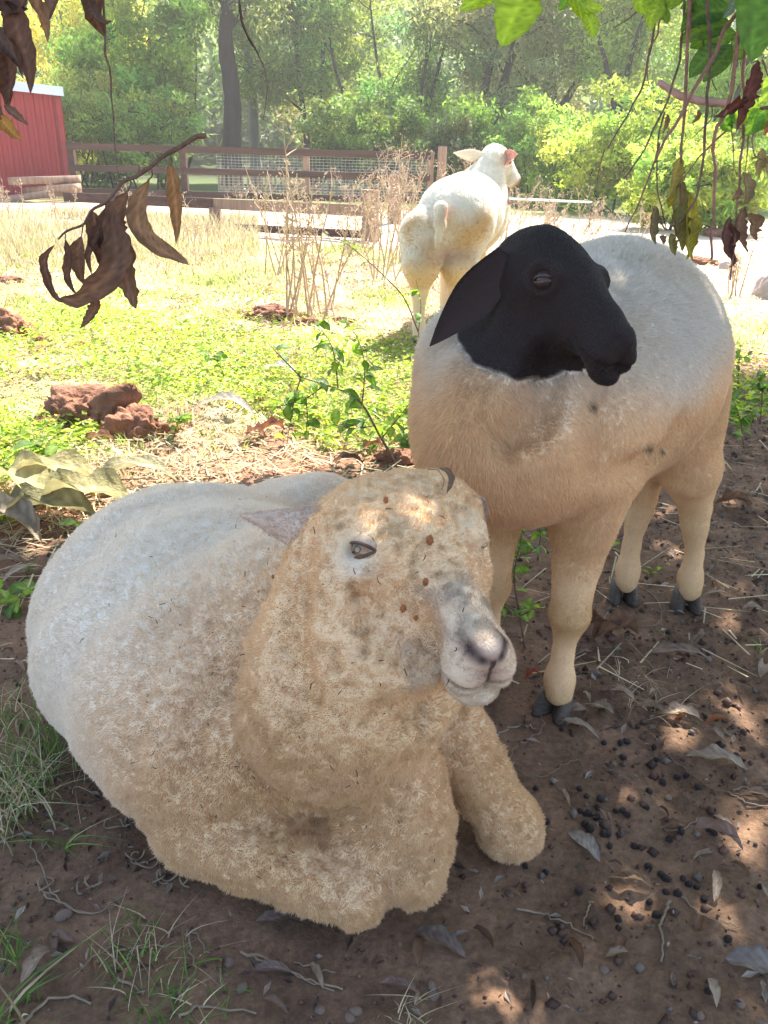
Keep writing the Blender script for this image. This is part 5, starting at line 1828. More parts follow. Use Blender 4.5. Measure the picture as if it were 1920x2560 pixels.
WEEDS = [
    (745, 800, 1.20, 'tallest bundle of pale dry weed stalks, rising from beside the small flat clay mound', 8, .24, 1.0),
    (815, 790, .95, 'spreading dry weed just right of the tallest stalk bundle', 7, .34, .9),
    (690, 690, .95, 'dry weed with leaning pale stalks left of the tallest bundle', 6, .3, 1.0),
    (930, 620, 1.05, 'dense dry weed in front of the round post of the low rail', 8, .30, 1.2),
    (990, 660, 1.15, 'tall dense dry weed touching the left side of the white sheep', 9, .30, 1.2),
    (1010, 560, 1.25, 'tall seeded dry weed behind the rump of the white sheep', 7, .35, 1.2),
    (885, 540, .85, 'short dry weed above the low rail, left of the round post', 6, .3, 1.0),
    (600, 560, .75, 'lone dry weed in front of the low rail post', 4, .25, .8),
    (480, 620, .55, 'thin dry weed in the middle of the dry grass', 4, .25, .8),
    (1190, 640, .95, 'dry weed half hidden behind the white sheep', 7, .35, 1.2),
    (1300, 560, .75, 'dry weed right of the white sheep head in front of the bushes', 7, .4, 1.2),
    (1375, 575, .90, 'upright dry weed with a hooked top right of the white sheep', 6, .35, 1.1),
    (1460, 580, .70, 'low dry weed at the edge of the sandy yard above the black head', 6, .35, 1.0),
    (1100, 700, .60, 'low dry weed at the feet of the white sheep', 6, .3, 1.0),
    (1610, 600, .65, 'dry weed behind the hanging yellow leaves', 5, .35, 1.0),
    (1240, 600, .85, 'dry weed rising beside the neck of the white sheep', 8, .4, 1.2),
    (1330, 640, .70, 'bushy dry weed above the dome of the black head', 9, .5, 1.2),
    (1415, 640, .65, 'bushy dry weed behind the poll of the black-headed sheep', 9, .5, 1.2),
    (955, 700, .90, 'dry weed hugging the left hind leg of the white sheep', 8, .35, 1.2),
    (880, 640, .70, 'bushy dry weed between the tallest bundle and the round post', 8, .4, 1.1),
    (1845, 740, .50, 'dry weed with a pale crooked stalk beside the pale boulder', 5, .2, 1.0),
    (350, 560, .6, 'dry weed left of the hanging dead leaves by the low rail', 5, .3, 1.0),
    (150, 560, .62, 'dry weed in front of the timber stack', 5, .3, 1.0),
    (35, 560, .65, 'dry weed in front of the shed wall', 5, .3, 1.0),
]
for i, (px, py, h, lab, st, sp, sd) in enumerate(WEEDS):
    dry_weed(px, py, h, lab, 100 + i, st, sp, thick=2.1, side=sd)


# ------------------------------------------------------------------ leafy plants
def leafy_mesh(seed, L=.03, col=(.16, .27, .05), asp=.55):
    V, Q, C = vein_leaf([(0, 0, 0), (L * .5, 0, L * .06), (L, 0, -L * .10)], L * asp, (0, 0, 1), .18, .03, 2.5, 0, .03, seed, n=9, m=5, col=col, veins=4, tip=.8)
    return MB().add(V, Q, None, C).mesh('leaf_%d' % seed)


PLANT_LEAVES = None


def plant(name, paths, label, cat, leaf_at, size, seed, group=None, stem_r=.004, hang=0.0, cols=None, stem_mat=None):
    """paths: stems; leaf_at: number of leaves per path; each leaf its own child"""
    global PLANT_LEAVES
    if PLANT_LEAVES is None:
        PLANT_LEAVES = []
        for k, c in enumerate([(.17, .30, .05), (.22, .36, .06), (.12, .22, .05), (.28, .40, .08)]):
            me = leafy_mesh(900 + k, 1.0, c); me.materials.append(green_mat); PLANT_LEAVES.append(me)
    rg = np.random.default_rng(seed)
    root = empty(name, tuple(paths[0][0])); tag(root, label, cat, group)
    b = MB()
    for i, p in enumerate(paths):
        pp = bez(p, 6)
        r = stem_r if i == 0 else stem_r * .55
        b.tube(pp, np.linspace(r, r * .35, len(pp)), 6, (1.1, 1.0, .85))
    b.build('stem', stem_mat or twig_mat, root)
    for i, p in enumerate(paths):
        pp = bez(p, 6)
        n = leaf_at[i] if isinstance(leaf_at, (list, tuple)) else leaf_at
        for k in range(n):
            f = .25 + .75 * (k + .5 * rg.random()) / max(1, n)
            q = pp[min(len(pp) - 1, int(f * (len(pp) - 1)))]
            o = bpy.data.objects.new('leaf', PLANT_LEAVES[rg.integers(0, 4)])
            COL.objects.link(o)
            o.parent = root; o.matrix_parent_inverse = wmat(root).inverted()
            an = rg.random() * 6.283
            s = size * rg.uniform(.6, 1.25)
            o.location = q
            o.rotation_euler = (rg.normal() * .5, hang + rg.normal() * .45, an)
            o.scale = (s, s, s)
    return root


def pp_(pts, y0):
    """pixel polyline -> world, starting at the ground under the first pixel and staying near that world y"""
    return [PY(px, py, y0 + dy) for (px, py, dy) in pts]


gb = GP(1000, 1165)[1]
plant('leafy_shrub', [
    pp_([(995, 1165, 0), (950, 1090, .02), (912, 1020, .0), (875, 985, -.02), (812, 962, -.03), (752, 943, -.05)], gb),
    pp_([(752, 943, -.05), (700, 890, -.04), (670, 857, -.03)], gb),
    pp_([(752, 943, -.05), (740, 985, -.06), (728, 1040, -.07), (717, 1110, -.08)], gb),
    pp_([(845, 970, -.03), (838, 905, -.02), (822, 850, 0), (778, 795, .02)], gb),
    pp_([(905, 1012, 0), (910, 960, .0), (910, 900, .02), (888, 835, .04), (850, 790, .05)], gb),
    pp_([(812, 962, -.03), (765, 995, -.06), (700, 1015, -.08), (645, 1018, -.1)], gb),
    pp_([(955, 1095, .02), (1000, 1040, .06), (1030, 1000, .1)], gb),
    pp_([(765, 995, -.06), (768, 1040, -.08), (765, 1100, -.09)], gb),
    pp_([(930, 1065, .02), (880, 1070, -.02), (830, 1062, -.04)], gb)],
    'straggly green shrub with woody forked stems between the two front sheep and the clay mounds', 'shrub', [14, 2, 12, 16, 22, 9, 16, 14, 14], .056, 31, None, .0050)
plant('leafy_shrub', [pp_([(1010, 1150, 0), (1030, 1060, .03), (1035, 960, .05)], gb + .15), pp_([(1010, 1150, 0), (960, 1120, 0), (900, 1110, 0)], gb + .15), pp_([(980, 1150, 0), (1020, 1120, .02), (1050, 1105, .02)], gb + .1)],
      'low leafy shrub tucked against the chest of the black-headed sheep', 'shrub', [26, 20, 16], .052, 32)
# slender sapling in front of the white sheep
ys = 3.1
plant('sapling', [pp_([(1046, 830, 0), (1010, 745, 0), (960, 690, 0), (905, 640, 0), (850, 600, 0), (760, 575, 0)], ys), pp_([(1046, 830, 0), (1052, 760, .05), (1040, 700, .05)], ys), pp_([(1046, 830, 0), (1050, 950, 0), (1048, 1060, 0)], ys)],
      'slender sapling with a few narrow leaves arching in front of the dry weeds', 'sapling', [7, 6, 5], .040, 33, stem_r=.0032)
# green seedlings between the two front sheep and around
SEED = [
    (1312, 1620, [(1300, 1540, 0), (1285, 1440, .0), (1300, 1360, 0), (1310, 1300, 0)], 16, .026, 'upright green seedling between the two front sheep', .0030),
    (1265, 1490, [(1285, 1400, 0), (1300, 1330, 0)], 14, .026, 'leafy green seedling just behind the upright one, by the front leg', .0025),
    (1345, 1400, [(1350, 1330, 0), (1330, 1290, 0)], 12, .024, 'bushy green seedling beside the straight front leg', .0022),
    (1475, 1390, [(1478, 1372, 0)], 6, .022, 'little green seedling between the legs of the black-headed sheep', .002),
    (1626, 1440, [(1626, 1420, 0)], 4, .016, 'tiny green seedling left of the rear hoof', .0015),
    (1535, 1325, [(1532, 1300, 0)], 5, .020, 'tiny seedling at the top of the far hind leg', .0015),
    (225, 1385, [(232, 1330, 0), (240, 1300, 0)], 12, .030, 'green seedling under the big khaki leaves left of the lying sheep', .0025),
    (95, 1470, [(90, 1450, 0)], 6, .030, 'small green seedling at the left of the lying sheep', .002),
    (30, 1530, [(40, 1500, 0), (70, 1495, 0)], 9, .034, 'spreading green seedling at the left edge', .002),
    (560, 940, [(540, 900, 0), (500, 880, 0)], 14, .034, 'green weed sprouting right of the largest clay mound', .003),
    (430, 1105, [(445, 1060, 0), (455, 1030, 0)], 18, .034, 'bright green weed between the largest clay mound and the lying sheep', .003),
    (150, 1170, [(120, 1130, 0), (90, 1110, 0)], 14, .050, 'broad leaved green weed above the big khaki leaves', .003),
    (1860, 1120, [(1850, 1050, 0), (1830, 990, 0)], 24, .034, 'leafy weed at the right edge behind the rump of the black-headed sheep', .003),
    (1900, 1060, [(1905, 980, 0), (1890, 930, 0)], 24, .034, 'second leafy weed at the right edge, just behind the first', .003),
    (1845, 960, [(1848, 900, 0), (1852, 860, 0)], 10, .026, 'thin weed with an upright stalk at the edge of the tree shade', .003),
]
for i, (bx, by, pts, n, s, lab, r) in enumerate(SEED):
    g = GP(bx, by)
    path = [g] + [PY(px, py, g[1] + .01 * (k + 1)) for k, (px, py, _) in enumerate(pts)]
    if len(path) == 2: path = [path[0], (path[0] + path[1]) / 2, path[1]]
    side = [path[1], path[1] + np.array([.03, -.01, .025]), path[1] + np.array([.055, -.02, .03])]
    side2 = [path[1], path[1] + np.array([-.03, .01, .02]), path[1] + np.array([-.05, .0, .028])]
    plant('seedling', [path, side, side2], lab, 'seedling', [int(n * .8), n // 3 + 1, n // 3 + 1], s * 1.35, 300 + i, 'green seedlings on the soil', stem_r=r)


# ------------------------------------------------------------------ clay mounds, boulders
def lump_rock(name, c, r, label, cat, mat, seed, rough=.28, freq=6, group=None, lobes=None, detail=5, squashz=1.0):
    bm = bmesh.new(); bmesh.ops.create_icosphere(bm, subdivisions=detail, radius=1.0)
    me = bpy.data.meshes.new(name); bm.to_mesh(me); bm.free()
    n = len(me.vertices); co = np.zeros(n * 3); me.vertices.foreach_get('co', co); co = co.reshape(-1, 3)
    d = 1 + rough * fbm(co + seed * 3.1, 1.3, 3, seed) + rough * .45 * fbm(co + seed, freq, 4, seed + 3, .6)
    d = np.maximum(d, .3)
    v = co * d[:, None] * np.array(r)
    v[:, 2] = np.where(v[:, 2] < 0, v[:, 2] * .3, v[:, 2])
    v += np.array(c)
    me.vertices.foreach_set('co', v.ravel()); me.update()
    for p in me.polygons: p.use_smooth = True
    o = link(name, me, mat); tag(o, label, cat, group)
    return o


CL = 'clay mounds in the grass'
for (px, py, r, lab, sd, rg_) in (
    (215, 1060, (.19, .13, .17), 'largest crumbly red clay mound in the grass behind the lying sheep', 1, .35),
    (345, 1085, (.12, .10, .12), 'right lobe of crumbly red clay leaning against the largest mound', 2, .35),
    (35, 835, (.14, .12, .13), 'red clay mound at the left edge, below the hanging dead leaves', 3, .3),
    (100, 855, (.07, .05, .035), 'small clay clod just right of the mound at the left edge', 4, .3),
    (690, 795, (.17, .10, .09), 'flat layered red clay mound behind the green shrub', 5, .3),
    (770, 810, (.09, .06, .04), 'small clay clod at the foot of the tallest dry weed', 6, .3),
    (860, 805, (.07, .04, .04), 'smooth red stone in the straw left of the white sheep', 7, .2),
    (15, 705, (.12, .09, .06), 'low clay clod far left above the mound at the left edge', 8, .3),
    (990, 1150, (.07, .05, .05), 'red clay stone under the chest of the black-headed sheep', 9, .2),
    (1045, 1120, (.05, .04, .05), 'small red clay stone beside the leafy shrub', 10, .2),
    (1800, 590, (.35, .2, .12), 'heap of red clay with straw behind the hanging vines', 11, .35),
    (1720, 660, (.30, .2, .10), 'low bank of red clay right of the black-headed sheep rump', 12, .35)):
    g = GP(px, py)
    lump_rock('clay_mound', (g[0], g[1], g[2]), (r[0], r[1], r[2] * .8), lab, 'clay mound', clod_mat, sd, rg_ * 1.15, group=CL, freq=4.5)
g = GP(1985, 745)
lump_rock('boulder', (g[0], g[1], g[2]), (.34, .25, .30), 'smooth pale pinkish boulder at the right edge of the paddock', 'boulder', boulder_mat, 21, .10, 3)
g = GP(1812, 672)
lump_rock('boulder', (g[0], g[1], g[2]), (.07, .05, .08), 'small pale pinkish stone behind the dangling dead leaves', 'boulder', boulder_mat, 22, .12, 3)


# ------------------------------------------------------------------ things lying on the soil
def ground_leaf(px, py, L, W, ang, col, label, seed, curl=.3, wave=.08, lift=.012, group=None, name='dead_leaf', twist=0.0, fold=.25, arch=.25, n=16, m=7, cat='dead leaf', flip=1):
    g = GP(px, py)
    a = np.array([math.cos(ang), math.sin(ang), 0])
    rg = np.random.default_rng(seed)
    pts = [g - a * L / 2 + [0, 0, lift * .5], g - a * L * .15 + [0, 0, lift + L * arch * .3] + rg.normal(size=3) * [L * .03, L * .03, 0], g + a * L * .2 + [0, 0, lift + L * arch * .35], g + a * L / 2 + [0, 0, lift * .4]]
    V, Q, C = vein_leaf(pts, W, (0, 0, flip * 1.0), fold, wave, 2.5, twist, .07, seed, col=col, curl=curl, n=n, m=m, veins=7)
    V[:, 2] = np.maximum(V[:, 2], ground_z(V[:, 0], V[:, 1]) + .0015)
    o = MB().add(V, Q, None, C).build(name, dead_mat)
    tag(o, label, cat, group)
    return o


FL = 'fallen leaves on the soil'
KH = (.48, .42, .19); BR = (.20, .105, .06); GY = (.32, .225, .155); PL = (.46, .35, .25)
LEAFS = [
    (1535, 1600, .13, .075, .25, BR, 'crumpled brown leaf between the front and hind hooves', .9, .22, .02),
    (1490, 1585, .08, .05, -.6, BR, 'small curled brown leaf touching the crumpled one', .9, .2, .02),
    (1690, 1645, .155, .042, -.06, GY, 'long pale pointed leaf right of the crumpled brown leaf', .2, .05, .008),
    (1745, 1615, .085, .028, .7, GY, 'arched grey leaf above the long pale pointed leaf', .8, .1, .02),
    (1700, 1800, .09, .038, -.2, PL, 'pale leaf beside the glowing orange leaf scrap', .4, .12, .012),
    (1625, 1785, .075, .03, -.5, GY, 'dark grey leaf left of the glowing orange leaf scrap', .5, .1, .012),
    (1790, 1812, .055, .022, .15, (.34, .13, .05), 'orange brown leaf scrap in the sun fleck on the right', .6, .1, .01),
    (1700, 1808, .04, .02, .9, (.50, .18, .05), 'glowing orange leaf scrap in the sun fleck', .8, .1, .012),
    (1790, 1915, .115, .042, -.35, PL, 'torn whitish leaf on the soil right of the droppings', .3, .12, .012),
    (1790, 2110, .085, .038, -.5, (.36, .24, .19), 'pinkish brown curled leaf near the right edge', .8, .15, .018),
    (1460, 2120, .075, .036, -1.0, (.36, .30, .25), 'flat grey tan leaf right of the outstretched foreleg', .1, .04, .006),
    (1575, 2215, .07, .028, -.25, (.26, .17, .10), 'small brown leaf with a pale stalk among the droppings', .6, .12, .012),
    (1785, 2220, .07, .018, 1.2, PL, 'narrow curved pale leaf in the right sun fleck', .3, .1, .01),
    (1440, 1785, .06, .03, .2, GY, 'oval leaf under the front hoof', .3, .05, .006),
    (1505, 1778, .05, .034, -.5, GY, 'round grey leaf right of the front hoof', .3, .05, .006),
    (1440, 1825, .105, .024, -.65, PL, 'long pale leaf pointing away from the front hoof', .4, .08, .008),
    (1555, 1745, .06, .022, -.7, PL, 'small pale leaf right of the straight front leg', .5, .1, .01),
    (1510, 1300, .085, .05, .9, GY, 'pale grey leaf standing behind the far front leg', .7, .2, .02),
    (1820, 1260, .05, .02, -.8, PL, 'white curled leaf right of the rear leg', .7, .2, .02),
    (1770, 1410, .06, .024, .2, GY, 'grey leaf lying beside the rear hoof', .7, .1, .012),
    (1790, 1495, .08, .016, .0, PL, 'narrow white leaf right of the rear hoof', .5, .1, .01),
    (1880, 1530, .05, .028, -.2, PL, 'small white leaf at the right side of the soil', .5, .1, .01),
    (1905, 1685, .06, .04, 1.0, PL, 'bright white leaf scrap at the right edge', .6, .2, .012),
    (1830, 1270, .12, .06, -.1, BR, 'dark curled leaf on the soil behind the rear leg', .9, .2, .02),
    (1330, 1700, .04, .024, .5, (.36, .10, .05), 'reddish leaf scrap just left of the front hoof', .7, .2, .015),
    (1100, 2365, .085, .036, -.5, (.22, .16, .125), 'dull brown leaf in front of the lying sheep', .3, .06, .006),
    (1000, 2475, .06, .018, -.25, (.24, .15, .12), 'narrow brown leaf near the bottom edge', .3, .06, .006),
    (700, 2308, .075, .028, .0, (.22, .155, .12), 'flat brown leaf right under the folded foreleg', .2, .05, .006),
    (680, 2432, .06, .020, -.05, (.22, .15, .12), 'dim brown leaf among the pale stalks at the bottom', .2, .05, .006),
    (98, 2430, .06, .026, 1.1, GY, 'grey leaf standing among the straw at the bottom left', .3, .1, .02),
    (1900, 2430, .10, .05, -.3, (.28, .23, .20), 'broad dull leaf at the bottom right edge', .2, .06, .006),
    (60, 1440, .12, .03, .9, PL, 'long pale leaf on the soil left of the lying sheep', .2, .08, .01),
    (20, 1425, .10, .04, .3, GY, 'small grey leaf at the left edge by the khaki leaves', .4, .1, .02),
    (680, 1090, .12, .06, .5, (.30, .12, .07), 'red brown curled leaf behind the lying sheep', .8, .2, .03),
    (640, 1100, .10, .05, -.4, (.26, .12, .075), 'second red brown leaf behind the lying sheep, left of the shrub', .8, .2, .03),
    (870, 1165, .12, .045, -.05, (.16, .10, .08), 'dark brown curved leaf above the lying sheep head', .7, .1, .02),
    (930, 1130, .10, .05, .3, (.24, .11, .07), 'rust coloured leaf at the foot of the shrub', .8, .2, .02),
    (250, 1120, .14, .05, .2, (.30, .16, .09), 'rust brown leaf in front of the largest clay mound', .8, .2, .03),
]
for i, (px, py, L, W, an, c, lab, cu, wv, lf) in enumerate(LEAFS):
    ground_leaf(px, py, L * .88, W * .85, an, c, lab, 500 + i, cu, wv, lf, FL)
BIG = [
    (130, 1235, .26, .12, .15, KH, 'big khaki leaf with a wavy rim at the top of the leaf pile', .25, .15, .04),
    (60, 1265, .25, .12, 2.6, KH, 'big folded khaki leaf at the left edge of the leaf pile', .3, .14, .05),
    (215, 1290, .27, .12, -.12, KH, 'big crumpled khaki leaf touching the back of the lying sheep', .3, .16, .04),
    (120, 1320, .26, .11, .05, (.28, .25, .12), 'big shaded khaki leaf at the bottom of the leaf pile', .3, .14, .03),  # its shade is painted in: a darkened copy of the khaki
    (30, 1345, .20, .09, -.5, (.33, .26, .18), 'striped tan leaf in front of the leaf pile', .5, .08, .04),
    (330, 1215, .24, .08, .12, (.40, .36, .20), 'narrow khaki leaf running behind the lying sheep back', .2, .1, .03),
    (560, 1040, .22, .07, -.2, (.45, .40, .34), 'long pale grey leaf lying in the sun behind the lying sheep', .2, .05, .03),
    (700, 945, .17, .06, -.35, (.50, .48, .42), 'bright pale leaf in the grass left of the shrub stems', .2, .05, .03),
]
for i, (px, py, L, W, an, c, lab, cu, wv, lf) in enumerate(BIG):
    ground_leaf(px, py, L * 1.2, W * 1.25, an, c, lab, 600 + i, cu, wv, lf, 'big dead leaves in the pile', arch=.35)
ground_leaf(250, 1262, .06, .045, 1.3, (.62, .40, .03), 'small bright yellow leaf on the pile of khaki leaves', 640, .2, .05, .07, None, name='yellow_leaf', cat='leaf')
# small leaves scattered
lrg = np.random.default_rng(12)
k = 0
SMALL = []
while k < 120:
    px, py = lrg.uniform(0, 1920), lrg.uniform(1080, 2540)
    if 60 < px < 1260 and 1170 < py < 2310: continue
    if py > 1900 and lrg.random() < .6: continue
    g = G(px, py)
    s = lrg.uniform(.018, .045)
    c = [BR, GY, PL, (.22, .14, .10), (.15, .09, .06)][lrg.integers(0, 5)]
    o = ground_leaf(px, py, s, s * lrg.uniform(.3, .5), lrg.random() * 6.28, c, 'small dead leaf scattered on the soil around the front sheep', 700 + k, lrg.uniform(.2, 1), .12, .006, 'small scattered dead leaves', n=8, m=5)
    SMALL.append((o, px, py))
    k += 1


def twig(pts, r, label, cat='twig', name='twig', mat=None, group='twigs and stalks on the soil', lift=.004, jit=.002, seed=0):
    rg = np.random.default_rng(seed)
    w = []
    for p in pts:
        q = GP(p[0], p[1]); q = q + [0, 0, lift + (p[2] if len(p) > 2 else 0)]
        w.append(q)
    w = bez(w, 6); w += rg.normal(size=w.shape) * jit * [1, 1, .3]
    r *= .68
    o = MB().tube(w, np.linspace(r, r * .6, len(w)), 6).build(name, mat or straw_mat)
    tag(o, label, cat, group)
    return o


twig([(-30, 1275), (130, 1262, .05), (290, 1250, .06), (400, 1240, .05)], .0045, 'long thin brown stick lying across the khaki leaves', 'stick', 'stick', twig_mat, None)
twig([(1290, 2280), (1360, 2290), (1430, 2320), (1487, 2355)], .0026, 'pale split stalk in front of the outstretched foreleg', seed=1)
twig([(1483, 2260), (1465, 2290), (1463, 2330)], .0022, 'short pale stalk forking off the split stalk', seed=2)
twig([(1672, 2255), (1660, 2290), (1650, 2320), (1657, 2360), (1652, 2410)], .0036, 'white jointed reed stalk near the bottom right', seed=3, jit=.0006)
twig([(605, 2385), (680, 2405), (760, 2450), (855, 2475)], .0030, 'long straw bundle in front of the folded foreleg', seed=4)
twig([(620, 2392), (700, 2425), (790, 2462), (840, 2485)], .0022, 'thin straw lying along the straw bundle', seed=5)
twig([(730, 2415), (780, 2425), (840, 2440)], .0016, 'fine straw crossing the end of the straw bundle', seed=6)
twig([(470, 2330), (480, 2380), (490, 2430), (450, 2490)], .0024, 'bent dry stalk rising beside the half dry tuft', seed=7)
twig([(470, 2335), (500, 2350), (520, 2385)], .0018, 'short dry stalk hooked over the bent one', seed=8)
twig([(555, 2405), (552, 2440), (556, 2470)], .0018, 'short upright straw at the bottom', seed=9)
twig([(0, 2110), (60, 2090), (90, 2140), (130, 2230), (220, 2290), (300, 2250), (330, 2225)], .0020, 'thin wandering dry runner in front of the big grass tuft', seed=10)
twig([(110, 2245), (170, 2270), (230, 2290)], .0024, 'sunlit straw in the left sun fleck', seed=11)
twig([(1650, 2075), (1700, 2080), (1745, 2050)], .0022, 'pale bent straw above the pinkish leaf', seed=12)
twig([(1650, 1878), (1700, 1920), (1760, 1965), (1830, 1990), (1910, 1995)], .0022, 'thin twig running to the right edge', seed=13, mat=twig_mat)
twig([(1830, 1980), (1880, 1975), (1930, 1960)], .0024, 'pale root at the right edge', seed=14)
twig([(1820, 1985), (1860, 2010), (1925, 2020)], .0030, 'thicker pale root just below the other one', seed=15)
twig([(1705, 2250), (1750, 2290), (1800, 2310), (1840, 2320)], .0022, 'curved dry stem right of the white reed', seed=16)
twig([(1280, 1910), (1300, 1935), (1360, 1945), (1400, 1915), (1440, 1900), (1420, 1880)], .0013, 'looping pale root thread right of the outstretched foreleg', seed=17, jit=.003)
twig([(1355, 1790), (1352, 1830), (1335, 1845), (1285, 1870), (1280, 1910)], .0012, 'pale root thread hanging down to the looping one', seed=18, jit=.002)
twig([(1180, 1800), (1210, 1840), (1260, 1832), (1310, 1818), (1340, 1830)], .0042, 'twisted pale wool strand near the chin of the lying sheep', 'wool strand', 'wool_strand', seed=19, jit=.004)
twig([(1500, 1570), (1540, 1500), (1600, 1470), (1580, 1440)], .0016, 'dry stem arching beside the far hind hoof', seed=20)
twig([(1590, 1570), (1650, 1560), (1640, 1500), (1600, 1470)], .0018, 'curled dry stem in the sun by the far hind hoof', seed=21)
twig([(300, 2350), (250, 2390), (180, 2440)], .0016, 'fine straight straw left of the half dry tuft', seed=22)
twig([(285, 2385), (350, 2375), (430, 2365)], .0026, 'pale stalk lying across the half dry tuft', seed=23)
twig([(290, 2450), (340, 2470), (360, 2490)], .0030, 'pale split stalk under the half dry tuft', seed=24)
twig([(450, 2550), (500, 2520), (640, 2540)], .0030, 'pale broken reed at the bottom edge', seed=25)
twig([(60, 2560), (130, 2500), (230, 2510)], .0035, 'bleached curled grass stem in the bottom corner', seed=26)
ANCH = [('front hoof of the black-headed sheep', 1405, 1760), ('rear hoof of the black-headed sheep', 1720, 1500), ('far hind hoof of the black-headed sheep', 1565, 1480), ('outstretched foreleg of the lying sheep', 1310, 2090),
        ('white jointed reed stalk', 1655, 2330), ('pinkish brown curled leaf', 1790, 2110), ('torn whitish leaf', 1790, 1915), ('glowing orange leaf scrap', 1700, 1808), ('flat grey tan leaf', 1460, 2120), ('pale split stalk', 1400, 2300),
        ('folded foreleg of the lying sheep', 880, 2300), ('half dry grass tuft', 335, 2395), ('large tangled grass tuft', 45, 2010), ('pile of khaki leaves', 120, 1300), ('largest clay mound', 250, 1060), ('upright green seedling', 1300, 1500),
        ('long pale pointed leaf', 1690, 1645), ('leafy weeds at the right edge', 1860, 1060), ('straw bundle', 730, 2430), ('bottom right corner', 1900, 2530), ('small bottom sun fleck', 1255, 2490), ('green sprig in the left sun fleck', 45, 2400),
        ('chin of the lying sheep', 1180, 1760), ('looping root thread', 1350, 1940), ('narrow curved pale leaf', 1785, 2220), ('dry yellow grass tangle', 1590, 1740), ('pale bent straw', 1700, 2070), ('shrub roots', 990, 1165), ('left edge leaf', 20, 1425)]
ORD = ['nearest to', 'second nearest to', 'third nearest to', 'fourth nearest to', 'fifth nearest to', 'sixth nearest to', 'seventh nearest to', 'eighth nearest to', 'ninth nearest to', 'tenth nearest to', 'eleventh nearest to', 'twelfth nearest to', 'thirteenth nearest to', 'fourteenth nearest to', 'fifteenth nearest to', 'sixteenth nearest to', 'seventeenth nearest to', 'eighteenth nearest to', 'nineteenth nearest to', 'twentieth nearest to']


def name_all(items, what):
    """items: (object, px, py); every label names the thing by the landmark it lies closest to"""
    by = {}
    for o, px, py in items:
        d = [math.hypot(px - a[1], py - a[2]) for a in ANCH]
        j = int(np.argmin(d)); by.setdefault(j, []).append((d[j], o))
    for j, l in by.items():
        l.sort(key=lambda t: t[0])
        for k, (dd, o) in enumerate(l):
            o['label'] = '%s, %s the %s' % (what(o), ORD[min(k, len(ORD) - 1)], ANCH[j][0])


name_all(SMALL, lambda o: 'small dead leaf')
# curled wool scraps
WS = []
for i, (px, py, r) in enumerate(((195, 2225, .012), (205, 2205, .014), (225, 2210, .010), (340, 2150, .014), (360, 2160, .012), (385, 2195, .016), (410, 2190, .014), (450, 2205, .012), (300, 2060, .014), (330, 2040, .014), (270, 2065, .012), (330, 2140, .012), (100, 2120, .014), (95, 2215, .018))):
    g = GP(px, py); rg = np.random.default_rng(i)
    t = np.linspace(0, rg.uniform(3.5, 7), 26); a0 = rg.random() * 6
    st = rg.uniform(.35, 1.0)
    pts = np.stack([g[0] + r * (np.cos(t + a0) * st + t * .22), g[1] + r * (np.sin(t + a0) * .7), g[2] + .004 + .003 * np.sin(t * 2)], axis=1)
    o = MB().tube(pts, .0015, 5).build('wool_scrap', straw_mat); tag(o, 'curled grey scrap of shed wool', 'wool scrap', 'curled wool scraps'); WS.append((o, px, py))

name_all(WS, lambda o: 'curled grey scrap of shed wool')
# sheep droppings
DR = [(1462, 1990), (1480, 2000), (1450, 1978), (1452, 2032), (1466, 2042), (1475, 2028), (1483, 2050), (1490, 2020), (1460, 2058), (1488, 2072), (1463, 2078), (1512, 2090), (1475, 2110), (1552, 2030), (1570, 2042), (1540, 2028),
      (1370, 2058), (1330, 1975), (1315, 2165), (1365, 2180), (1445, 2232), (1548, 2085), (1570, 2106), (1517, 2118), (1505, 2098), (1488, 2122), (1622, 2022), (1620, 1980), (1655, 1955), (1692, 1943), (1726, 1942), (1745, 1970),
      (1708, 2078), (1678, 2100), (1755, 2075), (1785, 2085), (1800, 2080), (1612, 2170), (1640, 2178), (1670, 2202), (1700, 2198), (1660, 2230), (1690, 2230), (1725, 2215), (1748, 2225), (1755, 2245), (1625, 2250), (1545, 2300),
      (1515, 1862), (1533, 1868), (1548, 1855), (1563, 1856), (1638, 1850), (1632, 1868), (1560, 1902), (1638, 1906), (1765, 1800), (1400, 1828), (1840, 1895), (1900, 2222), (1650, 2285), (1770, 2480), (1810, 2350)]
pel = None
prg = np.random.default_rng(3)
pm = []
for kk in range(4):
    bm = bmesh.new(); bmesh.ops.create_icosphere(bm, subdivisions=3, radius=1)
    me = bpy.data.meshes.new('dropping_%d' % kk); bm.to_mesh(me); bm.free()
    n = len(me.vertices); co = np.zeros(n * 3); me.vertices.foreach_get('co', co); co = co.reshape(-1, 3)
    co *= (1 + .10 * fbm(co + kk, 2, 3, kk))[:, None]; co[:, 2] *= .85
    me.vertices.foreach_set('co', co.ravel()); me.update(); me.materials.append(pellet_mat)
    for p in me.polygons: p.use_smooth = True
    pm.append(me)
DL = []
for px, py in DR:
    g = GP(px, py)
    o = bpy.data.objects.new('sheep_dropping', pm[prg.integers(0, 4)]); COL.objects.link(o)
    s = prg.uniform(.0046, .0070)
    o.location = (g[0] + prg.normal() * .004, g[1] + prg.normal() * .004, g[2] + s * .45); o.scale = (s, s * prg.uniform(.85, 1.1), s); o.rotation_euler = tuple(prg.random(3) * 6)
    tag(o, 'dark round sheep dropping', 'dropping', 'sheep droppings'); DL.append((o, px, py))
name_all(DL, lambda o: 'dark round sheep dropping')
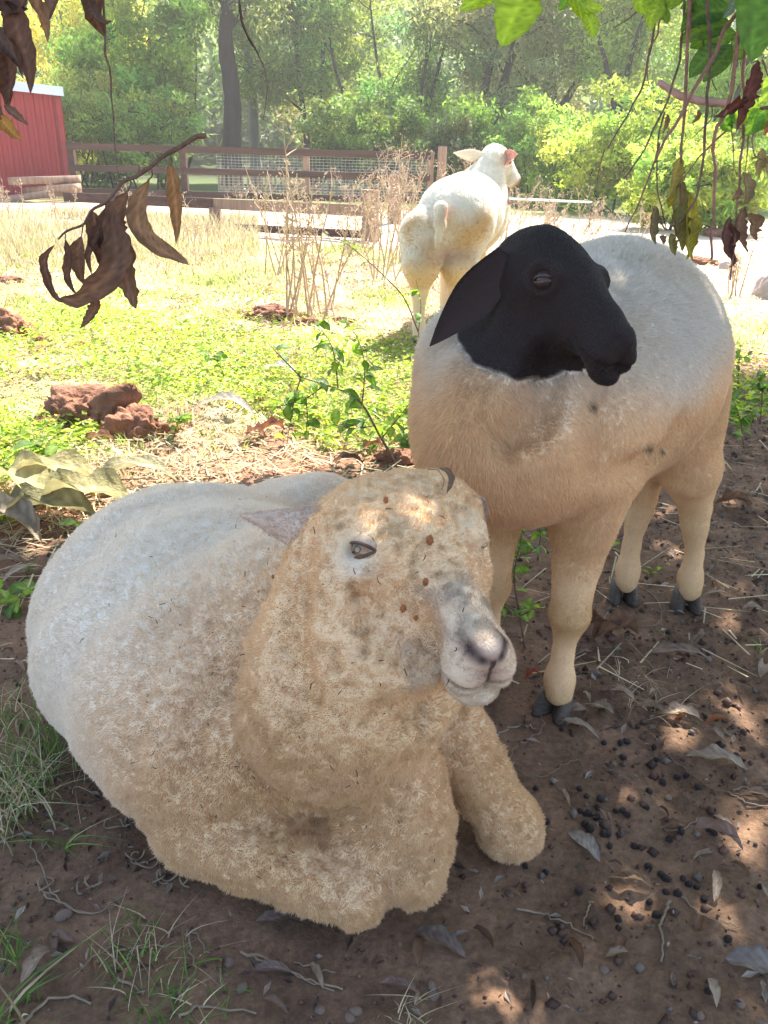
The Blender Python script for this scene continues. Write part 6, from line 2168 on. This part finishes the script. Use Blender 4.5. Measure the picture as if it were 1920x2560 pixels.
PB = [(572, 2405, .011), (605, 2470, .012), (890, 2530, .013), (875, 2545, .011), (800, 2525, .010), (1080, 2465, .010), (1085, 2490, .011), (1670, 1995, .010), (1800, 1585, .010), (160, 2290, .018), (1310, 2440, .007), (1510, 2425, .010),
      (1275, 2235, .009), (1000, 2160 + 200, .007), (1630, 1820, .012), (1800, 1860, .012), (1535, 1910, .010), (1900, 1395, .016), (1400, 1975, .009), (1600, 1450, .008), (650, 2180 + 120, .006), (1850, 2510, .010), (1750, 2540, .009), (520, 2240, .0)]
PL_ = []
pbm = pm[0].copy(); pbm.materials.clear(); pbm.materials.append(pebble_mat)
for i, (px, py, s) in enumerate(PB):
    if s <= 0: continue
    g = GP(px, py)
    o = bpy.data.objects.new('pebble', pbm); COL.objects.link(o)
    s *= .68
    o.location = (g[0], g[1], g[2] + s * .1); o.scale = (s, s * prg.uniform(.7, .95), s * .6); o.rotation_euler = (0, 0, prg.random() * 6)
    tag(o, 'small grey pebble', 'pebble', 'pebbles in the soil'); PL_.append((o, px, py))
name_all(PL_, lambda o: 'small grey pebble')
# ------------------------------------------------------------------ the shade tree overhead and what hangs from it
def hp(px, py, d):
    return P(px, py, d)


def shade_tree():
    rg = np.random.default_rng(19)
    root = empty('shade_tree', (3.1, 1.9, 0)); tag(root, 'broad leafy shade tree whose canopy hangs over the front sheep', 'tree')
    b = MB()
    tr = bez([(3.1, 1.9, -.1), (3.05, 1.95, 1.0), (2.9, 2.1, 2.0), (2.6, 2.3, 2.9)], 6)
    b.tube(tr, np.linspace(.19, .11, len(tr)), 12, (.17, .12, .09), jitter=.04)
    limbs = [[(2.6, 2.3, 2.9), (1.7, 2.7, 3.3), (.7, 3.0, 3.4), (-.4, 3.1, 3.3), (-1.3, 3.0, 3.1)],
             [(2.9, 2.1, 2.2), (2.2, 1.9, 2.7), (1.4, 1.5, 2.75), (.6, 1.25, 2.7), (-.2, 1.1, 2.6), (-.8, 1.2, 2.5)],
             [(2.6, 2.3, 2.9), (2.3, 3.4, 3.4), (1.8, 4.3, 3.6), (1.1, 4.9, 3.6)],
             [(1.7, 2.7, 3.3), (1.2, 3.6, 3.5), (.4, 4.1, 3.5), (-.5, 4.3, 3.3)]]
    for l in limbs:
        p = bez(l, 6); b.tube(p, np.linspace(.075, .02, len(p)), 8, (.17, .12, .09), jitter=.04)
    b.build('trunk', bark_mat, root)
    # leaves: wherever their shade falls on the ground near the front sheep, leaving a few gaps for sun flecks
    sx, sy = SUN_DIR.x / SUN_DIR.z, SUN_DIR.y / SUN_DIR.z
    n = 27000
    z = rg.uniform(2.25, 3.7, n)
    gx = rg.uniform(-2.1, 3.0, n); gy = rg.uniform(-1.2, 4.4, n)
    keep = gy < shade_edge(gx) + rg.normal(size=n) * .07
    keep &= rg.random(n) < np.where(gx < 1.1, 1.0, .7)
    keep &= rg.random(n) < np.interp(gy, [-1.2, -.2, .3], [.15, .9, 1])
    gaps = []
    for (px, py, r) in ((1255, 2490, .045), (1655, 1945, .040), (1700, 1835, .045), (1800, 1560, .05), (1870, 1590, .05), (1850, 1740, .05), (1905, 1780, .05), (1750, 2235, .04), (1900, 2080, .035),
                        (1640, 1270, .05), (1660, 1365, .03), (1560, 2250, .02)):
        g = G(px, py); gaps.append((g[0], g[1], r))
    def shaded(q): return (q[0] - q[2] * sx, q[1] - q[2] * sy)
    for q, r in ((P(1215, 1520, .845), .030), (P(1590, 665, 1.66), .06), (P(1730, 720, 1.72), .04)):
        s = shaded(q); gaps.append((s[0], s[1], r))
    ll = .085
    for (x, y, r) in gaps:
        if r > 0: keep &= (np.hypot(gx - x, (gy - y) * .8) > r * .38 + ll * .36)
    z, gx, gy = z[keep], gx[keep], gy[keep]
    m = 2600                                             # extra leaves added to block sun flecks from the lying sheep's back
    z = np.concatenate([z, rg.uniform(2.3, 3.5, m)]); gx = np.concatenate([gx, rg.uniform(-.85, -.30, m)]); gy = np.concatenate([gy, rg.uniform(.62, 1.35, m)]); n = len(z)
    c = np.stack([gx + z * sx, gy + z * sy, z], axis=1)
    an = rg.random(n) * 6.283
    a = np.stack([np.cos(an), np.sin(an), -.25 - .5 * rg.random(n)], axis=1); a /= np.linalg.norm(a, axis=1)[:, None]
    up = np.stack([rg.normal(size=n) * .35, rg.normal(size=n) * .35, np.ones(n)], axis=1)
    bb = np.cross(up, a); bb /= np.linalg.norm(bb, axis=1)[:, None]; u = np.cross(a, bb)
    L = (ll * (.75 + .5 * rg.random(n)))[:, None]; W = L * .30
    V = np.stack([c - a * L, c - a * L * .3 + bb * W + u * W * .25, c + a * L * .4 + bb * W * .85 + u * W * .2, c + a * L, c + a * L * .4 - bb * W * .85 + u * W * .2, c - a * L * .3 - bb * W + u * W * .25], axis=1).reshape(-1, 3)
    o = (np.arange(n) * 6)[:, None]
    Q = np.concatenate([o + [[0, 1, 2, 5]], o + [[5, 2, 3, 4]]])
    C = np.repeat(palette(rg, n, [(.12, .24, .04), (.16, .30, .05), (.09, .18, .035)]), 6, axis=0)
    MB().add(V, Q, None, C).build('crown', green_mat, root, smooth=False)
    return root


shade_tree()

DB = (.22, .115, .068); DB2 = (.17, .085, .055); TN = (.31, .17, .09)


def hleaf(parent, pts, w, d, col=DB, seed=0, normal=None, fold=.3, wave=.07, twist=0.0, edge=.07, curl=.2, mat=None, name='leaf', torn=.0, label=None, tip=.9, waves=3.0, dd=None, n=26, m=9, shape=.42, veins=9):
    dd = dd or [0] * len(pts)
    mid = [hp(px, py, d + e) for (px, py), e in zip(pts, dd)]
    nr = -_F * 1.0 + _CR * .15 if normal is None else np.asarray(normal)
    o = leaf_obj(name, parent, mat or dead_mat, mid, w * (.88 if parent is hb else 1.0) * d / FPX, nr, fold, wave, waves, twist, edge, seed, col=col, curl=curl, torn=torn, tip=tip, n=n, m=m, shape=shape, veins=veins)
    if label: o['label'] = label
    return o


def stem(parent, pts, d, r0, r1, name='stem', mat=None, dd=None, sides=7, nodes=0, seed=0):
    dd = dd or [0] * len(pts)
    w = bez([hp(px, py, d + e) for (px, py), e in zip(pts, dd)], 8)
    rr = np.linspace(r0, r1, len(w))
    if nodes:
        s = np.linspace(0, nodes * math.pi * 2, len(w)); rr = rr * (1 + .22 * np.maximum(0, np.sin(s)) ** 12)
        rg = np.random.default_rng(seed); w = w + np.stack([np.interp(np.arange(len(w)), np.arange(0, len(w) + 5, 5), rg.normal(size=len(np.arange(0, len(w) + 5, 5)))) for _ in range(3)], axis=1) * r0 * .5
    return MB().tube(w, rr, sides).build(name, mat or twig_mat, parent)


# hanging broken branch with dead leaves
D = 1.32
hb = empty('hanging_branch', tuple(hp(292, 463, D))); tag(hb, 'broken twig with curled brown dead leaves dangling over the sunny grass', 'branch')
stem(hb, [(515, 337), (470, 358), (400, 400), (345, 432), (300, 462), (268, 500), (232, 523), (205, 560), (165, 580), (145, 598)], D, .0042, .0016, 'twig', nodes=7, seed=1)
stem(hb, [(345, 432), (347, 428), (348, 415)], D, .002, .001, 'side_twig')
for pts, r in (([(379, 424), (380, 440), (368, 452)], .0014), ([(428, 392), (430, 405), (426, 415)], .0014), ([(325, 446), (327, 462), (318, 478)], .0013), ([(208, 560), (206, 575), (204, 590)], .0012), ([(163, 583), (164, 590), (163, 598)], .001)):
    stem(hb, pts, D, r, r * .8, 'petiole')
HL = [
    ([(374, 450), (346, 510), (350, 575), (395, 622), (440, 645), (472, 662)], 70, dict(col=TN, seed=1, curl=.3, twist=.25, tip=.55, edge=.05)),
    ([(424, 405), (432, 450), (440, 520), (443, 570), (440, 612)], 64, dict(col=(.38, .20, .09), seed=2, curl=.5, fold=.4, waves=3.5)),
    ([(318, 478), (300, 520), (282, 560), (300, 640), (318, 700), (340, 772)], 104, dict(col=DB, seed=3, curl=.25, waves=4, torn=.25, tip=.6)),
    ([(275, 508), (282, 560), (290, 640), (268, 690), (222, 728), (190, 748), (150, 745)], 96, dict(col=DB, seed=4, twist=.7, curl=.35, tip=.6)),
    ([(232, 528), (240, 570), (252, 610), (262, 660), (262, 690)], 76, dict(col=DB2, seed=5, curl=.4)),
    ([(204, 590), (196, 630), (200, 680), (212, 715)], 56, dict(col=DB, seed=6, curl=.4)),
    ([(163, 598), (174, 640), (170, 690), (180, 720), (196, 742)], 44, dict(col=DB2, seed=7, curl=.7, waves=5)),
    ([(136, 612), (112, 650), (118, 690), (132, 730), (150, 752), (175, 758)], 40, dict(col=DB2, seed=8, curl=.6, waves=4)),
    ([(232, 728), (240, 765), (224, 795), (200, 822)], 46, dict(col=DB, seed=9, curl=.5, torn=.2)),
    ([(262, 520), (245, 580), (222, 640), (230, 690)], 40, dict(col=DB2, seed=10, curl=.6)),
]
for i, (pts, w, kw) in enumerate(HL):
    hleaf(hb, pts, w, D + (i % 3 - 1) * .012, **kw)

# vine thread holding it, with one leaf
vt = empty('vine_thread', tuple(hp(262, -60, D))); tag(vt, 'long thin vine tendril with one folded brown leaf that holds the broken twig', 'vine')
stem(vt, [(255, -60), (262, 60), (267, 140), (275, 200), (280, 260), (285, 340), (290, 400), (292, 463)], D, .0024, .0007, nodes=5, seed=2)
hleaf(vt, [(262, -55), (245, -10), (235, 40), (262, 92)], 72, D, col=(.20, .10, .065), seed=21, curl=.5, waves=3, tip=.6)
hleaf(vt, [(215, -20), (232, 35), (262, 60), (280, 52)], 46, D - .01, col=(.20, .11, .07), seed=22, curl=.5, twist=.4)

# dead leaf cluster at the upper left
D2 = 1.12
cl = empty('dead_leaf_cluster', tuple(hp(-10, -60, D2))); tag(cl, 'cluster of hanging dark curled dead leaves in front of the red shed', 'dead leaves')
stem(cl, [(-30, -80), (5, -20), (12, 60), (5, 130), (-5, 200), (0, 300)], D2, .004, .002, 'twig')
stem(cl, [(5, -20), (60, -40), (110, -50)], D2, .003, .002, 'twig')
for i, (pts, w, kw) in enumerate([
    ([(20, -30), (40, 60), (60, 130), (72, 180), (76, 235)], 78, dict(col=DB2, seed=31, curl=.4, twist=.4, waves=4)),
    ([(0, 90), (20, 140), (28, 200), (12, 260)], 60, dict(col=DB2, seed=32, curl=.5)),
    ([(-5, 150), (10, 190), (22, 240), (18, 280)], 52, dict(col=DB2, seed=33, curl=.5)),
    ([(-30, 0), (0, 20), (40, 30), (72, 22)], 46, dict(col=(.10, .055, .045), seed=34, curl=.5)),
    ([(96, -40), (92, 10), (108, 45), (120, 108)], 52, dict(col=TN, seed=35, curl=.6, twist=.4)),
    ([(128, -50), (134, 0), (118, 50), (100, 70)], 46, dict(col=(.20, .12, .085), seed=36, curl=.5)),
    ([(10, 262), (30, 280), (52, 298), (72, 314)], 30, dict(col=(.22, .13, .09), seed=37, curl=.5)),
    ([(-5, 290), (20, 318), (38, 338), (58, 350)], 44, dict(col=(.46, .24, .06), seed=38, curl=.4, edge=.12)),
    ([(-15, 240), (0, 290), (8, 330)], 30, dict(col=DB2, seed=39, curl=.5)),
    ([(-25, 60), (10, 110), (50, 160), (55, 190)], 60, dict(col=(.17, .10, .07), seed=30, curl=.5)),
    ([(60, -30), (55, 10), (30, 40), (10, 80)], 50, dict(col=DB2, seed=29, curl=.4))]):
    hleaf(cl, pts, w, D2 + (i % 3 - 1) * .015, **kw)

# dark twisted tendril
td = empty('dry_tendril', tuple(hp(598, -60, 1.25))); tag(td, 'dark twisted dry leaf tendril dangling in front of the gum trunk', 'tendril')
stem(td, [(596, -60), (598, 5), (604, 45), (616, 80), (640, 125), (660, 170), (668, 215), (664, 260), (658, 300)], 1.25, .0020, .0006)
hleaf(td, [(597, -10), (602, 40), (610, 75), (622, 92)], 12, 1.25, col=(.07, .04, .035), seed=41, curl=.8)
hleaf(td, [(612, 80), (625, 105), (642, 130), (655, 155)], 9, 1.25, col=(.07, .04, .035), seed=42, curl=.8)

# green leaves at the top
GL = (.20, .36, .045)
tl = empty('green_leaf_spray', tuple(hp(1250, -80, 1.2))); tag(tl, 'spray of sunlit yellow-green leaves hanging at the top centre', 'leaves')
stem(tl, [(1250, -90), (1180, -60), (1150, -30)], 1.2, .003, .002, 'twig')
stem(tl, [(1250, -90), (1400, -60), (1450, -30), (1465, 0)], 1.2, .003, .0015, 'twig')
for i, (pts, w, c, dz) in enumerate([
    ([(1310, -60), (1300, 0), (1275, 60), (1252, 117)], 118, (.30, .46, .05), 0),
    ([(1270, -50), (1210, -10), (1175, 10), (1148, 26)], 56, (.30, .46, .05), .02),
    ([(1440, -40), (1440, 0), (1450, 30), (1455, 50)], 52, (.30, .45, .05), .01),
    ([(1425, -30), (1450, 5), (1480, 20), (1510, 18)], 46, (.34, .48, .06), .0),
    ([(1462, 32), (1475, 55), (1480, 78), (1482, 96)], 44, (.28, .42, .05), .0),
    ([(1420, -10), (1410, 10), (1395, 26)], 26, (.15, .30, .07), .03)]):
    hleaf(tl, pts, w, 1.2 + dz, col=c, seed=50 + i, mat=green_mat, fold=.12, curl=.08, wave=.03, edge=.03, veins=7, tip=.75, torn=.08 if i in (0, 2) else 0)

# leafy bough at the upper right
DR_ = 1.25
bg = empty('leafy_bough', tuple(hp(1800, -120, DR_))); tag(bg, 'leafy bough of broad green leaves at the top right corner', 'bough')
stem(bg, [(2050, -160), (1920, -90), (1800, -60), (1700, -50), (1600, -60)], DR_ + .05, .009, .004, 'twig')
for i, (pts, w, c, dz) in enumerate([
    ([(1930, -120), (1905, -20), (1885, 70), (1878, 155)], 150, (.13, .27, .05), -.05),
    ([(1640, -50), (1610, -10), (1600, 15), (1618, 40)], 56, (.30, .46, .05), .02),
    ([(1650, -20), (1640, 20), (1626, 50), (1628, 78)], 46, (.30, .45, .06), .03),
    ([(1690, -40), (1680, 0), (1676, 25)], 60, (.24, .38, .05), .03),
    ([(1600, -60), (1630, 10), (1660, 40), (1668, 60)], 70, (.14, .25, .07), .06),
    ([(1830, 20), (1780, 28), (1740, 40), (1702, 78)], 66, (.10, .20, .06), .02),
    ([(1830, 60), (1790, 66), (1740, 80), (1702, 108)], 62, (.13, .22, .07), .03),
    ([(1840, 80), (1800, 90), (1760, 100), (1725, 120)], 66, (.10, .20, .06), .05),
    ([(1800, 110), (1770, 140), (1740, 170), (1722, 195)], 56, (.09, .18, .08), .04),
    ([(1830, 110), (1800, 150), (1775, 180), (1758, 205)], 52, (.10, .19, .07), .02),
    ([(1850, -60), (1800, -10), (1760, 10), (1700, 20)], 80, (.12, .23, .06), .06),
    ([(1860, -30), (1838, 0), (1822, 30), (1806, 46)], 26, (.28, .36, .42), -.02),
    ([(1760, -30), (1752, 5), (1775, 22)], 30, (.16, .30, .06), .0),
    ([(1890, 60), (1860, 100), (1840, 130), (1815, 160)], 60, (.12, .22, .06), .05)]):
    hleaf(bg, pts, w, DR_ + dz, col=c, seed=60 + i, mat=green_mat, fold=.14, curl=.08, wave=.03, edge=.015, veins=7, tip=.75)
# lower right green leaves on their own side twig
lr = empty('leafy_side_twig', tuple(hp(1990, 270, DR_))); tag(lr, 'side twig with glowing green leaves at the right edge, above the hanging dead leaves', 'twig')
stem(lr, [(2000, 262), (1940, 268), (1900, 272), (1850, 290)], DR_, .004, .002, 'twig')
for i, (pts, w, c, nn) in enumerate([
    ([(1900, 270), (1870, 270), (1850, 290), (1815, 300)], 56, (.26, .44, .05), 0), ([(1905, 275), (1890, 300), (1875, 325), (1862, 338)], 46, (.22, .42, .05), 1),
    ([(1920, 275), (1905, 300), (1890, 320), (1880, 332)], 42, (.20, .38, .05), 2), ([(1960, 200), (1930, 205), (1905, 230)], 44, (.34, .50, .07), 3),
    ([(1840, 300), (1825, 300), (1812, 312), (1830, 330)], 44, (.15, .32, .05), 4), ([(1950, 215), (1915, 240), (1895, 262)], 36, (.36, .52, .09), 5)]):
    hleaf(lr, pts, w, DR_ - .02, col=c, seed=80 + i, mat=green_mat, fold=.14, curl=.1, wave=.03, edge=.02, veins=6)

# broken thick twig
bt = empty('broken_stick', tuple(hp(1960, 310, 1.3))); tag(bt, 'pale pinkish broken stick jutting in from the right among the vines', 'stick')
stem(bt, [(1990, 300), (1900, 290), (1830, 270), (1760, 252), (1700, 236), (1648, 217)], 1.30, .0085, .0052, 'stick', nodes=4, seed=3, mat=simple_mat('pink_bark', (.55, .33, .27), .7, .25, 30, .4, 90))

# hanging vines
VN = [
    ([(1640, -60), (1637, 20), (1632, 90), (1622, 140), (1612, 200), (1585, 260), (1555, 310), (1520, 370)], .0030, 1.32, 'reddish vine at the far left of the hanging bunch, curving towards the sheep'),
    ([(1690, -60), (1655, 40), (1640, 90), (1625, 120), (1620, 180), (1623, 210)], .0022, 1.30, 'short dark vine crossing the reddish one near its top'),
    ([(1512, 375), (1500, 420), (1492, 470)], .0016, 1.33, 'thin dry end of vine dangling above the yard rail'),
    ([(1710, -60), (1710, 40), (1705, 110), (1690, 190), (1660, 270), (1630, 330), (1600, 390), (1560, 448)], .0030, 1.28, 'long brown vine sweeping down to the left past the broken stick'),
    ([(1725, -60), (1722, 60), (1718, 160), (1712, 260), (1706, 340), (1702, 420), (1706, 520)], .0038, 1.26, 'straight brown vine holding the yellow dead leaves'),
    ([(1735, -60), (1728, 40), (1722, 120), (1716, 200), (1710, 300), (1700, 400), (1703, 480)], .0032, 1.27, 'second straight brown vine twined along the one with yellow leaves'),
    ([(1772, -60), (1772, 60), (1770, 160), (1768, 230), (1765, 300), (1758, 380), (1750, 440), (1735, 500), (1700, 550), (1678, 570)], .0036, 1.25, 'brown vine down the middle of the bunch ending in a hooked tip'),
    ([(1880, -60), (1850, 10), (1810, 80), (1772, 165), (1730, 230), (1690, 310), (1660, 360), (1640, 405)], .0046, 1.22, 'thickest grey vine running diagonally across the bunch'),
    ([(1860, -60), (1852, 40), (1842, 130), (1826, 220), (1812, 290), (1790, 325), (1786, 400), (1785, 500), (1782, 580), (1776, 645)], .0046, 1.20, 'thick red-brown vine hanging straight to the level of the sheep back'),
    ([(1748, -60), (1750, 40), (1758, 110), (1768, 160), (1780, 200), (1792, 225)], .0018, 1.30, 'thin green vine between two brown vines at the top'),
    ([(1862, 100), (1858, 180), (1865, 260), (1855, 340), (1850, 430), (1840, 520), (1836, 600), (1824, 700)], .0032, 1.24, 'brown vine with dark shrivelled leaves at its lower end'),
    ([(1650, 360), (1630, 420), (1605, 490), (1575, 550), (1562, 580)], .0024, 1.30, 'grey vine tip slanting down above the sheep rump'),
    ([(1660, 280), (1648, 330), (1643, 390), (1645, 470), (1655, 530), (1668, 575)], .0020, 1.27, 'thin brown vine with a small shrivelled leaf beside the thick grey one'),
    ([(1825, 320), (1790, 350), (1760, 380), (1735, 410), (1708, 445)], .0022, 1.31, 'grey vine slanting behind the others below the broken stick'),
    ([(1560, 10 - 80), (1620, 0), (1590, 30), (1570, 48), (1533, 70)], .0020, 1.30, 'bare dark twig end at the top beside the green leaves'),
    ([(1780, 250), (1775, 300), (1730, 345)], .0014, 1.30, 'fine dark tendril behind the middle vines'),
    ([(1872, 330), (1868, 390), (1862, 430)], .0016, 1.24, 'fine vine beside the dark shrivelled leaves'),
    ([(1815, 298), (1832, 340), (1834, 390), (1830, 440)], .0016, 1.24, 'fine looping vine near the broken stick end'),
    ([(1905, 150), (1915, 175), (1925, 200)], .0020, 1.22, 'short dark stem at the right edge under the big green leaf'),
    ([(1900, 300), (1880, 350), (1890, 390), (1920, 410)], .0016, 1.23, 'curling vine at the right edge holding tan leaves'),
]
vines = []
for i, (pts, r, d, lab) in enumerate(VN):
    v = empty('hanging_vine', tuple(hp(pts[0][0], pts[0][1], d))); tag(v, lab, 'vine', 'hanging vines')
    stem(v, pts, d, r * .78, r * .42, nodes=max(2, len(pts)), seed=20 + i, mat=vine_mat if i % 3 else twig_mat)
    vines.append((v, d))
YL = (.42, .34, .04); OL = (.26, .22, .06)


def on(vi, pts, w, col, seed, **kw):
    v, d = vines[vi]
    hleaf(v, pts, w * 1.35, d + kw.pop('dz', 0), col=col, seed=seed, **kw)


on(4, [(1702, 392), (1688, 430), (1682, 465), (1672, 492)], 34, (.44, .34, .08), 101, curl=.5)
on(4, [(1706, 450), (1695, 490), (1690, 540), (1695, 590)], 44, OL, 102, curl=.5, torn=.2)
on(4, [(1712, 470), (1722, 520), (1724, 570), (1720, 620), (1732, 655)], 40, YL, 103, curl=.5, torn=.2)
on(5, [(1700, 510), (1690, 560), (1700, 600), (1705, 630)], 50, OL, 104, curl=.6, torn=.25)
on(5, [(1690, 490), (1675, 505), (1670, 520)], 24, YL, 105, curl=.4)
on(5, [(1715, 540), (1728, 580), (1722, 630), (1715, 650)], 30, (.36, .34, .04), 106, curl=.6)
on(4, [(1690, 590), (1676, 600), (1680, 625), (1688, 640)], 30, OL, 107, curl=.6)
on(12, [(1640, 515), (1632, 550), (1630, 590), (1640, 612)], 30, (.20, .15, .07), 108, curl=.6)
on(12, [(1648, 590), (1655, 600), (1660, 612)], 18, (.22, .15, .08), 109, curl=.6)
on(12, [(1668, 285), (1664, 310), (1656, 335)], 16, TN, 110, curl=.7)
on(5, [(1745, 275), (1742, 295), (1728, 310)], 16, (.34, .16, .08), 111, curl=.7)
on(8, [(1895, 150), (1880, 195), (1868, 240), (1850, 285), (1840, 330)], 44, (.15, .05, .035), 112, curl=.5, waves=5, edge=.14, torn=.3)
on(8, [(1870, 245), (1840, 265), (1810, 285), (1785, 295)], 32, (.16, .05, .035), 113, curl=.6, waves=4, edge=.15)
on(10, [(1858, 430), (1866, 460), (1868, 490), (1858, 515)], 30, (.26, .18, .09), 114, curl=.4)
on(10, [(1850, 470), (1842, 488), (1828, 500)], 18, TN, 115, curl=.5)
on(10, [(1826, 540), (1812, 580), (1812, 620), (1832, 655), (1822, 670)], 34, (.15, .065, .045), 116, curl=.5, torn=.35, waves=4)
on(10, [(1820, 560), (1834, 590), (1826, 620), (1835, 650)], 22, (.14, .06, .045), 117, curl=.6)
on(10, [(1862, 515), (1846, 560), (1852, 600), (1870, 632)], 32, (.20, .11, .06), 118, curl=.5, torn=.3, waves=4)
on(10, [(1866, 535), (1884, 560), (1880, 585), (1892, 602)], 36, (.22, .12, .06), 119, curl=.4, torn=.35)
on(19, [(1905, 370), (1898, 400), (1892, 425), (1896, 446)], 30, (.40, .30, .12), 120, curl=.5)
on(19, [(1915, 390), (1918, 420), (1924, 450)], 34, (.38, .28, .12), 121, curl=.5)
on(19, [(1920, 300), (1915, 320), (1910, 340)], 20, (.50, .16, .06), 122, curl=.5)


# every hanging thing runs on up, out of the picture, to the limbs of the shade tree
def connect(root, start, r, mat):
    s = np.array(start, float)
    top = np.array([s[0] * .9 + .15, s[1] + .12, 2.66])
    w = bez([s, s + [0.01, .0, .25], (s + top) / 2 + [.03, .02, .1], top], 6)
    MB().tube(w, np.linspace(r, r * 1.8, len(w)), 7).build('stem', mat, root)


for rt_, px, py, d, r in ((vt, 255, -60, D, .0024), (cl, -30, -80, D2, .004), (td, 596, -60, 1.25, .002), (tl, 1250, -90, 1.2, .003), (bg, 2050, -160, DR_ + .05, .009), (lr, 2000, 262, DR_, .004), (bt, 1990, 300, 1.30, .0085)):
    connect(rt_, hp(px, py, d), r, twig_mat)
for (pts, r, d, lab), (v, _) in zip(VN, vines):
    if pts[0][1] < 0: connect(v, hp(pts[0][0], pts[0][1], d), r * .8, vine_mat)

# ------------------------------------------------------------------ burrs and scraps caught in the fleece
def burr(px, py, d, label, seed, s=.010, col=None):
    rg = np.random.default_rng(seed)
    c = hp(px, py, d)
    b = MB()
    n = 130
    bm = bmesh.new(); bmesh.ops.create_icosphere(bm, subdivisions=2, radius=s * .42)
    me = bpy.data.meshes.new('t'); bm.to_mesh(me); bm.free()
    v = np.array([x.co for x in me.vertices]) * [.8, .6, 1.3] + c; f = np.array([list(p.vertices) for p in me.polygons]); bpy.data.meshes.remove(me)
    b.add(v, None, f)
    for k in range(n):
        dr = rg.normal(size=3); dr /= np.linalg.norm(dr)
        p = c + dr * s * .35 * [.8, .6, 1.3]
        b.tube([p, p + dr * s * rg.uniform(.10, .24)], [s * .035, s * .012], 3, cap=False)
    o = b.build('burr', burr_mat); tag(o, label, 'burr', 'burrs caught in the fleece')


def surf_d(px, py, lo=.6, hi=1.4):
    """depth at which the ray through a pixel meets the front sheep"""
    ds = np.arange(lo, hi, .002)
    pts = np.array([P(px, py, d) for d in ds])
    F = LYB.eval(pts)
    i = np.argmax(F < .010)
    return ds[i] if F[i] < .010 else None


LYB = lying_sheep_body
for (px, py, lab, sd, s) in ((1075, 1350, 'orange spiky burr on the forehead of the lying sheep', 1, .011), (1064, 1455, 'reddish burr on the face of the lying sheep, half way down the nose', 2, .009), (1008, 1522, 'orange burr beside the nose of the lying sheep', 3, .009), (1040, 1545, 'small brown burr just below the orange one beside the nose', 4, .006), (682, 1442, 'tiny red seed on the neck wool of the lying sheep', 5, .005),
                            (965, 1250, 'dark brown scrap caught in the poll wool of the lying sheep', 6, .008)):
    d = surf_d(px, py)
    if d: burr(px, py, d - .004, lab, sd, s)
d = surf_d(1105, 1195) or .95
hh = empty('curled_leaf', tuple(hp(1105, 1195, d))); tag(hh, 'curled brown leaf caught in the wool on top of the lying sheep head', 'leaf')
hleaf(hh, [(1098, 1170), (1118, 1178), (1126, 1200), (1116, 1235)], 34, d - .012, col=(.26, .19, .13), seed=130, fold=.5, curl=.6, name='blade')
stem(hh, [(1070, 1172), (1095, 1175), (1110, 1200), (1104, 1225)], d - .022, .0012, .0008, 'stalk', mat=straw_mat)
# seeds and straw bits on the wool
srg = np.random.default_rng(8)
b = MB()
for k in range(90):
    px, py = srg.uniform(90, 1180), srg.uniform(1190, 2200)
    d = surf_d(px, py, .7, 1.7)
    if not d: continue
    c = P(px, py, d - .006); a = srg.normal(size=3); a = unit(a) * srg.uniform(.0015, .005)
    b.tube([c - a, c + srg.normal(size=3) * .0008, c + a], [.0005, .0006, .0003], 4, (.12, .09, .06), cap=False)
o = b.build('wool_specks', twig_mat, lying_root); o['kind'] = 'stuff'
